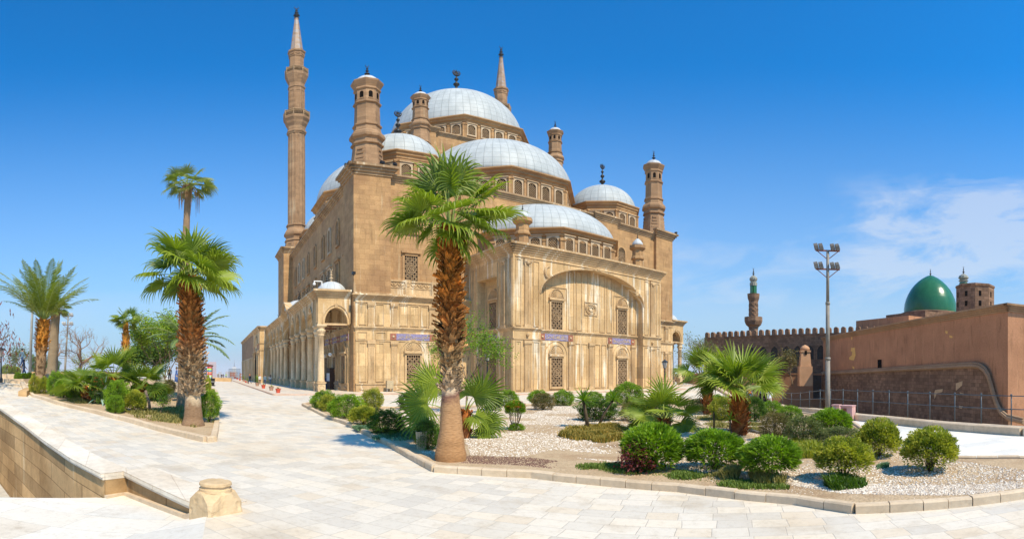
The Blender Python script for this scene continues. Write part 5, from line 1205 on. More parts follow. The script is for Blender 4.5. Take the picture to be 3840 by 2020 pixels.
# small distant fan palm
p = A(472, 42); g = gz(p.x, p.y)
fan_palm('fan_palm', V3(p, g), 'small slim fan palm with a bright orange neck, alone against the left sky', ZZ(1205, 42) - g,
    [(0, .26), (2, .24), (3.6, .30), (4.4, .22), (6.1, .16)], [(9, .5, 1.35, .7, .85, .5), (9, -.1, .5, .8, .85, .9), (4, -.7, -.2, .6, .75, 1.2)], 9, 'trunk_date',
    [(.8, 3.3, 200, .22, .5), (3.3, 4.3, 70, .22, .35)])
# right garden palms
p = P(2772, 1640)
fan_palm('fan_palm', V3(p, gz(p.x, p.y) + .07), 'short stout fan palm with wide fan leaves and glowing rust trunk, right garden', 1.45,
    [(0, .23), (.2, .23), (.8, .22), (1.3, .17), (1.45, .13)], [(12, .8, 1.4, .7, .9, .2), (12, .35, .75, .8, .88, .4), (4, .25, .4, .9, .8, .5)], 31, 'trunk_orange',
    [(0, 1.4, 260, .17, .45)])
p = P(2652, 1560)
fan_palm('fan_palm', V3(p, gz(p.x, p.y) + .07), 'smaller shaggy fan palm partly behind the stout palm, to its left in the right garden', 1.75,
    [(0, .18), (.5, .19), (1.4, .17), (1.75, .13)], [(10, .6, 1.3, .8, .9, .3), (10, .05, .5, .9, .9, .7)], 33, 'trunk_orange', [(0, 1.7, 190, .2, .4)])
p = P(2490, 1624)
fan_palm('fan_palm', V3(p, gz(p.x, p.y) + .07), 'young fan palm with few open fans on a very short fibrous stem amid white gravel', .42,
    [(0, .15), (.3, .2), (.42, .16)], [(6, .8, 1.3, .75, .80, .08), (6, .25, .65, .85, .78, .2), (4, -.1, .1, .8, .7, .45)], 35, 'trunk_orange', [(0, .42, 70, .14, .4)])
green('mound_leaf', (.08, .12, .02), (.48, .30, .06), .2, .2)
# fan palm cluster round the foot of the big palm
p = P(1748, 1652)
fan_palm('fan_palm', V3(p, gz(p.x, p.y) + .07), 'low fan palm spreading big fans behind the foot of the tallest palm', .85,
    [(0, .13), (.5, .15), (.85, .12)], [], 41, 'trunk_orange', [(0, .85, 60, .14, .4)])
cl = COL.objects[-1]
def set_leaves(parent, specs, H, seed, leafmat='fan_leaf', nseg=26, spread=2.15):
    rnd = random.Random(seed); m = MB(); pm = MB()
    for (az, el, pet, Lb, dr, dx, dy, dz) in specs: fan_leaf(m, Vector((dx, dy, H + dz)), az, el, pet, Lb, rnd, dr, nseg, spread, petm=pm, face=Vector((rnd.uniform(-.3, .5), -1, rnd.uniform(.1, .8))) if sin(az) < .95 else None)
    m.build('fronds', leafmat, parent, norm=False, tint=True); pm.build('leaf_stalks', 'stalk', parent, norm=False)
clu = [o for o in COL.objects if o.get('label', '').startswith('low fan palm')][0]
set_leaves(clu, [(0, .95, .62, .88, .25, .05, 0, 0), (.1, -.35, .55, .72, .7, .1, 0, -.1), (-.7, 1.0, .5, .75, .5, 0, -.1, 0), (3.1, .95, .75, .9, .2, -.35, 0, .1), (3.3, .45, .75, 1.05, .25, -.45, -.1, -.05), (3.4, .05, .75, .9, .6, -.45, -.1, -.15), (2.9, .75, 1.1, .8, .2, -.3, .2, .2),
 (1.5, .9, .6, .8, .2, 0, 0, 0), (2.2, .8, .8, .75, .3, -.2, 0, 0), (-.35, -.1, .3, .6, .9, 0, 0, -.1), (-.2, .1, .3, .35, .3, .15, -.1, -.75), (3.6, .3, .3, .4, .3, -.4, -.1, -.7), (0, -.45, .5, .7, 1.0, .05, 0, -.25)], .85, 77)
# low fan palms in the left bed
for (px, py, H, s, lab, cr) in (
    (328, 1512, .75, 51, 'young fan palm with a drooping front fan, left of the red flowering bush', [(6, .5, 1.2, .8, 1.05, .2), (7, 0, .45, .95, 1.0, .5)]),
    (425, 1500, 1.35, 52, 'bushy dark fan palm rising highest among the low palms of the left bed', [(9, .6, 1.3, .9, 1.1, .15), (8, .0, .5, .95, 1.0, .4)]),
    (528, 1502, .75, 53, 'broad low fan palm between the hedge and the feathery light tree', [(7, .5, 1.2, .9, 1.1, .15), (7, -.05, .4, 1.0, 1.0, .4)])):
    p = P(px, py); fan_palm('fan_palm', V3(p, gz(p.x, p.y)), lab, H, [(0, .2), (H * .6, .24), (H, .16)], cr, s, 'trunk_orange', [(0, H, 70, .2, .4)], leafmat='fan_leaf')

# ---- feather palms
def frond(mb, st, base, az, el, L_, rnd, droop, tint, nl=44, ll=.42):
    h = Vector((cos(az), sin(az), 0)); up = Vector((0, 0, 1)); d = h * cos(el) + up * sin(el); p = base.copy(); pts = [p.copy()]; n = 14
    for i in range(n): p = p + d * L_ / n; pts.append(p.copy()); d = (d - up * droop * (.03 + .12 * (i / n) ** 1.3)).normalized()
    st.tube(pts, [.03 * (1 - i / (n + 2)) + .004 for i in range(n + 1)], 4, 0, True, False)
    side = Vector((-sin(az), cos(az), 0))
    for k in range(nl):
        t = .16 + .84 * k / nl; f = t * n; i = min(int(f), n - 1); q = pts[i].lerp(pts[i + 1], f - i); dd = (pts[i + 1] - pts[i]).normalized(); nn = side.cross(dd)
        l = ll * (sin(pi * min(1, t * .95 + .08)) ** .6) * rnd.uniform(.85, 1.1)
        for s in (-1, 1):
            v = (dd * .75 + side * s * .85 + nn * rnd.uniform(-.1, .35)).normalized(); e = q + v * l * .6; e2 = e + (v - up * .25).normalized() * l * .4; w = v.cross(nn).normalized() * .028
            mb.tint = max(0, min(1, tint + rnd.uniform(-.2, .2))); mb.add([q - w * .5, q + w * .5, e + w, e - w, e2], [(0, 1, 2, 3), (3, 2, 4)])
def feather_palm(loc, label, H, prof, n, L_, seed, mat, e0, e1, droop, lean=(0, 0), trunk='trunk_date', boot=None, ll=.42):
    o = fan_palm('feather_palm', loc, label, H, prof, [], seed, trunk, boot, lean=lean) if H > 0 else empty('feather_palm', loc, 0, label, 'palm tree')
    for c in list(o.children):
        if c.name.startswith(('fronds', 'leaf_stalks')): bpy.data.objects.remove(c)
    rnd = random.Random(seed); m = MB(); st = MB()
    for i in range(n):
        az = i * 2.39996 + rnd.uniform(-.2, .2); t = i / n; el = e1 + (e0 - e1) * t + rnd.uniform(-.08, .08)
        frond(m, st, Vector((lean[0] + .1 * cos(az), lean[1] + .1 * sin(az), H)), az, el, L_ * rnd.uniform(.85, 1.1), rnd, droop * rnd.uniform(.8, 1.2), rnd.uniform(.2, .7), ll=ll)
    m.build('fronds', mat, o, norm=False, tint=True); st.build('leaf_stalks', 'stalk', o, norm=False); return o
p = A(150, 33); g = gz(p.x, p.y); H = ZZ(1200, 33) - g
feather_palm(V3(p, g), 'leaning date palm with orange bristly trunk and arching feather fronds at the far left', H, [(0, .38), (.8, .30), (2.0, .33), (2.3, .38), (4.5, .38), (H, .34)], 34, 4.3, 61, 'feather_leaf', 1.4, .55, .75, lean=(.28, .1),
    boot=[(0, 2.2, 200, .2, .25), (2.2, H, 330, .22, .7)], ll=.65)
p = A(705, 27); g = gz(p.x, p.y)
feather_palm(V3(p, g), 'grey green feather palm mostly hidden behind the left fan palm trunk, fronds arching both sides', 3.3, [(0, .3), (3.3, .25)], 22, 2.7, 63, 'feather_leaf_grey', 1.1, .0, 1.1, boot=[(0, 3.3, 90, .25, .4)], ll=.4)
# bare ringed trunk behind the date palm
p = A(196, 40); g = gz(p.x, p.y)
fan_palm('fan_palm', V3(p, g), 'palm with smooth ringed cylinder trunk right behind the leaning date palm', ZZ(1160, 40) - g, [(0, .48), (1, .42), (4, .38), (6.3, .34), (6.6, .5), (7, .3)], [(7, .2, 1.2, .6, .8, .7), (8, -.5, .1, .6, .8, 1.1)], 66, 'trunk_thin', [(ZZ(1185, 40) - g, ZZ(1160, 40) - g, 60, .25, .5)], leafmat='fan_leaf_dull', lean=(.35, .1))
p = A(2528, 128)
fan_palm('fan_palm', V3(p, 0), 'tiny distant palm seen through the right arcade arch beside the white column', ZZ(1392, 128), [(0, .3), (3, .25)], [(10, -.1, 1.2, .6, 1.1, .7)], 68, 'trunk_skinny')

# ---- shrubs (prototype meshes, copied)
def foliage_mesh(name, mat, n, lw, ll, seed, flat=1.0, shell=.30, up=.2, spiky=.4, lumps=.10, bottom=-.75, flowers=None):
    rnd = random.Random(seed); m = MB(); fm = MB() 
    for i in range(n):
        while True:
            v = Vector((rnd.gauss(0, 1), rnd.gauss(0, 1), rnd.gauss(0, 1))).normalized()
            if v.z > bottom or rnd.random() < .15: break
        r = (1 - shell * 1.25 * rnd.random() ** 1.6) * (1 + lumps * noise.noise(v * 2.6 + Vector((seed, 0, 0))) * 2 + lumps * .8 * noise.noise(v * 6 + Vector((0, seed, 0))))
        p = Vector((v.x * r, v.y * r, v.z * r * flat))
        d = (v + Vector((rnd.gauss(0, spiky), rnd.gauss(0, spiky), rnd.gauss(0, spiky) + up))).normalized()
        s = d.cross(Vector((rnd.gauss(0, 1), rnd.gauss(0, 1), rnd.gauss(0, 1)))).normalized(); L_ = ll * rnd.uniform(.6, 1.25); w = lw * rnd.uniform(.7, 1.2); nn = s.cross(d) * w * .4
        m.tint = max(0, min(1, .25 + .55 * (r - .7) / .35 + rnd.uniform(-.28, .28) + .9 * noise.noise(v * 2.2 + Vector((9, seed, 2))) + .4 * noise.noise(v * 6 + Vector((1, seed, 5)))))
        m.add([p, p + d * L_ * .45 - s * w, p + d * L_ * .5 + nn, p + d * L_ * .45 + s * w, p + d * L_], [(0, 1, 4, 2), (0, 2, 4, 3)])
    me = m.build(name, mat, None, norm=False, tint=True); data = me.data; bpy.data.objects.remove(me); return data
def core_mesh(seed, flat=1.0):      # dark twiggy inside
    rnd = random.Random(seed); m = MB()
    for i in range(26):
        a = rnd.uniform(0, 6.28); e = rnd.uniform(.15, 1.4); L_ = rnd.uniform(.75, .95); p0 = Vector((cos(a) * .12, sin(a) * .12, -1.0)); p1 = Vector((cos(a) * cos(e) * .5, sin(a) * cos(e) * .5, -.45 + .5 * sin(e) * .6)); p2 = Vector((cos(a) * cos(e), sin(a) * cos(e), sin(e) * .9)) * L_
        m.tube([p0, p1, p2], [.030, .02, .008], 4, 0, True, False)
    o = m.build('stems', 'stem', None, norm=False); d = o.data; bpy.data.objects.remove(o); return d
FM = {}
for k, mt, n, lw, ll, sd, kw in (
    ('spiky', 'leaf_bright', 6500, .034, .23, 1, dict(spiky=.42, up=.45, shell=.30, lumps=.08, bottom=-.6)), ('spiky2', 'leaf_bright', 6500, .032, .20, 2, dict(spiky=.42, up=.4, shell=.30, lumps=.09, bottom=-.55)),
    ('small', 'leaf_bright', 9100, .030, .085, 3, dict(spiky=.6, shell=.25, lumps=.15)), ('dark', 'leaf_dark', 9100, .030, .085, 4, dict(spiky=.6, shell=.3, lumps=.17)),
    ('yellow', 'leaf_yellow', 8050, .030, .15, 5, dict(spiky=.5, up=.45, shell=.42, lumps=.12, bottom=-.4)), ('yellow2', 'leaf_yellow', 8050, .026, .11, 6, dict(spiky=.6, shell=.35, lumps=.16)),
    ('brown', 'leaf_brown', 8050, .024, .08, 7, dict(spiky=.7, shell=.35, lumps=.12)), ('olive', 'leaf_olive', 7350, .026, .09, 8, dict(spiky=.7, shell=.35, lumps=.14)),
    ('red', 'leaf_red', 1800, .05, .15, 9, dict(spiky=.8, shell=.7, lumps=.3)), ('hedge', 'leaf_bright', 9100, .026, .10, 10, dict(spiky=.6, up=.3, shell=.25, lumps=.16)), ('hedged', 'leaf_dark', 9100, .026, .10, 12, dict(spiky=.6, up=.3, shell=.3, lumps=.18))):
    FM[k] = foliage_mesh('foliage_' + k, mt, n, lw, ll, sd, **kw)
CORE = [core_mesh(1), core_mesh(2)]
def petals(n, mat, seed, s=.06):
    rnd = random.Random(seed); m = MB()
    for i in range(n):
        v = Vector((rnd.gauss(0, 1), rnd.gauss(0, 1), abs(rnd.gauss(0, 1)) * .8 + .0)).normalized() * rnd.uniform(.96, 1.08)
        for k in range(4):
            a = k * pi / 2 + rnd.random(); d = Vector((cos(a), sin(a), .5)) * s; m.add([v, v + d + Vector((.3 * d.y, -.3 * d.x, 0)), v + d * 1.3, v + d - Vector((.3 * d.y, -.3 * d.x, 0))], [(0, 1, 2, 3)])
    o = m.build('petals', mat, None, norm=False); d = o.data; bpy.data.objects.remove(o); return d
PET = {'r': petals(60, 'petal_red', 1, .085), 'y': petals(60, 'petal_yellow', 2, .03)}
NSH = [0]
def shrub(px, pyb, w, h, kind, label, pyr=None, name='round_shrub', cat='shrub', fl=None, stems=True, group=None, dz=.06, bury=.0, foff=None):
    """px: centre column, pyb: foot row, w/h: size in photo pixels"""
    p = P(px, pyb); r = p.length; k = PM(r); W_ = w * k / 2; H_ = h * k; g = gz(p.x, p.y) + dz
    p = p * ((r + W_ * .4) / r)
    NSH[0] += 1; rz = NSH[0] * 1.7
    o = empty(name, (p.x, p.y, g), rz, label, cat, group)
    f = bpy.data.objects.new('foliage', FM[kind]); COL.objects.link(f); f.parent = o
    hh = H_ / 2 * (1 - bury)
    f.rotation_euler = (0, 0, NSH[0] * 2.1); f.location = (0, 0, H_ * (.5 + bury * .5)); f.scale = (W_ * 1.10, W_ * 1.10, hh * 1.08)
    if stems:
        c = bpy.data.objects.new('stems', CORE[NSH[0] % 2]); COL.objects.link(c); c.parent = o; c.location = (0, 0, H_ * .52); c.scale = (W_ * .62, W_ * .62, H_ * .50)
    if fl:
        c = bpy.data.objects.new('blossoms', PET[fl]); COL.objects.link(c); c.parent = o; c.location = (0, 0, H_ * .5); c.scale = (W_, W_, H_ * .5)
    if foff: o.location.x += foff[0]; o.location.y += foff[1]
    return o
q5_ = lambda x, y: (1100 + x / 2.1467, 1400 + y / 2.1467)
q6_ = lambda x, y: (2200 + x / 1.5707, 1400 + y / 1.5707)
q8_ = lambda x, y: (x / 2.1854, 1400 + y / 2.1854)
q1_ = lambda x, y: (x / 2.2583, 900 + y / 2.2583)
def S5(x0, x1, y0, y1, *a, **k): c = q5_((x0 + x1) / 2, y1); shrub(c[0], c[1], (x1 - x0) / 2.1467, (y1 - y0) / 2.1467, *a, **k)
def S6(x0, x1, y0, y1, *a, **k): c = q6_((x0 + x1) / 2, y1); shrub(c[0], c[1], (x1 - x0) / 1.5707, (y1 - y0) / 1.5707, *a, **k)
def S8(x0, x1, y0, y1, *a, **k): c = q8_((x0 + x1) / 2, y1); shrub(c[0], c[1], (x1 - x0) / 2.1854, (y1 - y0) / 2.1854, *a, **k)
def S1(x0, x1, y0, y1, *a, **k): c = q1_((x0 + x1) / 2, y1); shrub(c[0], c[1], (x1 - x0) / 2.2583, (y1 - y0) / 2.2583, *a, **k)
S5(150, 335, 160, 300, 'small', 'green shrub at the left tip of the main garden, touching the kerb')
S5(210, 345, 190, 320, 'yellow2', 'yellowish shrub squeezed between the two leftmost green shrubs of the main garden')
S5(295, 548, 195, 378, 'hedge', 'wide spiky green shrub, third from the left tip of the main garden')
S5(553, 716, 142, 305, 'yellow2', 'upright egg shaped yellow green shrub in front of the mosque corner')
S5(460, 672, 288, 438, 'yellow', 'loose yellow green shrub between the wide green and the dark round shrub')
S5(620, 892, 318, 520, 'dark', 'big dark green round shrub left of the tallest palm')
S5(852, 1040, 163, 305, 'dark', 'dark shrub half hidden behind the left fans at the foot of the tallest palm')
S5(975, 1180, 400, 640, 'dark', 'shadowed dark shrub behind the wooden planter box')
S5(1568, 1682, 158, 312, 'dark', 'green shrub just right of the fans behind the tallest palm')
S5(1662, 1804, 152, 275, 'small', 'light green shrub behind the red flowering plant')
S5(1893, 2050, 153, 255, 'small', 'green shrub tucked behind the brownish one in front of the arched block')
S5(1922, 2098, 172, 308, 'brown', 'brown and green rounded shrub in front of the arched block')
S5(2096, 2252, 153, 272, 'small', 'neat ball shrub standing alone in front of the left lower window of the arched block')
S5(2322, 2484, 160, 232, 'small', 'low green shrub behind the two spiky yuccas')
S5(2300, 2600, 225, 400, 'dark', 'wide dark hedge ball behind the yuccas')
S6(112, 178, 116, 172, 'small', 'small green ball shrub close to the mosque plinth, left of the big dome shaped shrub')
S6(163, 322, 70, 196, 'small', 'large smooth green dome shaped shrub nearest the arched block')
S6(200, 325, 185, 292, 'brown', 'dull brownish shrub below the large dome shaped shrub')
S6(295, 512, 178, 302, 'dark', 'wide green shrub behind the young fan palm')
S6(600, 712, 160, 236, 'olive', 'olive shrub left of the smaller shaggy palm trunk')
S6(722, 812, 128, 190, 'small', 'small bright shrub behind the stout palm, touching the yellow one')
S6(733, 872, 152, 292, 'yellow2', 'yellow speckled shrub just left of the stout rust trunk', fl='y')
S6(932, 1048, 153, 297, 'hedged', 'bright green shrub immediately right of the stout rust trunk')
S6(1018, 1147, 178, 262, 'small', 'green shrub right of the walkers, in front of the stone kerb')
S6(1128, 1267, 208, 302, 'small', 'low green shrub beside the lamp mast foot')
S6(1024, 1204, 248, 418, 'brown', 'brownish round shrub in the middle of the right garden')
S6(1178, 1384, 268, 442, 'olive', 'mixed olive shrub with yellow specks, right of the brownish round one', fl='y')
S6(1324, 1548, 236, 372, 'spiky2', 'spiky vivid green shrub in front of the pink cabinets')
S6(1366, 1624, 338, 452, 'olive', 'flat olive brown shrub with yellow tips between two round ones')
S6(1596, 1838, 304, 518, 'yellow', 'round yellow flecked shrub beside the white path')
S6(232, 546, 334, 602, 'spiky', 'large leafy green shrub with dark red leaves at its left foot', bury=.1)
S6(598, 916, 370, 604, 'spiky2', 'leafy green ball shrub, second from left in the front row of the right garden', bury=.14)
S6(918, 1240, 412, 662, 'spiky2', 'leafy green ball shrub with visible stems, middle of the front row', bury=.2)
S6(1358, 1668, 416, 664, 'yellow', 'yellow green shrub with bare twiggy sides, in the front row of the right garden', bury=.16)
S6(1872, 2174, 358, 612, 'yellow', 'rightmost yellow green ball shrub, alone on the gravel by the white path', bury=.12)
S6(205, 400, 425, 618, 'red', 'dark red leaved shrub at the foot of the large leafy green one', name='red_shrub')
# left bed
S1(10, 96, 1022, 1104, 'yellow2', 'pale green ball shrub by the lamp post at the left edge', dz=.0)
S1(76, 172, 1042, 1112, 'yellow', 'spiky pale green shrub right of the ball shrub at the left edge', dz=.0)
S1(78, 160, 1095, 1132, 'brown', 'low brown shrub under the pale ones at the left edge', dz=.0)
for i in range(4): S1(122 + i * 48, 122 + i * 48 + 66, 1118 + (i % 2) * 4, 1190, 'hedge', ['left end', 'second clump', 'third clump', 'right end'][i] + ' of the clipped green hedge before the date palm', name='hedge_clump', cat='hedge', dz=.0)
for i in range(4): S1(395 + i * 60, 395 + i * 60 + 80, 1112 + (i % 2) * 4, 1166, 'hedged', ['left end', 'second clump', 'third clump', 'right end'][i] + ' of the low dark hedge below the bare tree', name='hedge_clump', cat='hedge', dz=.0)
S1(248, 345, 1162, 1312, 'yellow2', 'yellow green shrub with red hibiscus at the left tip of the left bed', fl='r')
S1(325, 432, 1180, 1318, 'yellow', 'second yellowish shrub of the left bed, beside the hibiscus')
S1(410, 560, 1140, 1335, 'small', 'tall bright green shrub mound behind the drooping fan leaf', pyr=None)
S1(470, 600, 1200, 1352, 'spiky2', 'spiky green shrub left of the drooping fan leaf')
S1(520, 645, 1150, 1330, 'spiky2', 'green shrub filling behind the young leaning fan palm')
S1(590, 745, 1230, 1345, 'dark', 'shadowed shrub under the drooping fan leaf')
S1(765, 905, 1165, 1405, 'dark', 'bush sprinkled with red blossoms left of the blue agave', fl='r', name='flowering_bush')
S1(860, 1010, 1155, 1330, 'dark', 'second red flowered bush behind the blue agave', fl='r', name='flowering_bush')
S8(865, 1050, 85, 330, 'hedge', 'big hedge ball right of the agave in the left bed')
S8(1000, 1185, 165, 335, 'yellow', 'yellowish hedge ball at the front of the left bed')
S8(1080, 1240, 90, 215, 'spiky2', 'green hedge ball in the middle of the left bed')
S8(1200, 1365, 95, 240, 'hedged', 'dark green hedge ball right of the leaning sapling')
S8(1340, 1440, 30, 145, 'brown', 'dark reddish bush behind the tall thin palm foot')
S8(1635, 1795, 165, 420, 'hedge', 'glossy green bush pressed against the left palm foot', bury=.1)
S8(1660, 1725, 60, 190, 'yellow2', 'small bright bush behind the left palm, beside the waste bin')
S8(880, 1010, 200, 345, 'hedge', 'low clipped green ball at the kerb, right of the blue agave')
S8(1110, 1200, 190, 300, 'hedged', 'small dark green ball behind the leaning cut stem')
S1(560, 700, 1225, 1360, 'hedge', 'dense green ball at the kerb below the drooping fan leaf')
S8(1480, 1530, 170, 260, 'small', 'tiny bush between the two palm feet at the left')
S1(1728, 1785, 1160, 1300, 'yellow2', 'yellow green bush at the corner of the left bed by the avenue')
S1(245, 345, 968, 1122, 'dark', 'dark rounded bushy tree left of the date palm trunk', name='bushy_tree', cat='tree', dz=0)
S1(385, 502, 962, 1112, 'dark', 'dark rounded bushy tree right of the date palm trunk', name='bushy_tree', cat='tree', dz=0)
# flowering plant with bare stems
p = P(*q5_(1785, 475)); o = empty('flowering_plant', V3(p, gz(p.x, p.y) + .07), 0, 'bare stemmed plant topped with orange red blossoms on the white gravel', 'plant')
k = PM(p.length) / 2.1467; hh = 235 * k
m = MB(); rnd = random.Random(4)
for i in range(16):
    a = rnd.uniform(0, 6.28); m.tube([(0.04 * cos(a), .04 * sin(a), 0), (.18 * cos(a), .18 * sin(a), hh * .4), (60 * k * cos(a) * rnd.uniform(.4, 1.2), 60 * k * sin(a) * rnd.uniform(.4, 1.2), hh * rnd.uniform(.6, .85))], [.015, .012, .006], 4, 0, True, False)
m.build('stems', 'stem', o)
for nm, me, s in (('foliage', FM['spiky2'], .9), ('blossoms', PET['r'], 1.03)):
    f = bpy.data.objects.new(nm, me); COL.objects.link(f); f.parent = o; f.location = (0, 0, hh * .76); f.scale = (88 * k * s, 88 * k * s, hh * .27 * s)
f = bpy.data.objects.new('low_leaves', FM['small']); COL.objects.link(f); f.parent = o; f.location = (.05, 0, .08); f.scale = (62 * k, 62 * k, .16)
# yuccas, agave, sprouts
def rosette(name, loc, label, H, trunk, n, L_, w, mat, seed, e0=-.3, e1=1.35, cat='plant', lean=(0, 0), droop=.15):
    rnd = random.Random(seed); o = empty(name, loc, 0, label, cat); 
    if H > .05: t = MB(); t.tube([(0, 0, -.02), (lean[0] * .4, lean[1] * .4, H * .5), (lean[0], lean[1], H)], [trunk * 1.2, trunk, trunk * .9], 8); t.build('stem', 'stem', o)
    m = MB()
    for i in range(n):
        az = i * 2.39996; el = e1 + (e0 - e1) * (i / n) + rnd.uniform(-.1, .1); h = Vector((cos(az), sin(az), 0)); up = Vector((0, 0, 1)); d = h * cos(el) + up * sin(el); p = Vector((lean[0], lean[1], H)); pts = []; ws = []
        l = L_ * rnd.uniform(.8, 1.1)
        for k in range(6): pts.append(p.copy()); ws.append(w * (.7 + .6 * sin(pi * min(1, k / 5 * 1.1))) * (1 if k < 3 else (5.2 - k) / 2.2)); p = p + d * l / 5; d = (d - up * droop * rnd.uniform(.5, 1.2)).normalized()
        ws[-1] = .002; m.tint = rnd.random(); leafstrip(m, pts, ws, up if abs(d.z) < .95 else h, .3)
    m.build('leaves', mat, o, norm=False, tint=True); return o
def RO(px, py, *a, **k): p = P(px, py); return rosette('yucca' if 'name' not in k else k.pop('name'), V3(p, gz(p.x, p.y) + .07), *a, **k)
RO(*q5_(2370, 455), 'spiky yucca on a short forked stem, in front of the dark hedge ball', .95, .06, 46, .62, .022, 'leaf_bright', 1, lean=(-.15, 0), droop=.12)
RO(*q5_(2455, 440), 'spiky yucca with a long slanting stem, next to the other yucca', .95, .045, 40, .50, .02, 'leaf_bright', 2, lean=(.55, 0), droop=.1)
RO(*q6_(750, 375), 'single pale sprout with leafy tuft, left of the stout palm', .75, .028, 16, .34, .02, 'leaf_yellow', 3)
RO(*q6_(845, 392), 'small sprout with leafy tuft touching the stout palm foot', .55, .028, 14, .36, .022, 'leaf_bright', 4)
RO(*q6_(790, 372), 'tiny grassy tuft between the two sprouts', .0, .02, 12, .26, .016, 'leaf_bright', 5)
p = P(*q8_(845, 262)); rosette('agave', V3(p, gz(p.x, p.y) + .07), 'blue green agave with thick curved leaves at the kerb of the left bed', .25, .08, 20, 1.15, .065, 'agave_blue', 6, -.1, 1.35, 'agave', droop=.22)
# ---- broad leaved and bare trees
def tree(loc, label, H, spread, seed, barkm, leafm=None, nleaf=2500, lsz=.12, r0=.12, levels=4, trunkh=.3, name='leafy_tree', up=.3, nbr=4, crownonly=False, pods=False):
    rnd = random.Random(seed); o = empty(name, loc, 0, label, 'tree'); t = MB(); tips = []
    def br(p, d, L_, r, lv):
        pts = [p]; n = 4
        for i in range(n): d = (d + Vector((rnd.gauss(0, .13), rnd.gauss(0, .13), rnd.gauss(0, .08) + .05 * up))).normalized(); pts.append(pts[-1] + d * L_ / n)
        t.tube(pts, [r * (1 - .45 * i / n) for i in range(n + 1)], 6 if lv < 2 else 4, 0, True, lv == 0)
        if lv >= levels - 1: tips.extend(pts[1:]); 
        if lv >= levels: return
        k = nbr if lv else nbr + 2
        for i in range(k):
            a = rnd.uniform(0, 6.28); q = pts[-1] if i % 2 == 0 or lv == 0 else pts[-2]
            o_ = d.orthogonal().normalized(); o2 = d.cross(o_); s = rnd.uniform(.45, .95); nd = (d * (1 - .35 * s) + (o_ * cos(a) + o2 * sin(a)) * s * spread).normalized(); nd = (nd + Vector((0, 0, up * .3))).normalized()
            br(q, nd, L_ * rnd.uniform(.55, .8) if lv else H * (1 - trunkh) * rnd.uniform(.38, .5), r * .52, lv + 1)
    br(Vector((0, 0, -.05)), Vector((0, 0, 1)), H * trunkh, r0, 0); t.build('trunk', barkm, o, norm=False)
    if leafm:
        m = MB()
        for i in range(nleaf):
            p = rnd.choice(tips) + Vector((rnd.gauss(0, lsz * 1.6), rnd.gauss(0, lsz * 1.6), rnd.gauss(0, lsz * 1.6) - (lsz * 2 * rnd.random() if pods else 0))); d = Vector((rnd.gauss(0, 1), rnd.gauss(0, 1), rnd.gauss(0, .6) - (2.5 if pods else 0))).normalized(); s = d.cross(Vector((rnd.gauss(0, 1), rnd.gauss(0, 1), 1))).normalized() * lsz * (.12 if pods else .26); l = d * lsz * rnd.uniform(.7, 1.2)
            m.tint = rnd.random(); m.add([p, p + l * .5 - s, p + l, p + l * .5 + s], [(0, 1, 2, 3)])
        m.build('crown', leafm, o, norm=False, tint=True)
    return o
def T(px, r, *a, **k): p = A(px, r); return tree(V3(p, gz(p.x, p.y)), *a, **k)
T(288, 44, 'bare leafless tree with a round umbrella of twigs, left of the small orange necked palm', 4.6, 1.05, 3, 'bare_bark', r0=.17, levels=5, trunkh=.32, up=.3, name='bare_tree', nbr=3)
T(165, 50, 'bare twiggy tree mostly hidden behind the leaning date palm', 5.6, 1.1, 8, 'bare_bark', r0=.13, levels=5, trunkh=.3, up=.25, name='bare_tree', nbr=3)
T(-110, 31, 'tree with drooping dark red pods entering from the left edge', 5.0, .9, 9, 'bark', 'pod_red', 650, .34, .10, 3, .5, 'pod_tree', pods=True)
T(572, 52, 'dense dark green broadleaf tree in the middle distance of the left bed', 4.2, .7, 12, 'bark', 'leaf_dark', 12000, .26, .16, 4, .2, up=.5)
T(618, 44, 'feathery light green tree next to the left fan palm', 5.6, .5, 14, 'bark', 'tree_lime', 13000, .19, .09, 4, .12, up=1.0)
T(88, 52, 'small olive coloured tree leaning over the parapet at the far left', 3.4, .9, 17, 'bark', 'leaf_olive', 1500, .18, .08, 3, .35)
T(300, 50, 'thin pale young tree behind the bare tree trunk', 2.4, .7, 18, 'bark', 'leaf_yellow', 500, .16, .05, 3, .4)
p = P(1745, 1560); tree(V3(p, gz(p.x, p.y)), 'thin sparse green tree showing on both sides of the tallest palm trunk', 4.5, .85, 21, 'bark', 'leaf_bright', 5000, .105, .05, 4, .35, up=.45)
T(2648, 44, 'sparse light leaved tree rising behind the smaller shaggy palm', 6.0, .7, 25, 'bark', 'leaf_olive', 1500, .16, .1, 4, .4, up=.5)
T(2971, 83, 'golden brown bush growing on the low wall beside the domed shaft', 5.6, .8, 27, 'bark', 'leaf_brown', 2600, .3, .15, 4, .3, up=.5)
p = P(*q8_(1312, 352)); tree(V3(p, gz(p.x, p.y)), 'little round topped sapling near the front of the left bed', .95, .7, 31, 'bark', 'leaf_bright', 700, .07, .03, 3, .5, name='sapling')
p = P(*q8_(1235, 330)); o = empty('leaning_stem', V3(p, gz(p.x, p.y)), 0, 'thick cut stem leaning left beside the little sapling', 'stump'); m = MB(); m.tube([(0, 0, -.05), (-.1, 0, .5), (-.3, 0, 1.0)], [.07, .06, .055], 8); m.build('stem', 'bark', o)
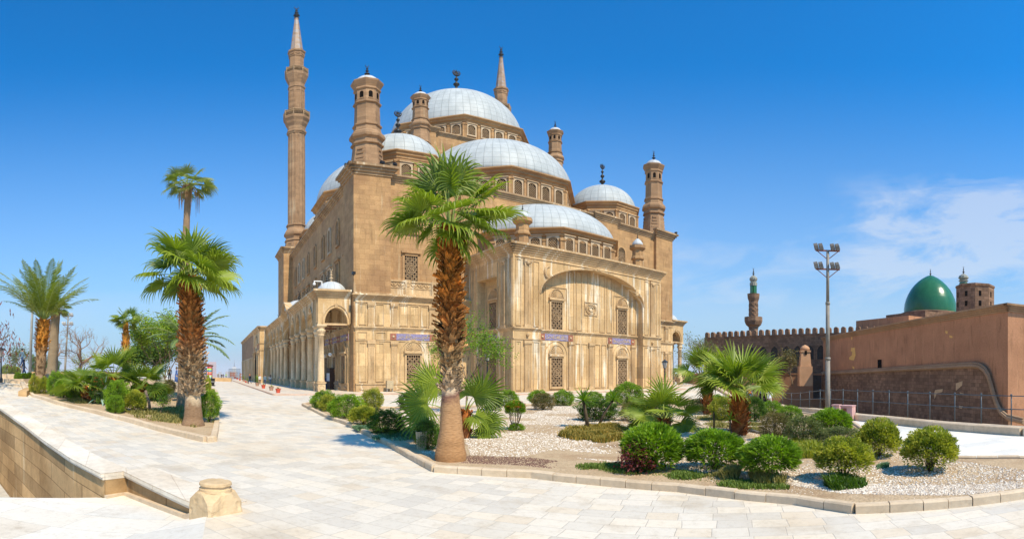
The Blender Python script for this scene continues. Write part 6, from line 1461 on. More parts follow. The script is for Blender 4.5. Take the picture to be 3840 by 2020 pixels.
# ---- ground cover and gravel
def cover(name, poly, mat, n, h, w, label, seed, cat='ground cover', mats=None):
    rnd = random.Random(seed); m = MB(); xs = [p.x for p in poly]; ys = [p.y for p in poly]; c = sum(poly, Vector((0, 0))) / len(poly); k = 0
    while k < n:
        p = Vector((rnd.uniform(min(xs), max(xs)), rnd.uniform(min(ys), max(ys))))
        if not inpoly(p.x, p.y, poly): continue
        q = noise.noise(Vector((p.x * 1.3, p.y * 1.3, seed)));
        if q < -.15 and rnd.random() < .8: continue
        ed = min(((p - (u_ + (w_ - u_) * max(0, min(1, (p - u_).dot(w_ - u_) / max(1e-6, (w_ - u_).length_squared)))))).length for u_, w_ in zip(poly, poly[1:] + poly[:1]))
        if ed + q * .35 < rnd.random() * .42: continue
        k += 1; g = gz(p.x, p.y) + .08; a = rnd.uniform(0, 6.28); d = Vector((cos(a), sin(a), 0)); s = Vector((-sin(a), cos(a), 0)) * w * .5; hh = h * rnd.uniform(.5, 1.3) * (1 + q)
        m.tint = rnd.random(); b = Vector((p.x, p.y, g)); z = Vector((0, 0, hh)); m.add([b - s, b + s, b + z * .6 + d * hh * .25 + s * .7, b + z * .6 + d * hh * .25 - s * .7, b + z + d * hh * .6], [(0, 1, 2, 3), (3, 2, 4)])
    return tag(m.build(name, mat, None, norm=False, tint=True), label, cat, kind='stuff')
E6 = lambda *pts: [P(*q6_(x, y)) for x, y in pts]
E5 = lambda *pts: [P(*q5_(x, y)) for x, y in pts]
cover('grass_patch', E6((-80, 560), (100, 535), (240, 548), (430, 590), (560, 600), (900, 650), (1180, 668), (1200, 715), (880, 712), (600, 668), (200, 620), (-60, 598)), 'grass_green', 9000, .06, .018, 'patchy green grass along the front kerb under the leafy shrubs', 1)
cover('grass_patch', E6((560, 590), (900, 600), (890, 660), (640, 655)), 'grass_dry', 2500, .16, .02, 'taller dry grass around the foot of the second leafy shrub', 2)
cover('grass_patch', E6((960, 640), (1180, 650), (1180, 695), (980, 690)), 'grass_dry', 1500, .15, .02, 'taller dry grass under the middle leafy shrub', 3)
cover('flower_mound', E5((2100, 520), (2260, 455), (2450, 440), (2620, 450), (2720, 500), (2700, 560), (2500, 585), (2250, 570)), 'mound_leaf', 14000, .13, .03, 'low green and orange flowering mound below the yuccas', 4)
cover('flower_bed', E6((1200, 440), (1370, 440), (1380, 520), (1240, 525)), 'leaf_yellow', 2200, .16, .03, 'yellow and orange flowers between the round shrubs of the right garden', 5)
cover('creeping_plant', E6((1400, 690), (1470, 655), (1600, 655), (1690, 690), (1600, 725), (1450, 725)), 'leaf_dark', 2600, .12, .035, 'dark green creeping plant under the twiggy yellow shrub', 6)
cover('creeping_plant', E5((600, 500), (700, 470), (960, 500), (985, 550), (860, 572), (640, 560)), 'leaf_blue', 3800, .09, .03, 'blue green creeping plant left of the wooden planter', 7)
cover('creeping_plant', E5((470, 455), (600, 450), (620, 475), (520, 480)), 'leaf_blue', 1200, .08, .03, 'small blue green creeping patch behind the dark round shrub', 8)
cover('creeping_plant', E6((1660, 560), (1780, 560), (1780, 600), (1670, 605)), 'leaf_blue', 900, .07, .025, 'thin blue green creeping patch on the gravel between the yellow shrubs', 9)
cover('grass_patch', E6((620, 270), (730, 255), (860, 280), (850, 345), (700, 330)), 'grass_dry', 2600, .09, .025, 'dry yellowish grass left of the stout palm foot', 10)
cover('grass_patch', E6((945, 310), (1040, 300), (1045, 365), (955, 360)), 'grass_dry', 1800, .08, .025, 'dry grass right of the stout palm foot', 11)
E8 = lambda *pts: [P(*q8_(x, y)) for x, y in pts]
cover('grass_patch', E8((1000, 330), (1250, 300), (1500, 300), (1680, 440), (1600, 470), (1430, 450), (1120, 385)), 'grass_dry', 7000, .12, .025, 'dry grass over the front of the left bed', 12)
cover('grass_patch', E8((540, 235), (690, 225), (760, 270), (640, 265)), 'grass_dry', 1500, .12, .025, 'dry grass near the kerb below the drooping fan', 13)
cover('grass_patch', E5((880, 470), (980, 470), (985, 520), (900, 515)), 'grass_green', 900, .06, .02, 'short bright grass left of the tallest palm', 14)
def gravel(name, poly, n, s0, s1, label, seed, avoid=()):
    rnd = random.Random(seed); m = MB(); xs = [p.x for p in poly]; ys = [p.y for p in poly]; k = 0
    while k < n:
        p = Vector((rnd.uniform(min(xs), max(xs)), rnd.uniform(min(ys), max(ys))))
        if not inpoly(p.x, p.y, poly): continue
        if noise.noise(Vector((p.x * .5, p.y * .5, seed))) < -.22 and rnd.random() < .9: continue
        k += 1
        s = rnd.uniform(s0, s1); g = gz(p.x, p.y) + .08 + s * .25; a = rnd.uniform(0, 6.28); c, e = cos(a) * s, sin(a) * s; j = lambda: rnd.uniform(.6, 1.2)
        m.tint = rnd.random() * .85 + .1
        m.add([(p.x + c * j(), p.y + e * j(), g), (p.x - e * .8, p.y + c * .8 * j(), g), (p.x - c * j(), p.y - e, g), (p.x + e * .8 * j(), p.y - c * .8, g), (p.x + c * .2, p.y, g + s * .6 * j()), (p.x - c * .3, p.y + e * .3, g + s * .55)], [(0, 1, 4), (1, 5, 4), (1, 2, 5), (2, 3, 5), (3, 4, 5), (3, 0, 4)])
    return tag(m.build(name, 'gravel_stone', None, norm=False, tint=True), label, 'gravel', kind='stuff')
gp = [P(*q5_(1430, 690)), P(*q5_(1850, 700)), P(*q5_(2100, 640)), P(*q5_(2580, 680)), P(*q6_(560, 590)), P(*q6_(900, 620)), P(*q6_(1230, 640)), P(*q6_(1480, 700)), P(*q6_(1850, 720)), P(*q6_(2250, 730)), P(*q6_(2576, 690)), P(*q6_(2576, 590)), P(*q6_(2170, 535)), P(*q6_(1830, 480)), P(*q6_(1600, 430)), P(*q6_(1250, 330)), P(*q6_(1000, 250)), P(*q6_(600, 225)), P(*q6_(330, 220)), P(*q5_(2200, 275)), P(*q5_(1500, 280)), P(*q5_(1400, 300)), P(*q5_(1380, 560))]
gravel('white_gravel', gp, 60000, .012, .036, 'white and beige gravel spread over the main garden bed', 2)
gravel('white_gravel', [P(*q5_(2100, 690)), P(*q6_(240, 545)), P(*q6_(900, 640)), P(*q6_(1230, 690)), P(*q6_(1500, 735)), P(*q6_(2250, 745)), P(*q6_(2576, 700)), P(*q6_(2576, 670)), P(*q6_(1850, 690)), P(*q6_(900, 600))], 9000, .012, .034, 'coarser beige gravel along the front of the right garden behind the kerb', 21)
gl = [P(*q5_(720, 295)), P(*q5_(1180, 300)), P(*q5_(1160, 460)), P(*q5_(900, 440)), P(*q5_(730, 320))]
gravel('white_gravel', gl, 2500, .02, .05, 'gravel strip behind the dark shrubs left of the tallest palm', 3)

simple('mulch', (.16, .085, .065), .95, .3, 8, 0)
def litter(name, poly, n, s0, s1, mat, label, seed):
    o = gravel(name, poly, n, s0, s1, label, seed); o.data.materials[0] = MATS[mat]; o['category'] = 'leaf litter'
litter('leaf_litter', [P(*q5_(1290, 700)), P(*q5_(1420, 690)), P(*q5_(1900, 705)), P(*q5_(2130, 735)), P(*q5_(2120, 800)), P(*q5_(1800, 770)), P(*q5_(1330, 750))], 3500, .006, .022, 'mulch', 'dark leaf litter on the bare soil right of the tallest palm foot', 9)
gravel('loose_stones', [P(*q5_(1000, 640)), P(*q5_(1200, 660)), P(*q5_(1200, 720)), P(*q5_(1060, 680))], 300, .008, .02, 'loose little stones on the soil left of the tallest palm foot', 12)
gravel('loose_stones', [P(*q6_(300, 560)), P(*q6_(1200, 620)), P(*q6_(1900, 720)), P(*q6_(2500, 700)), P(*q6_(2450, 760)), P(*q6_(1600, 765)), P(*q6_(900, 700))], 2500, .006, .016, 'loose little stones scattered on the bare soil inside the front kerb', 13)
# ============================================================ OBJECTS AND PEOPLE
simple('lamp_dark', (.15, .14, .13), .6, .25, 6)
# floodlight masts
simple('mast_paint', (.25, .22, .18), .65, .15, 4)
def mast(p, H, label, nlev=2, hs=.46, mat='mast_paint', lamp='lamp_dark', lean=0, yaw=0):
    g = gz(p.x, p.y); o = empty('floodlight_mast', (p.x, p.y, g), yaw, label, 'lamp mast')
    m = MB(); m.tube([(0, 0, 0), (lean * .33, 0, H * .36)], [.105, .10], 16); m.tube([(lean * .33, 0, H * .36), (lean * .7, 0, H * .68)], [.088, .082], 16); m.tube([(lean * .7, 0, H * .68), (lean, 0, H)], [.068, .06], 16)
    m.tube([(lean * .33, 0, H * .355), (lean * .34, 0, H * .37)], .118, 16); m.tube([(lean * .7, 0, H * .675), (lean * .7, 0, H * .69)], .096, 16); m.box(-.17, .17, -.17, .17, 0, .03); m.build('mast_pole', mat, o)
    for L_ in range(nlev):
        z = H - .02 - L_ * hs * 1.75
        for s in (-1, 1):
            b = MB(); b.box(min(lean, lean + s * .50), max(lean, lean + s * .50), -.03, .03, z - .03, z + .03); b.tube([(lean + s * .05, 0, z - .35), (lean + s * .44, 0, z - .02)], .018, 5); b.build('bracket', 'rust_wood', o)
            for k in (.24, .44):
                f = MB(Matrix.Translation((lean + s * k, 0, z + .03)) @ Matrix.Scale(.68, 4) @ Matrix.Rotation(.30 * -1, 4, 'Y') @ Matrix.Rotation(.25, 4, 'X'))
                n_ = 10; pts = [(-.13, 0), (.13, 0), (.13, .10)] + [(.13 - .26 * t / n_ * .5, .10 + .34 * sin(pi / 2 * t / n_)) for t in range(1, n_ + 1)] + [(-.06, .42), (-.13, .30)]
                f.add([(-.12, y * 1.15, z_) for y, z_ in pts] + [(.10, y * 1.05, z_ * .95) for y, z_ in pts], [tuple(range(len(pts))), tuple(range(len(pts), 2 * len(pts)))[::-1]] + [(i, (i + 1) % len(pts), len(pts) + (i + 1) % len(pts), len(pts) + i) for i in range(len(pts))])
                f.box(-.02, .02, -.05, .05, -.05, .02); f.build('floodlight', lamp, o)
    return o
p = P(3104, 1580); r = p.length
mast(p, ZZ(938, r) - gz(p.x, p.y), 'tall grey mast with four pairs of floodlights beside the pink cabinets', yaw=-.5)
p = A(242, 47); 
simple('lamp_pale', (.42, .40, .37), .5, .2)
mast(p, ZZ(1185, 47) - gz(p.x, p.y), 'slim grey floodlight mast between the ringed palm and the bare tree, far left', lamp='lamp_pale', lean=.35, yaw=.6)
p = A(111, 40); o = empty('lamp_pole', V3(p, gz(p.x, p.y)), 0, 'plain leaning grey pole left of the date palm, its top lost in the fronds', 'pole')
m = MB(); m.tube([(0, 0, 0), (.3, 0, 4.5), (.55, 0, ZZ(1090, 40) - gz(p.x, p.y))], [.13, .10, .07], 12); m.build('pole', 'grey_metal', o)
# lantern posts
def lantern(px, r, pytop, label):
    p = A(px, r); g = gz(p.x, p.y) + .05; H = ZZ(pytop, r) - g; o = empty('lantern_post', V3(p, g), 0, label, 'street lamp')
    m = MB(); m.lathe([(.12, 0), (.12, .25), (.07, .35), (.055, H * .5), (.045, H - .75), (.08, H - .72), (.05, H - .66), (.01, H - .64)], 12, 0, 0, False, True); m.build('post', 'dark_iron', o)
    m = MB(); m.lathe([(.09, H - .68), (.17, H - .26)], 6); m.build('lantern_glass', 'lamp_pale', o)
    m = MB(); m.lathe([(.19, H - .27), (.21, H - .25), (.16, H - .16), (.07, H - .1), (.02, H - .05), (.035, H - .03), (.004, H)], 6)
    for k in range(6): a = pi / 6 + k * pi / 3; m.tube([(.10 * cos(a), .10 * sin(a), H - .68), (.195 * cos(a), .195 * sin(a), H - .26)], .014, 4)
    m.build('lantern_frame', 'dark_iron', o)
lantern(1828, 26, 1302, 'dark lantern post in front of the shaded left side of the arched block')
lantern(2493, 37, 1345, 'dark lantern post before the right edge of the mosque front')
lantern(4, 33, 1297, 'dark lantern post under the red pod tree at the left edge')
lantern(206, 43, 1318, 'dark lantern post mostly hidden behind the ringed palm trunk')
# pink electric cabinets
for (x0, x1, y0, y1, lab, door) in ((1115, 1172, 1200, 1268, 'rose painted metal cabinet with a grey door panel, left of the pair beside the mast', 'grey_metal'), (1172, 1262, 1206, 1310, 'bigger pale pink cabinet with a rusty door, right of the pair beside the mast', 'rust_wood')):
    a = z7((x0 + x1) / 2, y1); p = P(a[0], a[1] + 3); k = PM(p.length) / 1.8067; w, h = (x1 - x0) * k, (y1 - y0) * k; th = (a[0] - CX) / F
    o = empty('electric_cabinet', V3(p, gz(p.x, p.y) + .01), -th - .35, lab, 'cabinet')
    m = MB(); m.box(-w * .46, w * .46, 0, w * .8, 0, h - .04); m.box(-w * .5, w * .5, -.04, w * .84, h - .04, h); m.build('cabinet_body', 'pink_box', o)
    m = MB(); m.box(-w * .36, w * .02, -.02, -.0005, h * .15, h * .82); m.build('cabinet_door', door, o)
# wooden planter box
p = P(*q5_(1030, 640)); k = PM(p.length) / 2.1467; o = empty('wooden_planter', V3(p, gz(p.x, p.y) + .07), .2, 'tapered box of grey wooden slats standing left of the tallest palm', 'planter')
w0, w1, h = 36 * k, 46 * k, 155 * k
for f in range(4):
    for i in range(5):
        a = f * pi / 2; u0, u1 = (i - 2.5 + .06) / 2.5, (i - 1.5 - .06) / 2.5
        M_ = Matrix.Rotation(a, 4, 'Z'); m = MB(M_); m.add([(u0 * w0, -w0, 0), (u1 * w0, -w0, 0), (u1 * w0, -w0 + .02, 0), (u0 * w0, -w0 + .02, 0), (u0 * w1, -w1, h), (u1 * w1, -w1, h), (u1 * w1, -w1 + .02, h), (u0 * w1, -w1 + .02, h)], [(3, 2, 1, 0), (4, 5, 6, 7), (0, 1, 5, 4), (1, 2, 6, 5), (2, 3, 7, 6), (3, 0, 4, 7)]); m.build('slat', 'wood_slats', o)
# air conditioner by the plinth
p2 = MC + UU * -21.0 + VV * -25.5; o = empty('service_box', (p2.x, p2.y, .08), PSI, 'small beige metal box on legs against the mosque plinth', 'box')
m = MB(); m.box(-.35, .35, -.2, .2, .35, 1.15); m.build('box_body', 'clay_pale', o) if 'clay_pale' in MATS else m.build('box_body', 'wood_slats', o)
m = MB(); 
for x in (-.3, .26): m = MB(); m.box(x, x + .04, -.15, .15, 0, .35); m.build('leg', 'grey_metal', o)
# irrigation pipe
pts = [P(*q6_(960, 358)), P(*q6_(1020, 372)), P(*q6_(1100, 376)), P(*q6_(1180, 380)), P(*q6_(1230, 400))]
ob = MB(); ob.tube([(p.x, p.y, gz(p.x, p.y) + .13) for p in pts], .045, 8); tag(ob.build('water_pipe', 'grey_metal'), 'grey water pipe lying on the soil right of the stout palm foot', 'pipe')
# flower pots along the arcade kerb
def pot(px, py, wpx, label, mat='terracotta', plant=0, seed=1):
    p = P(px, py); k = PM(p.length); w = wpx * k / 2; h = w * 1.55; g = gz(p.x, p.y) + .10; o = empty('flower_pot', V3(p, g), 0, label, 'flower pot', 'pots along the arcade kerb')
    m = MB(); m.lathe([(w * .62, 0), (w * .88, h * .82), (w, h * .83), (w, h), (w * .85, h), (w * .82, h * .88), (.01, h * .86)], 20, 0, 0, False); m.build('pot', mat, o)
    if plant:
        rnd = random.Random(seed); m = MB()
        for i in range(50 if plant > .6 else 26):
            az = i * 2.39996; el = rnd.uniform(.2, 1.4); l = plant * rnd.uniform(.7, 1.1); hh = Vector((cos(az), sin(az), 0)); d = hh * cos(el) + Vector((0, 0, sin(el))); q = Vector((0, 0, h * .9 + (plant * .5 * rnd.random() if plant > .6 else 0))); pp = []; ws = []
            for j in range(5): pp.append(q.copy()); ws.append(.022 * (1.2 - j / 4.2)); q = q + d * l * .6 / 4; d = (d - Vector((0, 0, .16))).normalized()
            m.tint = rnd.random(); leafstrip(m, pp, ws, Vector((0, 0, 1)) if abs(d.z) < .95 else hh)
        m.build('pot_plant', 'leaf_yellow' if seed % 2 else 'leaf_bright', o, norm=False, tint=True)
    return o
zp = lambda x, y: (900 + x / 3.9857, 1150 + y / 3.9857)
for (x, y, w, lab, mt, pl_, sd) in ((570, 1303, 86, 'bright orange red pot nearest the camera at the corner of the arcade kerb', 'terracotta', .45, 1), (468, 1265, 80, 'wide tan clay pot next to the nearest red pot', 'clay_tan', .45, 2),
    (350, 1232, 70, 'second orange red pot from the near corner of the kerb', 'terracotta', .45, 3), (257, 1195, 66, 'tan pot with a tall bushy plant, third row back from the near corner', 'clay_tan', 1.3, 4),
    (112, 1152, 34, 'small tan pot beside the walker in dark blue', 'clay_tan', .9, 5), (85, 1140, 34, 'small red pot just behind the walker in dark blue', 'terracotta', 0, 6), (54, 1125, 44, 'tan pot with leafy plant, left of the walker in dark blue', 'clay_tan', 1.2, 7)):
    a = zp(x, y); pot(a[0], a[1], w / 3.9857, lab, mt, pl_, sd)
zq = lambda x, y: (760 + x / 9.68, 1330 + y / 9.68)
for (x, y, w, lab) in ((1350, 945, 85, 'nearest of three far red pots on the avenue kerb'), (1255, 908, 85, 'middle one of three far red pots on the avenue kerb'), (1170, 872, 80, 'farthest of three red pots on the avenue kerb')):
    a = zq(x, y); pot(a[0], a[1], w / 9.68, lab, 'terracotta', 0, 8)
# people
simple('skin', (.42, .23, .14), .6, .1, 5, 0, spec=.3); simple('hair_dark', (.02, .015, .012), .6, .2, 5, 0)
def cloth(name, c): 
    if name not in MATS: simple(name, c, .85, .15, 6, .2)
    return name
def person(loc, yaw, H, label, top, bottom, hair='hair_dark', pose='walk', skirt=False, scarf=None, bag=None, group=None):
    """one continuous skinned body (skin, top and trousers by height), hair or scarf as a child"""
    s = H / 1.75; o = empty('person', loc, yaw, label, 'person', group)
    st = {'walk': .22, 'stand': .0, 'sit': 0}[pose]; V = []; E_ = []; Rr = []
    def v(x, y, z, r): V.append((x * s, y * s, z * s)); Rr.append(r * s); return len(V) - 1
    def e(*a):
        for i in range(len(a) - 1): E_.append((a[i], a[i + 1]))
    dz = -.42 if pose == 'sit' else 0
    pel = v(0, 0, .93 + dz, .135); wai = v(0, .0, 1.08 + dz, .125); che = v(0, -.01, 1.30 + dz, .155); nec = v(0, -.01, 1.47 + dz, .06); hea = v(0, -.03, 1.58 + dz, .085); hdt = v(0, -.03, 1.68 + dz, .085)
    e(pel, wai, che, nec, hea, hdt)
    for sx in (-1, 1):
        f = st * sx
        if pose == 'sit': hip = v(sx * .10, 0, .88 + dz, .09); kn = v(sx * .13, -.42, .50, .07); an = v(sx * .13, -.40, .09, .045); to = v(sx * .13, -.54, .04, .04)
        else: hip = v(sx * .095, 0, .86, .095); kn = v(sx * .10, -f * .7 - .03, .48, .065); an = v(sx * .10, -f * 1.0 + (.10 if f < 0 else 0), .09 + (.06 if f < 0 else 0), .045); to = v(sx * .11, -f * 1.0 - .13 + (.08 if f < 0 else 0), .035 + (.02 if f < 0 else 0), .038)
        e(pel, hip, kn, an, to)
        sh = v(sx * .19, -.01, 1.41 + dz, .065); el = v(sx * .25, .05 + f * .5, 1.13 + dz, .048); wr = v(sx * .24, -.06 + f * .9, .89 + dz + (.08 if pose == 'sit' else 0), .034); ha = v(sx * .23, -.09 + f * .95, .81 + dz + (.08 if pose == 'sit' else 0), .038)
        e(che, sh, el, wr, ha)
    me = bpy.data.meshes.new('body'); me.from_pydata(V, E_, []); b = bpy.data.objects.new('body', me); COL.objects.link(b)
    md = b.modifiers.new('Skin', 'SKIN'); sk = me.skin_vertices[0].data if me.skin_vertices else None
    if sk is None: bm_ = bmesh.new(); bm_.from_mesh(me); bm_.verts.layers.skin.verify(); bm_.to_mesh(me); bm_.free(); sk = me.skin_vertices[0].data
    for i, r in enumerate(Rr): sk[i].radius = (r, r * (.78 if i in (0, 1, 2) else 1)); sk[i].use_root = (i == 0)
    b.modifiers.new('Sub', 'SUBSURF').levels = 1
    dg = bpy.context.evaluated_depsgraph_get(); dg.update(); nm = bpy.data.meshes.new_from_object(b.evaluated_get(dg)); bpy.data.objects.remove(b)
    nm.materials.clear()
    for k in ('skin', top, bottom, 'plastic_black'): nm.materials.append(MATS[k])
    for p_ in nm.polygons:
        c = p_.center / s; z = c.z - dz; p_.use_smooth = True
        arm = abs(c.x) > .17 and z > .75
        if z > 1.46: k = 0
        elif arm: k = 1 if z > .93 else 0
        elif pose != 'sit' and c.z < .10: k = 3
        elif pose == 'sit' and c.z < .10: k = 3
        elif (c.z > .97 + dz): k = 1
        else: k = 2
        p_.material_index = k
    body = bpy.data.objects.new('body', nm); COL.objects.link(body); body.parent = o
    h = MB(); hz = (1.64 + dz) * s
    if scarf:
        h.lathe([(.19 * s, hz - .34 * s), (.13 * s, hz - .2 * s), (.115 * s, hz - .05 * s), (.115 * s, hz + .03 * s), (.07 * s, hz + .11 * s), (.01, hz + .135 * s)], 14, 0, .0, False, True); h.build('headscarf', scarf, o)
    else:
        h.lathe([(.088 * s, hz - .06 * s), (.105 * s, hz), (.10 * s, hz + .05 * s), (.06 * s, hz + .10 * s), (.01, hz + .115 * s)], 12, 0, .015 * s, False, True); h.build('hair', hair, o)
    if skirt:
        k = MB(); k.lathe([(.27 * s, .08), (.22 * s, .6 * s), (.16 * s, 1.0 * s), (.14 * s, 1.08 * s)], 16, 0, 0, False, True); k.build('long_skirt', bottom, o)
    if bag:
        k = MB(); k.box(-.15 * s, .15 * s, .09 * s, .27 * s, 1.0 * s, 1.42 * s); k.build('backpack', bag, o)
    return o
for k, c in dict(navy=(.012, .03, .075), khaki=(.22, .17, .12), lime=(.45, .75, .08), black_cloth=(.012, .012, .014), white_cloth=(.75, .75, .75), grey_blue=(.12, .20, .27), orange_cloth=(.75, .20, .07), red_cloth=(.6, .03, .02), blue_jeans=(.03, .06, .14), brown_cloth=(.13, .08, .06), teal=(.03, .28, .38), lilac=(.38, .36, .55), beige=(.50, .42, .32), purple=(.06, .03, .16), shirt_blue=(.06, .12, .32)).items(): cloth(k, c)
def PP(px, pyf, H, label, yaw, *a, r=None, **k):
    p = A(px, r) if r else P(px, pyf); return person(V3(p, (ZZ(pyf, r) if r and pyf else gz(p.x, p.y) + (.07 if k.pop('kerb', False) else 0))), yaw, H, label, *a, **k)
a = zp(145, 1158); PP(a[0], a[1], 1.78, 'walker in dark blue with orange red hair and a backpack, striding along the kerb', -1.9, 'navy', 'navy', 'orange_cloth', 'walk', bag='black_cloth')
a = zp(375, 1170); PP(a[0], a[1], 1.7, 'person with a light blue backpack standing on the sidewalk before the far columns', .2, 'grey_blue', 'blue_jeans', bag='teal')
a = zp(298, 1165); PP(a[0], a[1], 1.7, 'person in a white top behind the tall potted plant on the sidewalk', .5, 'white_cloth', 'brown_cloth', 'red_cloth')
a = zp(268, 1140); PP(a[0], a[1], 1.7, 'person with a red headscarf behind the tall potted plant', .0, 'brown_cloth', 'brown_cloth', scarf='red_cloth')
a = zp(452, 1160); PP(a[0], a[1], 1.7, 'person in pale clothes and dark headscarf behind the second tan pot plant', .3, 'white_cloth', 'grey_blue', scarf='brown_cloth')
a = zp(608, 1172); PP(a[0], a[1], 1.75, 'man in a blue shirt and jeans seen from behind at the foot of the columns', 2.9, 'shirt_blue', 'blue_jeans', pose='stand')
a = zp(632, 1165); PP(a[0], a[1], 1.78, 'taller man in a blue shirt standing right of the other blue shirt', 3.3, 'shirt_blue', 'black_cloth', pose='stand')
a = zp(690, 1188); PP(a[0], a[1], 1.7, 'dark dressed person resting by the wide arcade opening', 1.2, 'grey_blue', 'black_cloth', pose='stand')
a = zp(708, 1180); PP(a[0], a[1], 1.65, 'person in grey leaning at the pedestal of the column by the wide opening', .8, 'grey_blue', 'brown_cloth', pose='stand')
a = zp(1295, 1240); PP(a[0], a[1], 1.75, 'man in purple blue standing in the shade behind the nearest arcade column', 1.4, 'purple', 'blue_jeans', pose='stand')
a = zq(560, 885); PP(a[0], a[1], 1.72, 'distant walker in a khaki jacket seen from behind on the avenue', 3.1, 'khaki', 'brown_cloth')
a = zq(685, 885); PP(a[0], a[1], 1.72, 'distant walker in black with a white cap, second of the avenue group', 3.2, 'black_cloth', 'brown_cloth', 'white_cloth')
a = zq(750, 865); PP(a[0], a[1], 1.70, 'distant walker in dark clothes between the white cap and the lime vest', 3.0, 'purple', 'navy', bag='khaki')
a = zq(850, 850); PP(a[0], a[1], 1.72, 'distant walker in a lime green vest and dark trousers on the avenue', 3.1, 'lime', 'navy', pose='stand')
# right walkers behind the railing side
zr = lambda x, y: (2550 + x / 2.71, 1200 + y / 2.71)
p = A(zr(708, 0)[0], 36); PP(zr(708, 0)[0], None, 1.66, 'woman with an orange headscarf and grey blue top walking behind the garden shrubs', 2.6, 'grey_blue', 'brown_cloth', scarf='orange_cloth', r=41)
PP(zr(828, 0)[0], None, 1.72, 'woman in black with a violet scarf, leftmost of the trio on the right path', 2.9, 'black_cloth', 'black_cloth', scarf='lilac', skirt=True, r=40)
PP(zr(872, 0)[0], None, 1.64, 'woman in a black coat and pale shawl, middle of the right path trio', 3.2, 'black_cloth', 'black_cloth', scarf='white_cloth', skirt=True, r=40.6)
PP(zr(912, 0)[0], None, 1.62, 'person in a white blouse at the right of the trio on the right path', 3.0, 'white_cloth', 'beige', scarf='beige', r=40.2)
# far left pair
a = q1_(188, 1085); PP(a[0], a[1], 1.7, 'person in a light blue shirt with raised arms at the far left parapet', 3.0, 'grey_blue', 'blue_jeans', r=43)
PP(q1_(203, 0)[0], None, 1.65, 'second person in dark clothes beside the light blue shirt at the far left', 2.6, 'black_cloth', 'blue_jeans', r=43.5)
# waste bin, seated person, bench
a = zq(355, 1130); p = P(*a); o = empty('waste_bin', V3(p, gz(p.x, p.y)), .3, 'black plastic waste bin on the avenue right of the left bed', 'bin')
m = MB(); m.lathe([(.24, .12), (.34, .9), (.38, .92), (.38, .98), (.30, .98), (.28, .9)], 12, 0, 0, False); m.box(-.3, .3, -.3, .3, .0, .12); m.build('bin_body', 'plastic_black', o)
m = MB(); m.lathe([(.33, .5), (.36, .5), (.37, .6), (.34, .6)], 12, 0, 0, False); m.build('bin_band', 'grey_metal', o)
a = zq(255, 1110); p = P(*a); bench = empty('bench', V3(p, gz(p.x, p.y)), 1.2, 'low dark bench next to the waste bin on the avenue', 'bench')
m = MB(); m.box(-.6, .6, -.2, .2, .40, .46); m.build('seat', 'asphalt_dark', bench)
for x in (-.5, .42): m = MB(); m.box(x, x + .08, -.18, .18, 0, .4); m.build('leg', 'asphalt_dark', bench)
person(V3(p, gz(p.x, p.y)) + Vector((0, 0, .0)), 1.9, 1.7, 'seated person in purple with a white headscarf beside the waste bin', 'purple', 'navy', pose='sit', scarf='white_cloth')
# rusty barriers near the courtyard wall
def barrier(x0, x1, y0, y1, lab, r):
    c = A(zq((x0 + x1) / 2, 0)[0], r); k = PM(r) / 9.68; w, h = (x1 - x0) * k, (y1 - y0) * k; z0 = ZZ(zq(0, y1)[1], r); o = empty('wooden_barrier', V3(c, z0), .55, lab, 'barrier')
    for i in range(int(w / .3)): m = MB(); m.box(-w / 2 + .3 * i, -w / 2 + .3 * i + .2, 0, .04, 0, h); m.build('board', 'rust_wood', o)
    for z in (h * .2, h * .8): m = MB(); m.box(-w / 2, w / 2, .045, .1, z, z + .12); m.build('rail', 'rust_wood', o)
barrier(1000, 1230, 630, 790, 'reddish brown slatted barrier at the end of the avenue', 112)
barrier(1345, 1450, 665, 850, 'narrow reddish brown barrier right beside the courtyard wall', 100)
c = A(zq(1160, 0)[0], 117); o = empty('balustrade', V3(c, ZZ(zq(0, 680)[1], 117)), .5, 'thin dark balustrade above the end of the avenue against the haze', 'railing')
m = MB(); L_ = 430 * PM(117) / 9.68
for i in range(26): x = -L_ / 2 + L_ * i / 25; m.tube([(x, 0, -1.2), (x, 0, 1.1)], .03, 4)
m.tube([(-L_ / 2, 0, 1.1), (L_ / 2, 0, 1.1)], .04, 4); m.tube([(-L_ / 2, 0, .2), (L_ / 2, 0, .2)], .04, 4); m.build('bars', 'rail_metal', o)
# souvenir stalls
a = zq(120, 840); c = A(a[0], 84); g = gz(c.x, c.y); o = empty('souvenir_stall', V3(c, g), .3, 'souvenir stall with rust roof and racks of colourful goods, right of the left palm', 'stall')
m = MB(); m.box(-1.7, .6, -.3, 2.2, 2.75, 2.95); m.add([(-1.8, -.5, 2.95), (.7, -.5, 2.95), (.7, 2.4, 2.95), (-1.8, 2.4, 2.95), (-.5, .9, 3.25)], [(0, 1, 4), (1, 2, 4), (2, 3, 4), (3, 0, 4)]); m.build('stall_roof', 'rust_wood', o)
for x in (-1.6, .4):
    for y in (-.2, 2.0): m = MB(); m.box(x, x + .1, y, y + .1, 0, 2.75); m.build('stall_post', 'rust_wood', o)
m = MB(); m.box(-1.4, .2, -.35, -.2, .9, 2.5); m.build('display_board', 'navy', o)
rnd = random.Random(2)
for i in range(24): x = -1.35 + .19 * (i % 8); z = 1.05 + .5 * (i // 8); m = MB(); m.box(x, x + .13, -.40, -.353, z, z + .36); m.build('goods', ['white_cloth', 'white_cloth', 'lilac'][i % 3], o)
for i in range(8): m = MB(); z = .5 + .28 * i; m.box(.35, 1.05, -.5, -.1, z, z + .2); m.build('shelf_goods', ['orange_cloth', 'teal', 'lime', 'red_cloth'][i % 4], o)
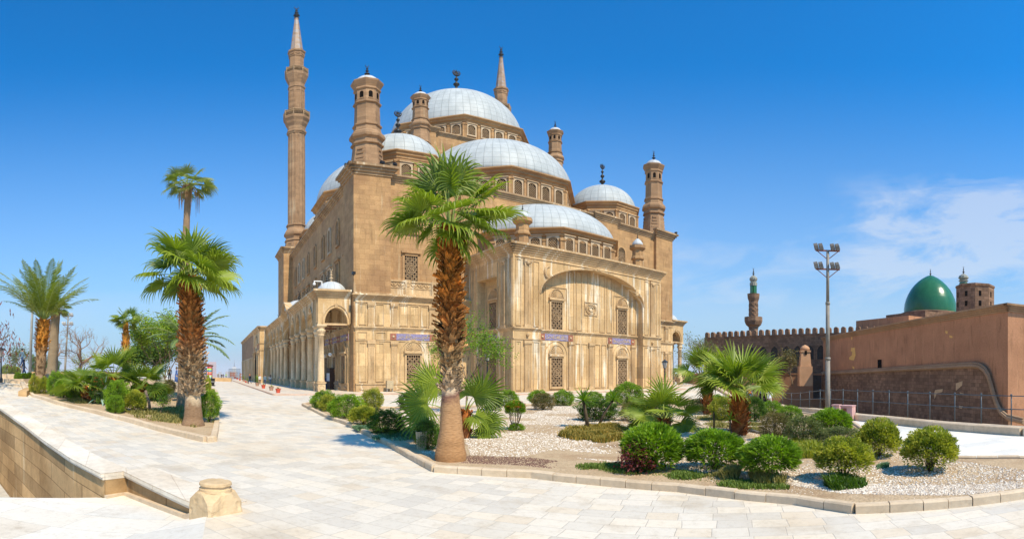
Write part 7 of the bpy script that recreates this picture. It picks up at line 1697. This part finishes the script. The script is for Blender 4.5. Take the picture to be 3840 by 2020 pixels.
for (px, lab, mt) in ((618, 'white and pale blue garden umbrella folded between the light green tree and the left palm', 'white_cloth'),):
    c = P(px, 1420); g = gz(c.x, c.y); o = empty('folded_umbrella', V3(c, g), 0, lab, 'umbrella'); m = MB(); m.lathe([(.9, .5), (.5, 1.6), (.12, 2.6), (.02, 2.7)], 10, 0, 0, False, False, flute=.12); m.build('canopy', 'pale_canvas' if 'pale_canvas' in MATS else cloth('pale_canvas', (.55, .68, .72)), o); m = MB(); m.tube([(0, 0, 0), (0, 0, 2.75)], .03, 6); m.build('pole', 'grey_metal', o)
c = P(662, 1433); g = gz(c.x, c.y); person(V3(c, g), 2.0, 1.75, 'person in a bright blue robe behind the leaning palm trunk in the left bed', 'shirt_blue', 'shirt_blue', pose='stand', skirt=True)
c = P(636, 1432); g = gz(c.x, c.y); person(V3(c, g), .4, 1.72, 'person in dark clothes partly hidden by the reddish bush in the left bed', 'black_cloth', 'black_cloth', pose='stand')
# dark cabinet and chair in the arcade shade
q = MC + UU * -24.95 + VV * -16.5; o = empty('display_cabinet', (q.x, q.y, .08), PSI + pi, 'tall dark wooden cabinet with leaflets in the shade of the arcade', 'cabinet')
m = MB(); m.box(-.3, .3, -.8, .8, 0, 2.5); m.build('cabinet_body', 'wood_dark', o)
for i in range(3): m = MB(); m.box(.301, .33, -.7 + .5 * i, -.3 + .5 * i, 1.0, 1.9); m.build('leaflet_panel', 'white_cloth', o)
q = MC + UU * -25.3 + VV * -20.9; o = empty('office_chair', (q.x, q.y, .08), PSI, 'dark office chair under the first arcade arch', 'chair')
m = MB(); m.box(-.25, .25, -.25, .25, .45, .52); m.build('seat', 'asphalt_dark', o); m = MB(); m.box(-.23, .23, .22, .28, .6, 1.05); m.build('backrest', 'asphalt_dark', o); m = MB(); m.tube([(0, 0, .1), (0, 0, .45)], .04, 6)
for k in range(5): a = k * 2 * pi / 5; m.tube([(0, 0, .12), (.28 * cos(a), .28 * sin(a), .05)], .025, 4)
m.build('chair_base', 'grey_metal', o)
# security camera and cornice floodlights
q = MC + UU * -27.9 + VV * -22.6
o = empty('security_camera', (q.x, q.y, 10.5), PSI, 'white security camera on a hooked bracket above the arcade cornice', 'camera')
m = MB(); m.box(.5, .6, -.05, .05, 0, 1.1); m.box(-.3, .6, -.05, .05, 1.0, 1.1); m.box(-.3, -.2, -.05, .05, .8, 1.0); m.build('bracket', 'white_paint', o); m = MB(); m.ball((-.25, 0, .72), .16, 12); m.build('dome_camera', 'white_paint', o)
for i, (u, v, z, lab) in enumerate(((-24.9, -23.3, 24.45, 'small floodlight at the left end of the near corner cornice'), (-21.6, -25.0, 24.45, 'small floodlight near the middle of the near corner cornice'), (-20.2, -25.0, 24.45, 'small floodlight at the right end of the near corner cornice'), (25.0, -24.8, 24.45, 'small floodlight at the outer end of the far right cornice'), (-24.6, -24.9, 11.85, 'small floodlight on the frieze corner above the arcade'))):
    q = MC + UU * u + VV * v; o = empty('cornice_floodlight', (q.x, q.y, z), PSI + .4 * i, lab, 'floodlight', 'floodlights on the cornices'); m = MB(); m.box(-.22, .22, -.14, .14, .12, .42); m.build('lamp_head', 'bronze', o); m = MB(); m.box(-.04, .04, -.04, .04, 0, .12); m.build('lamp_stem', 'bronze', o)
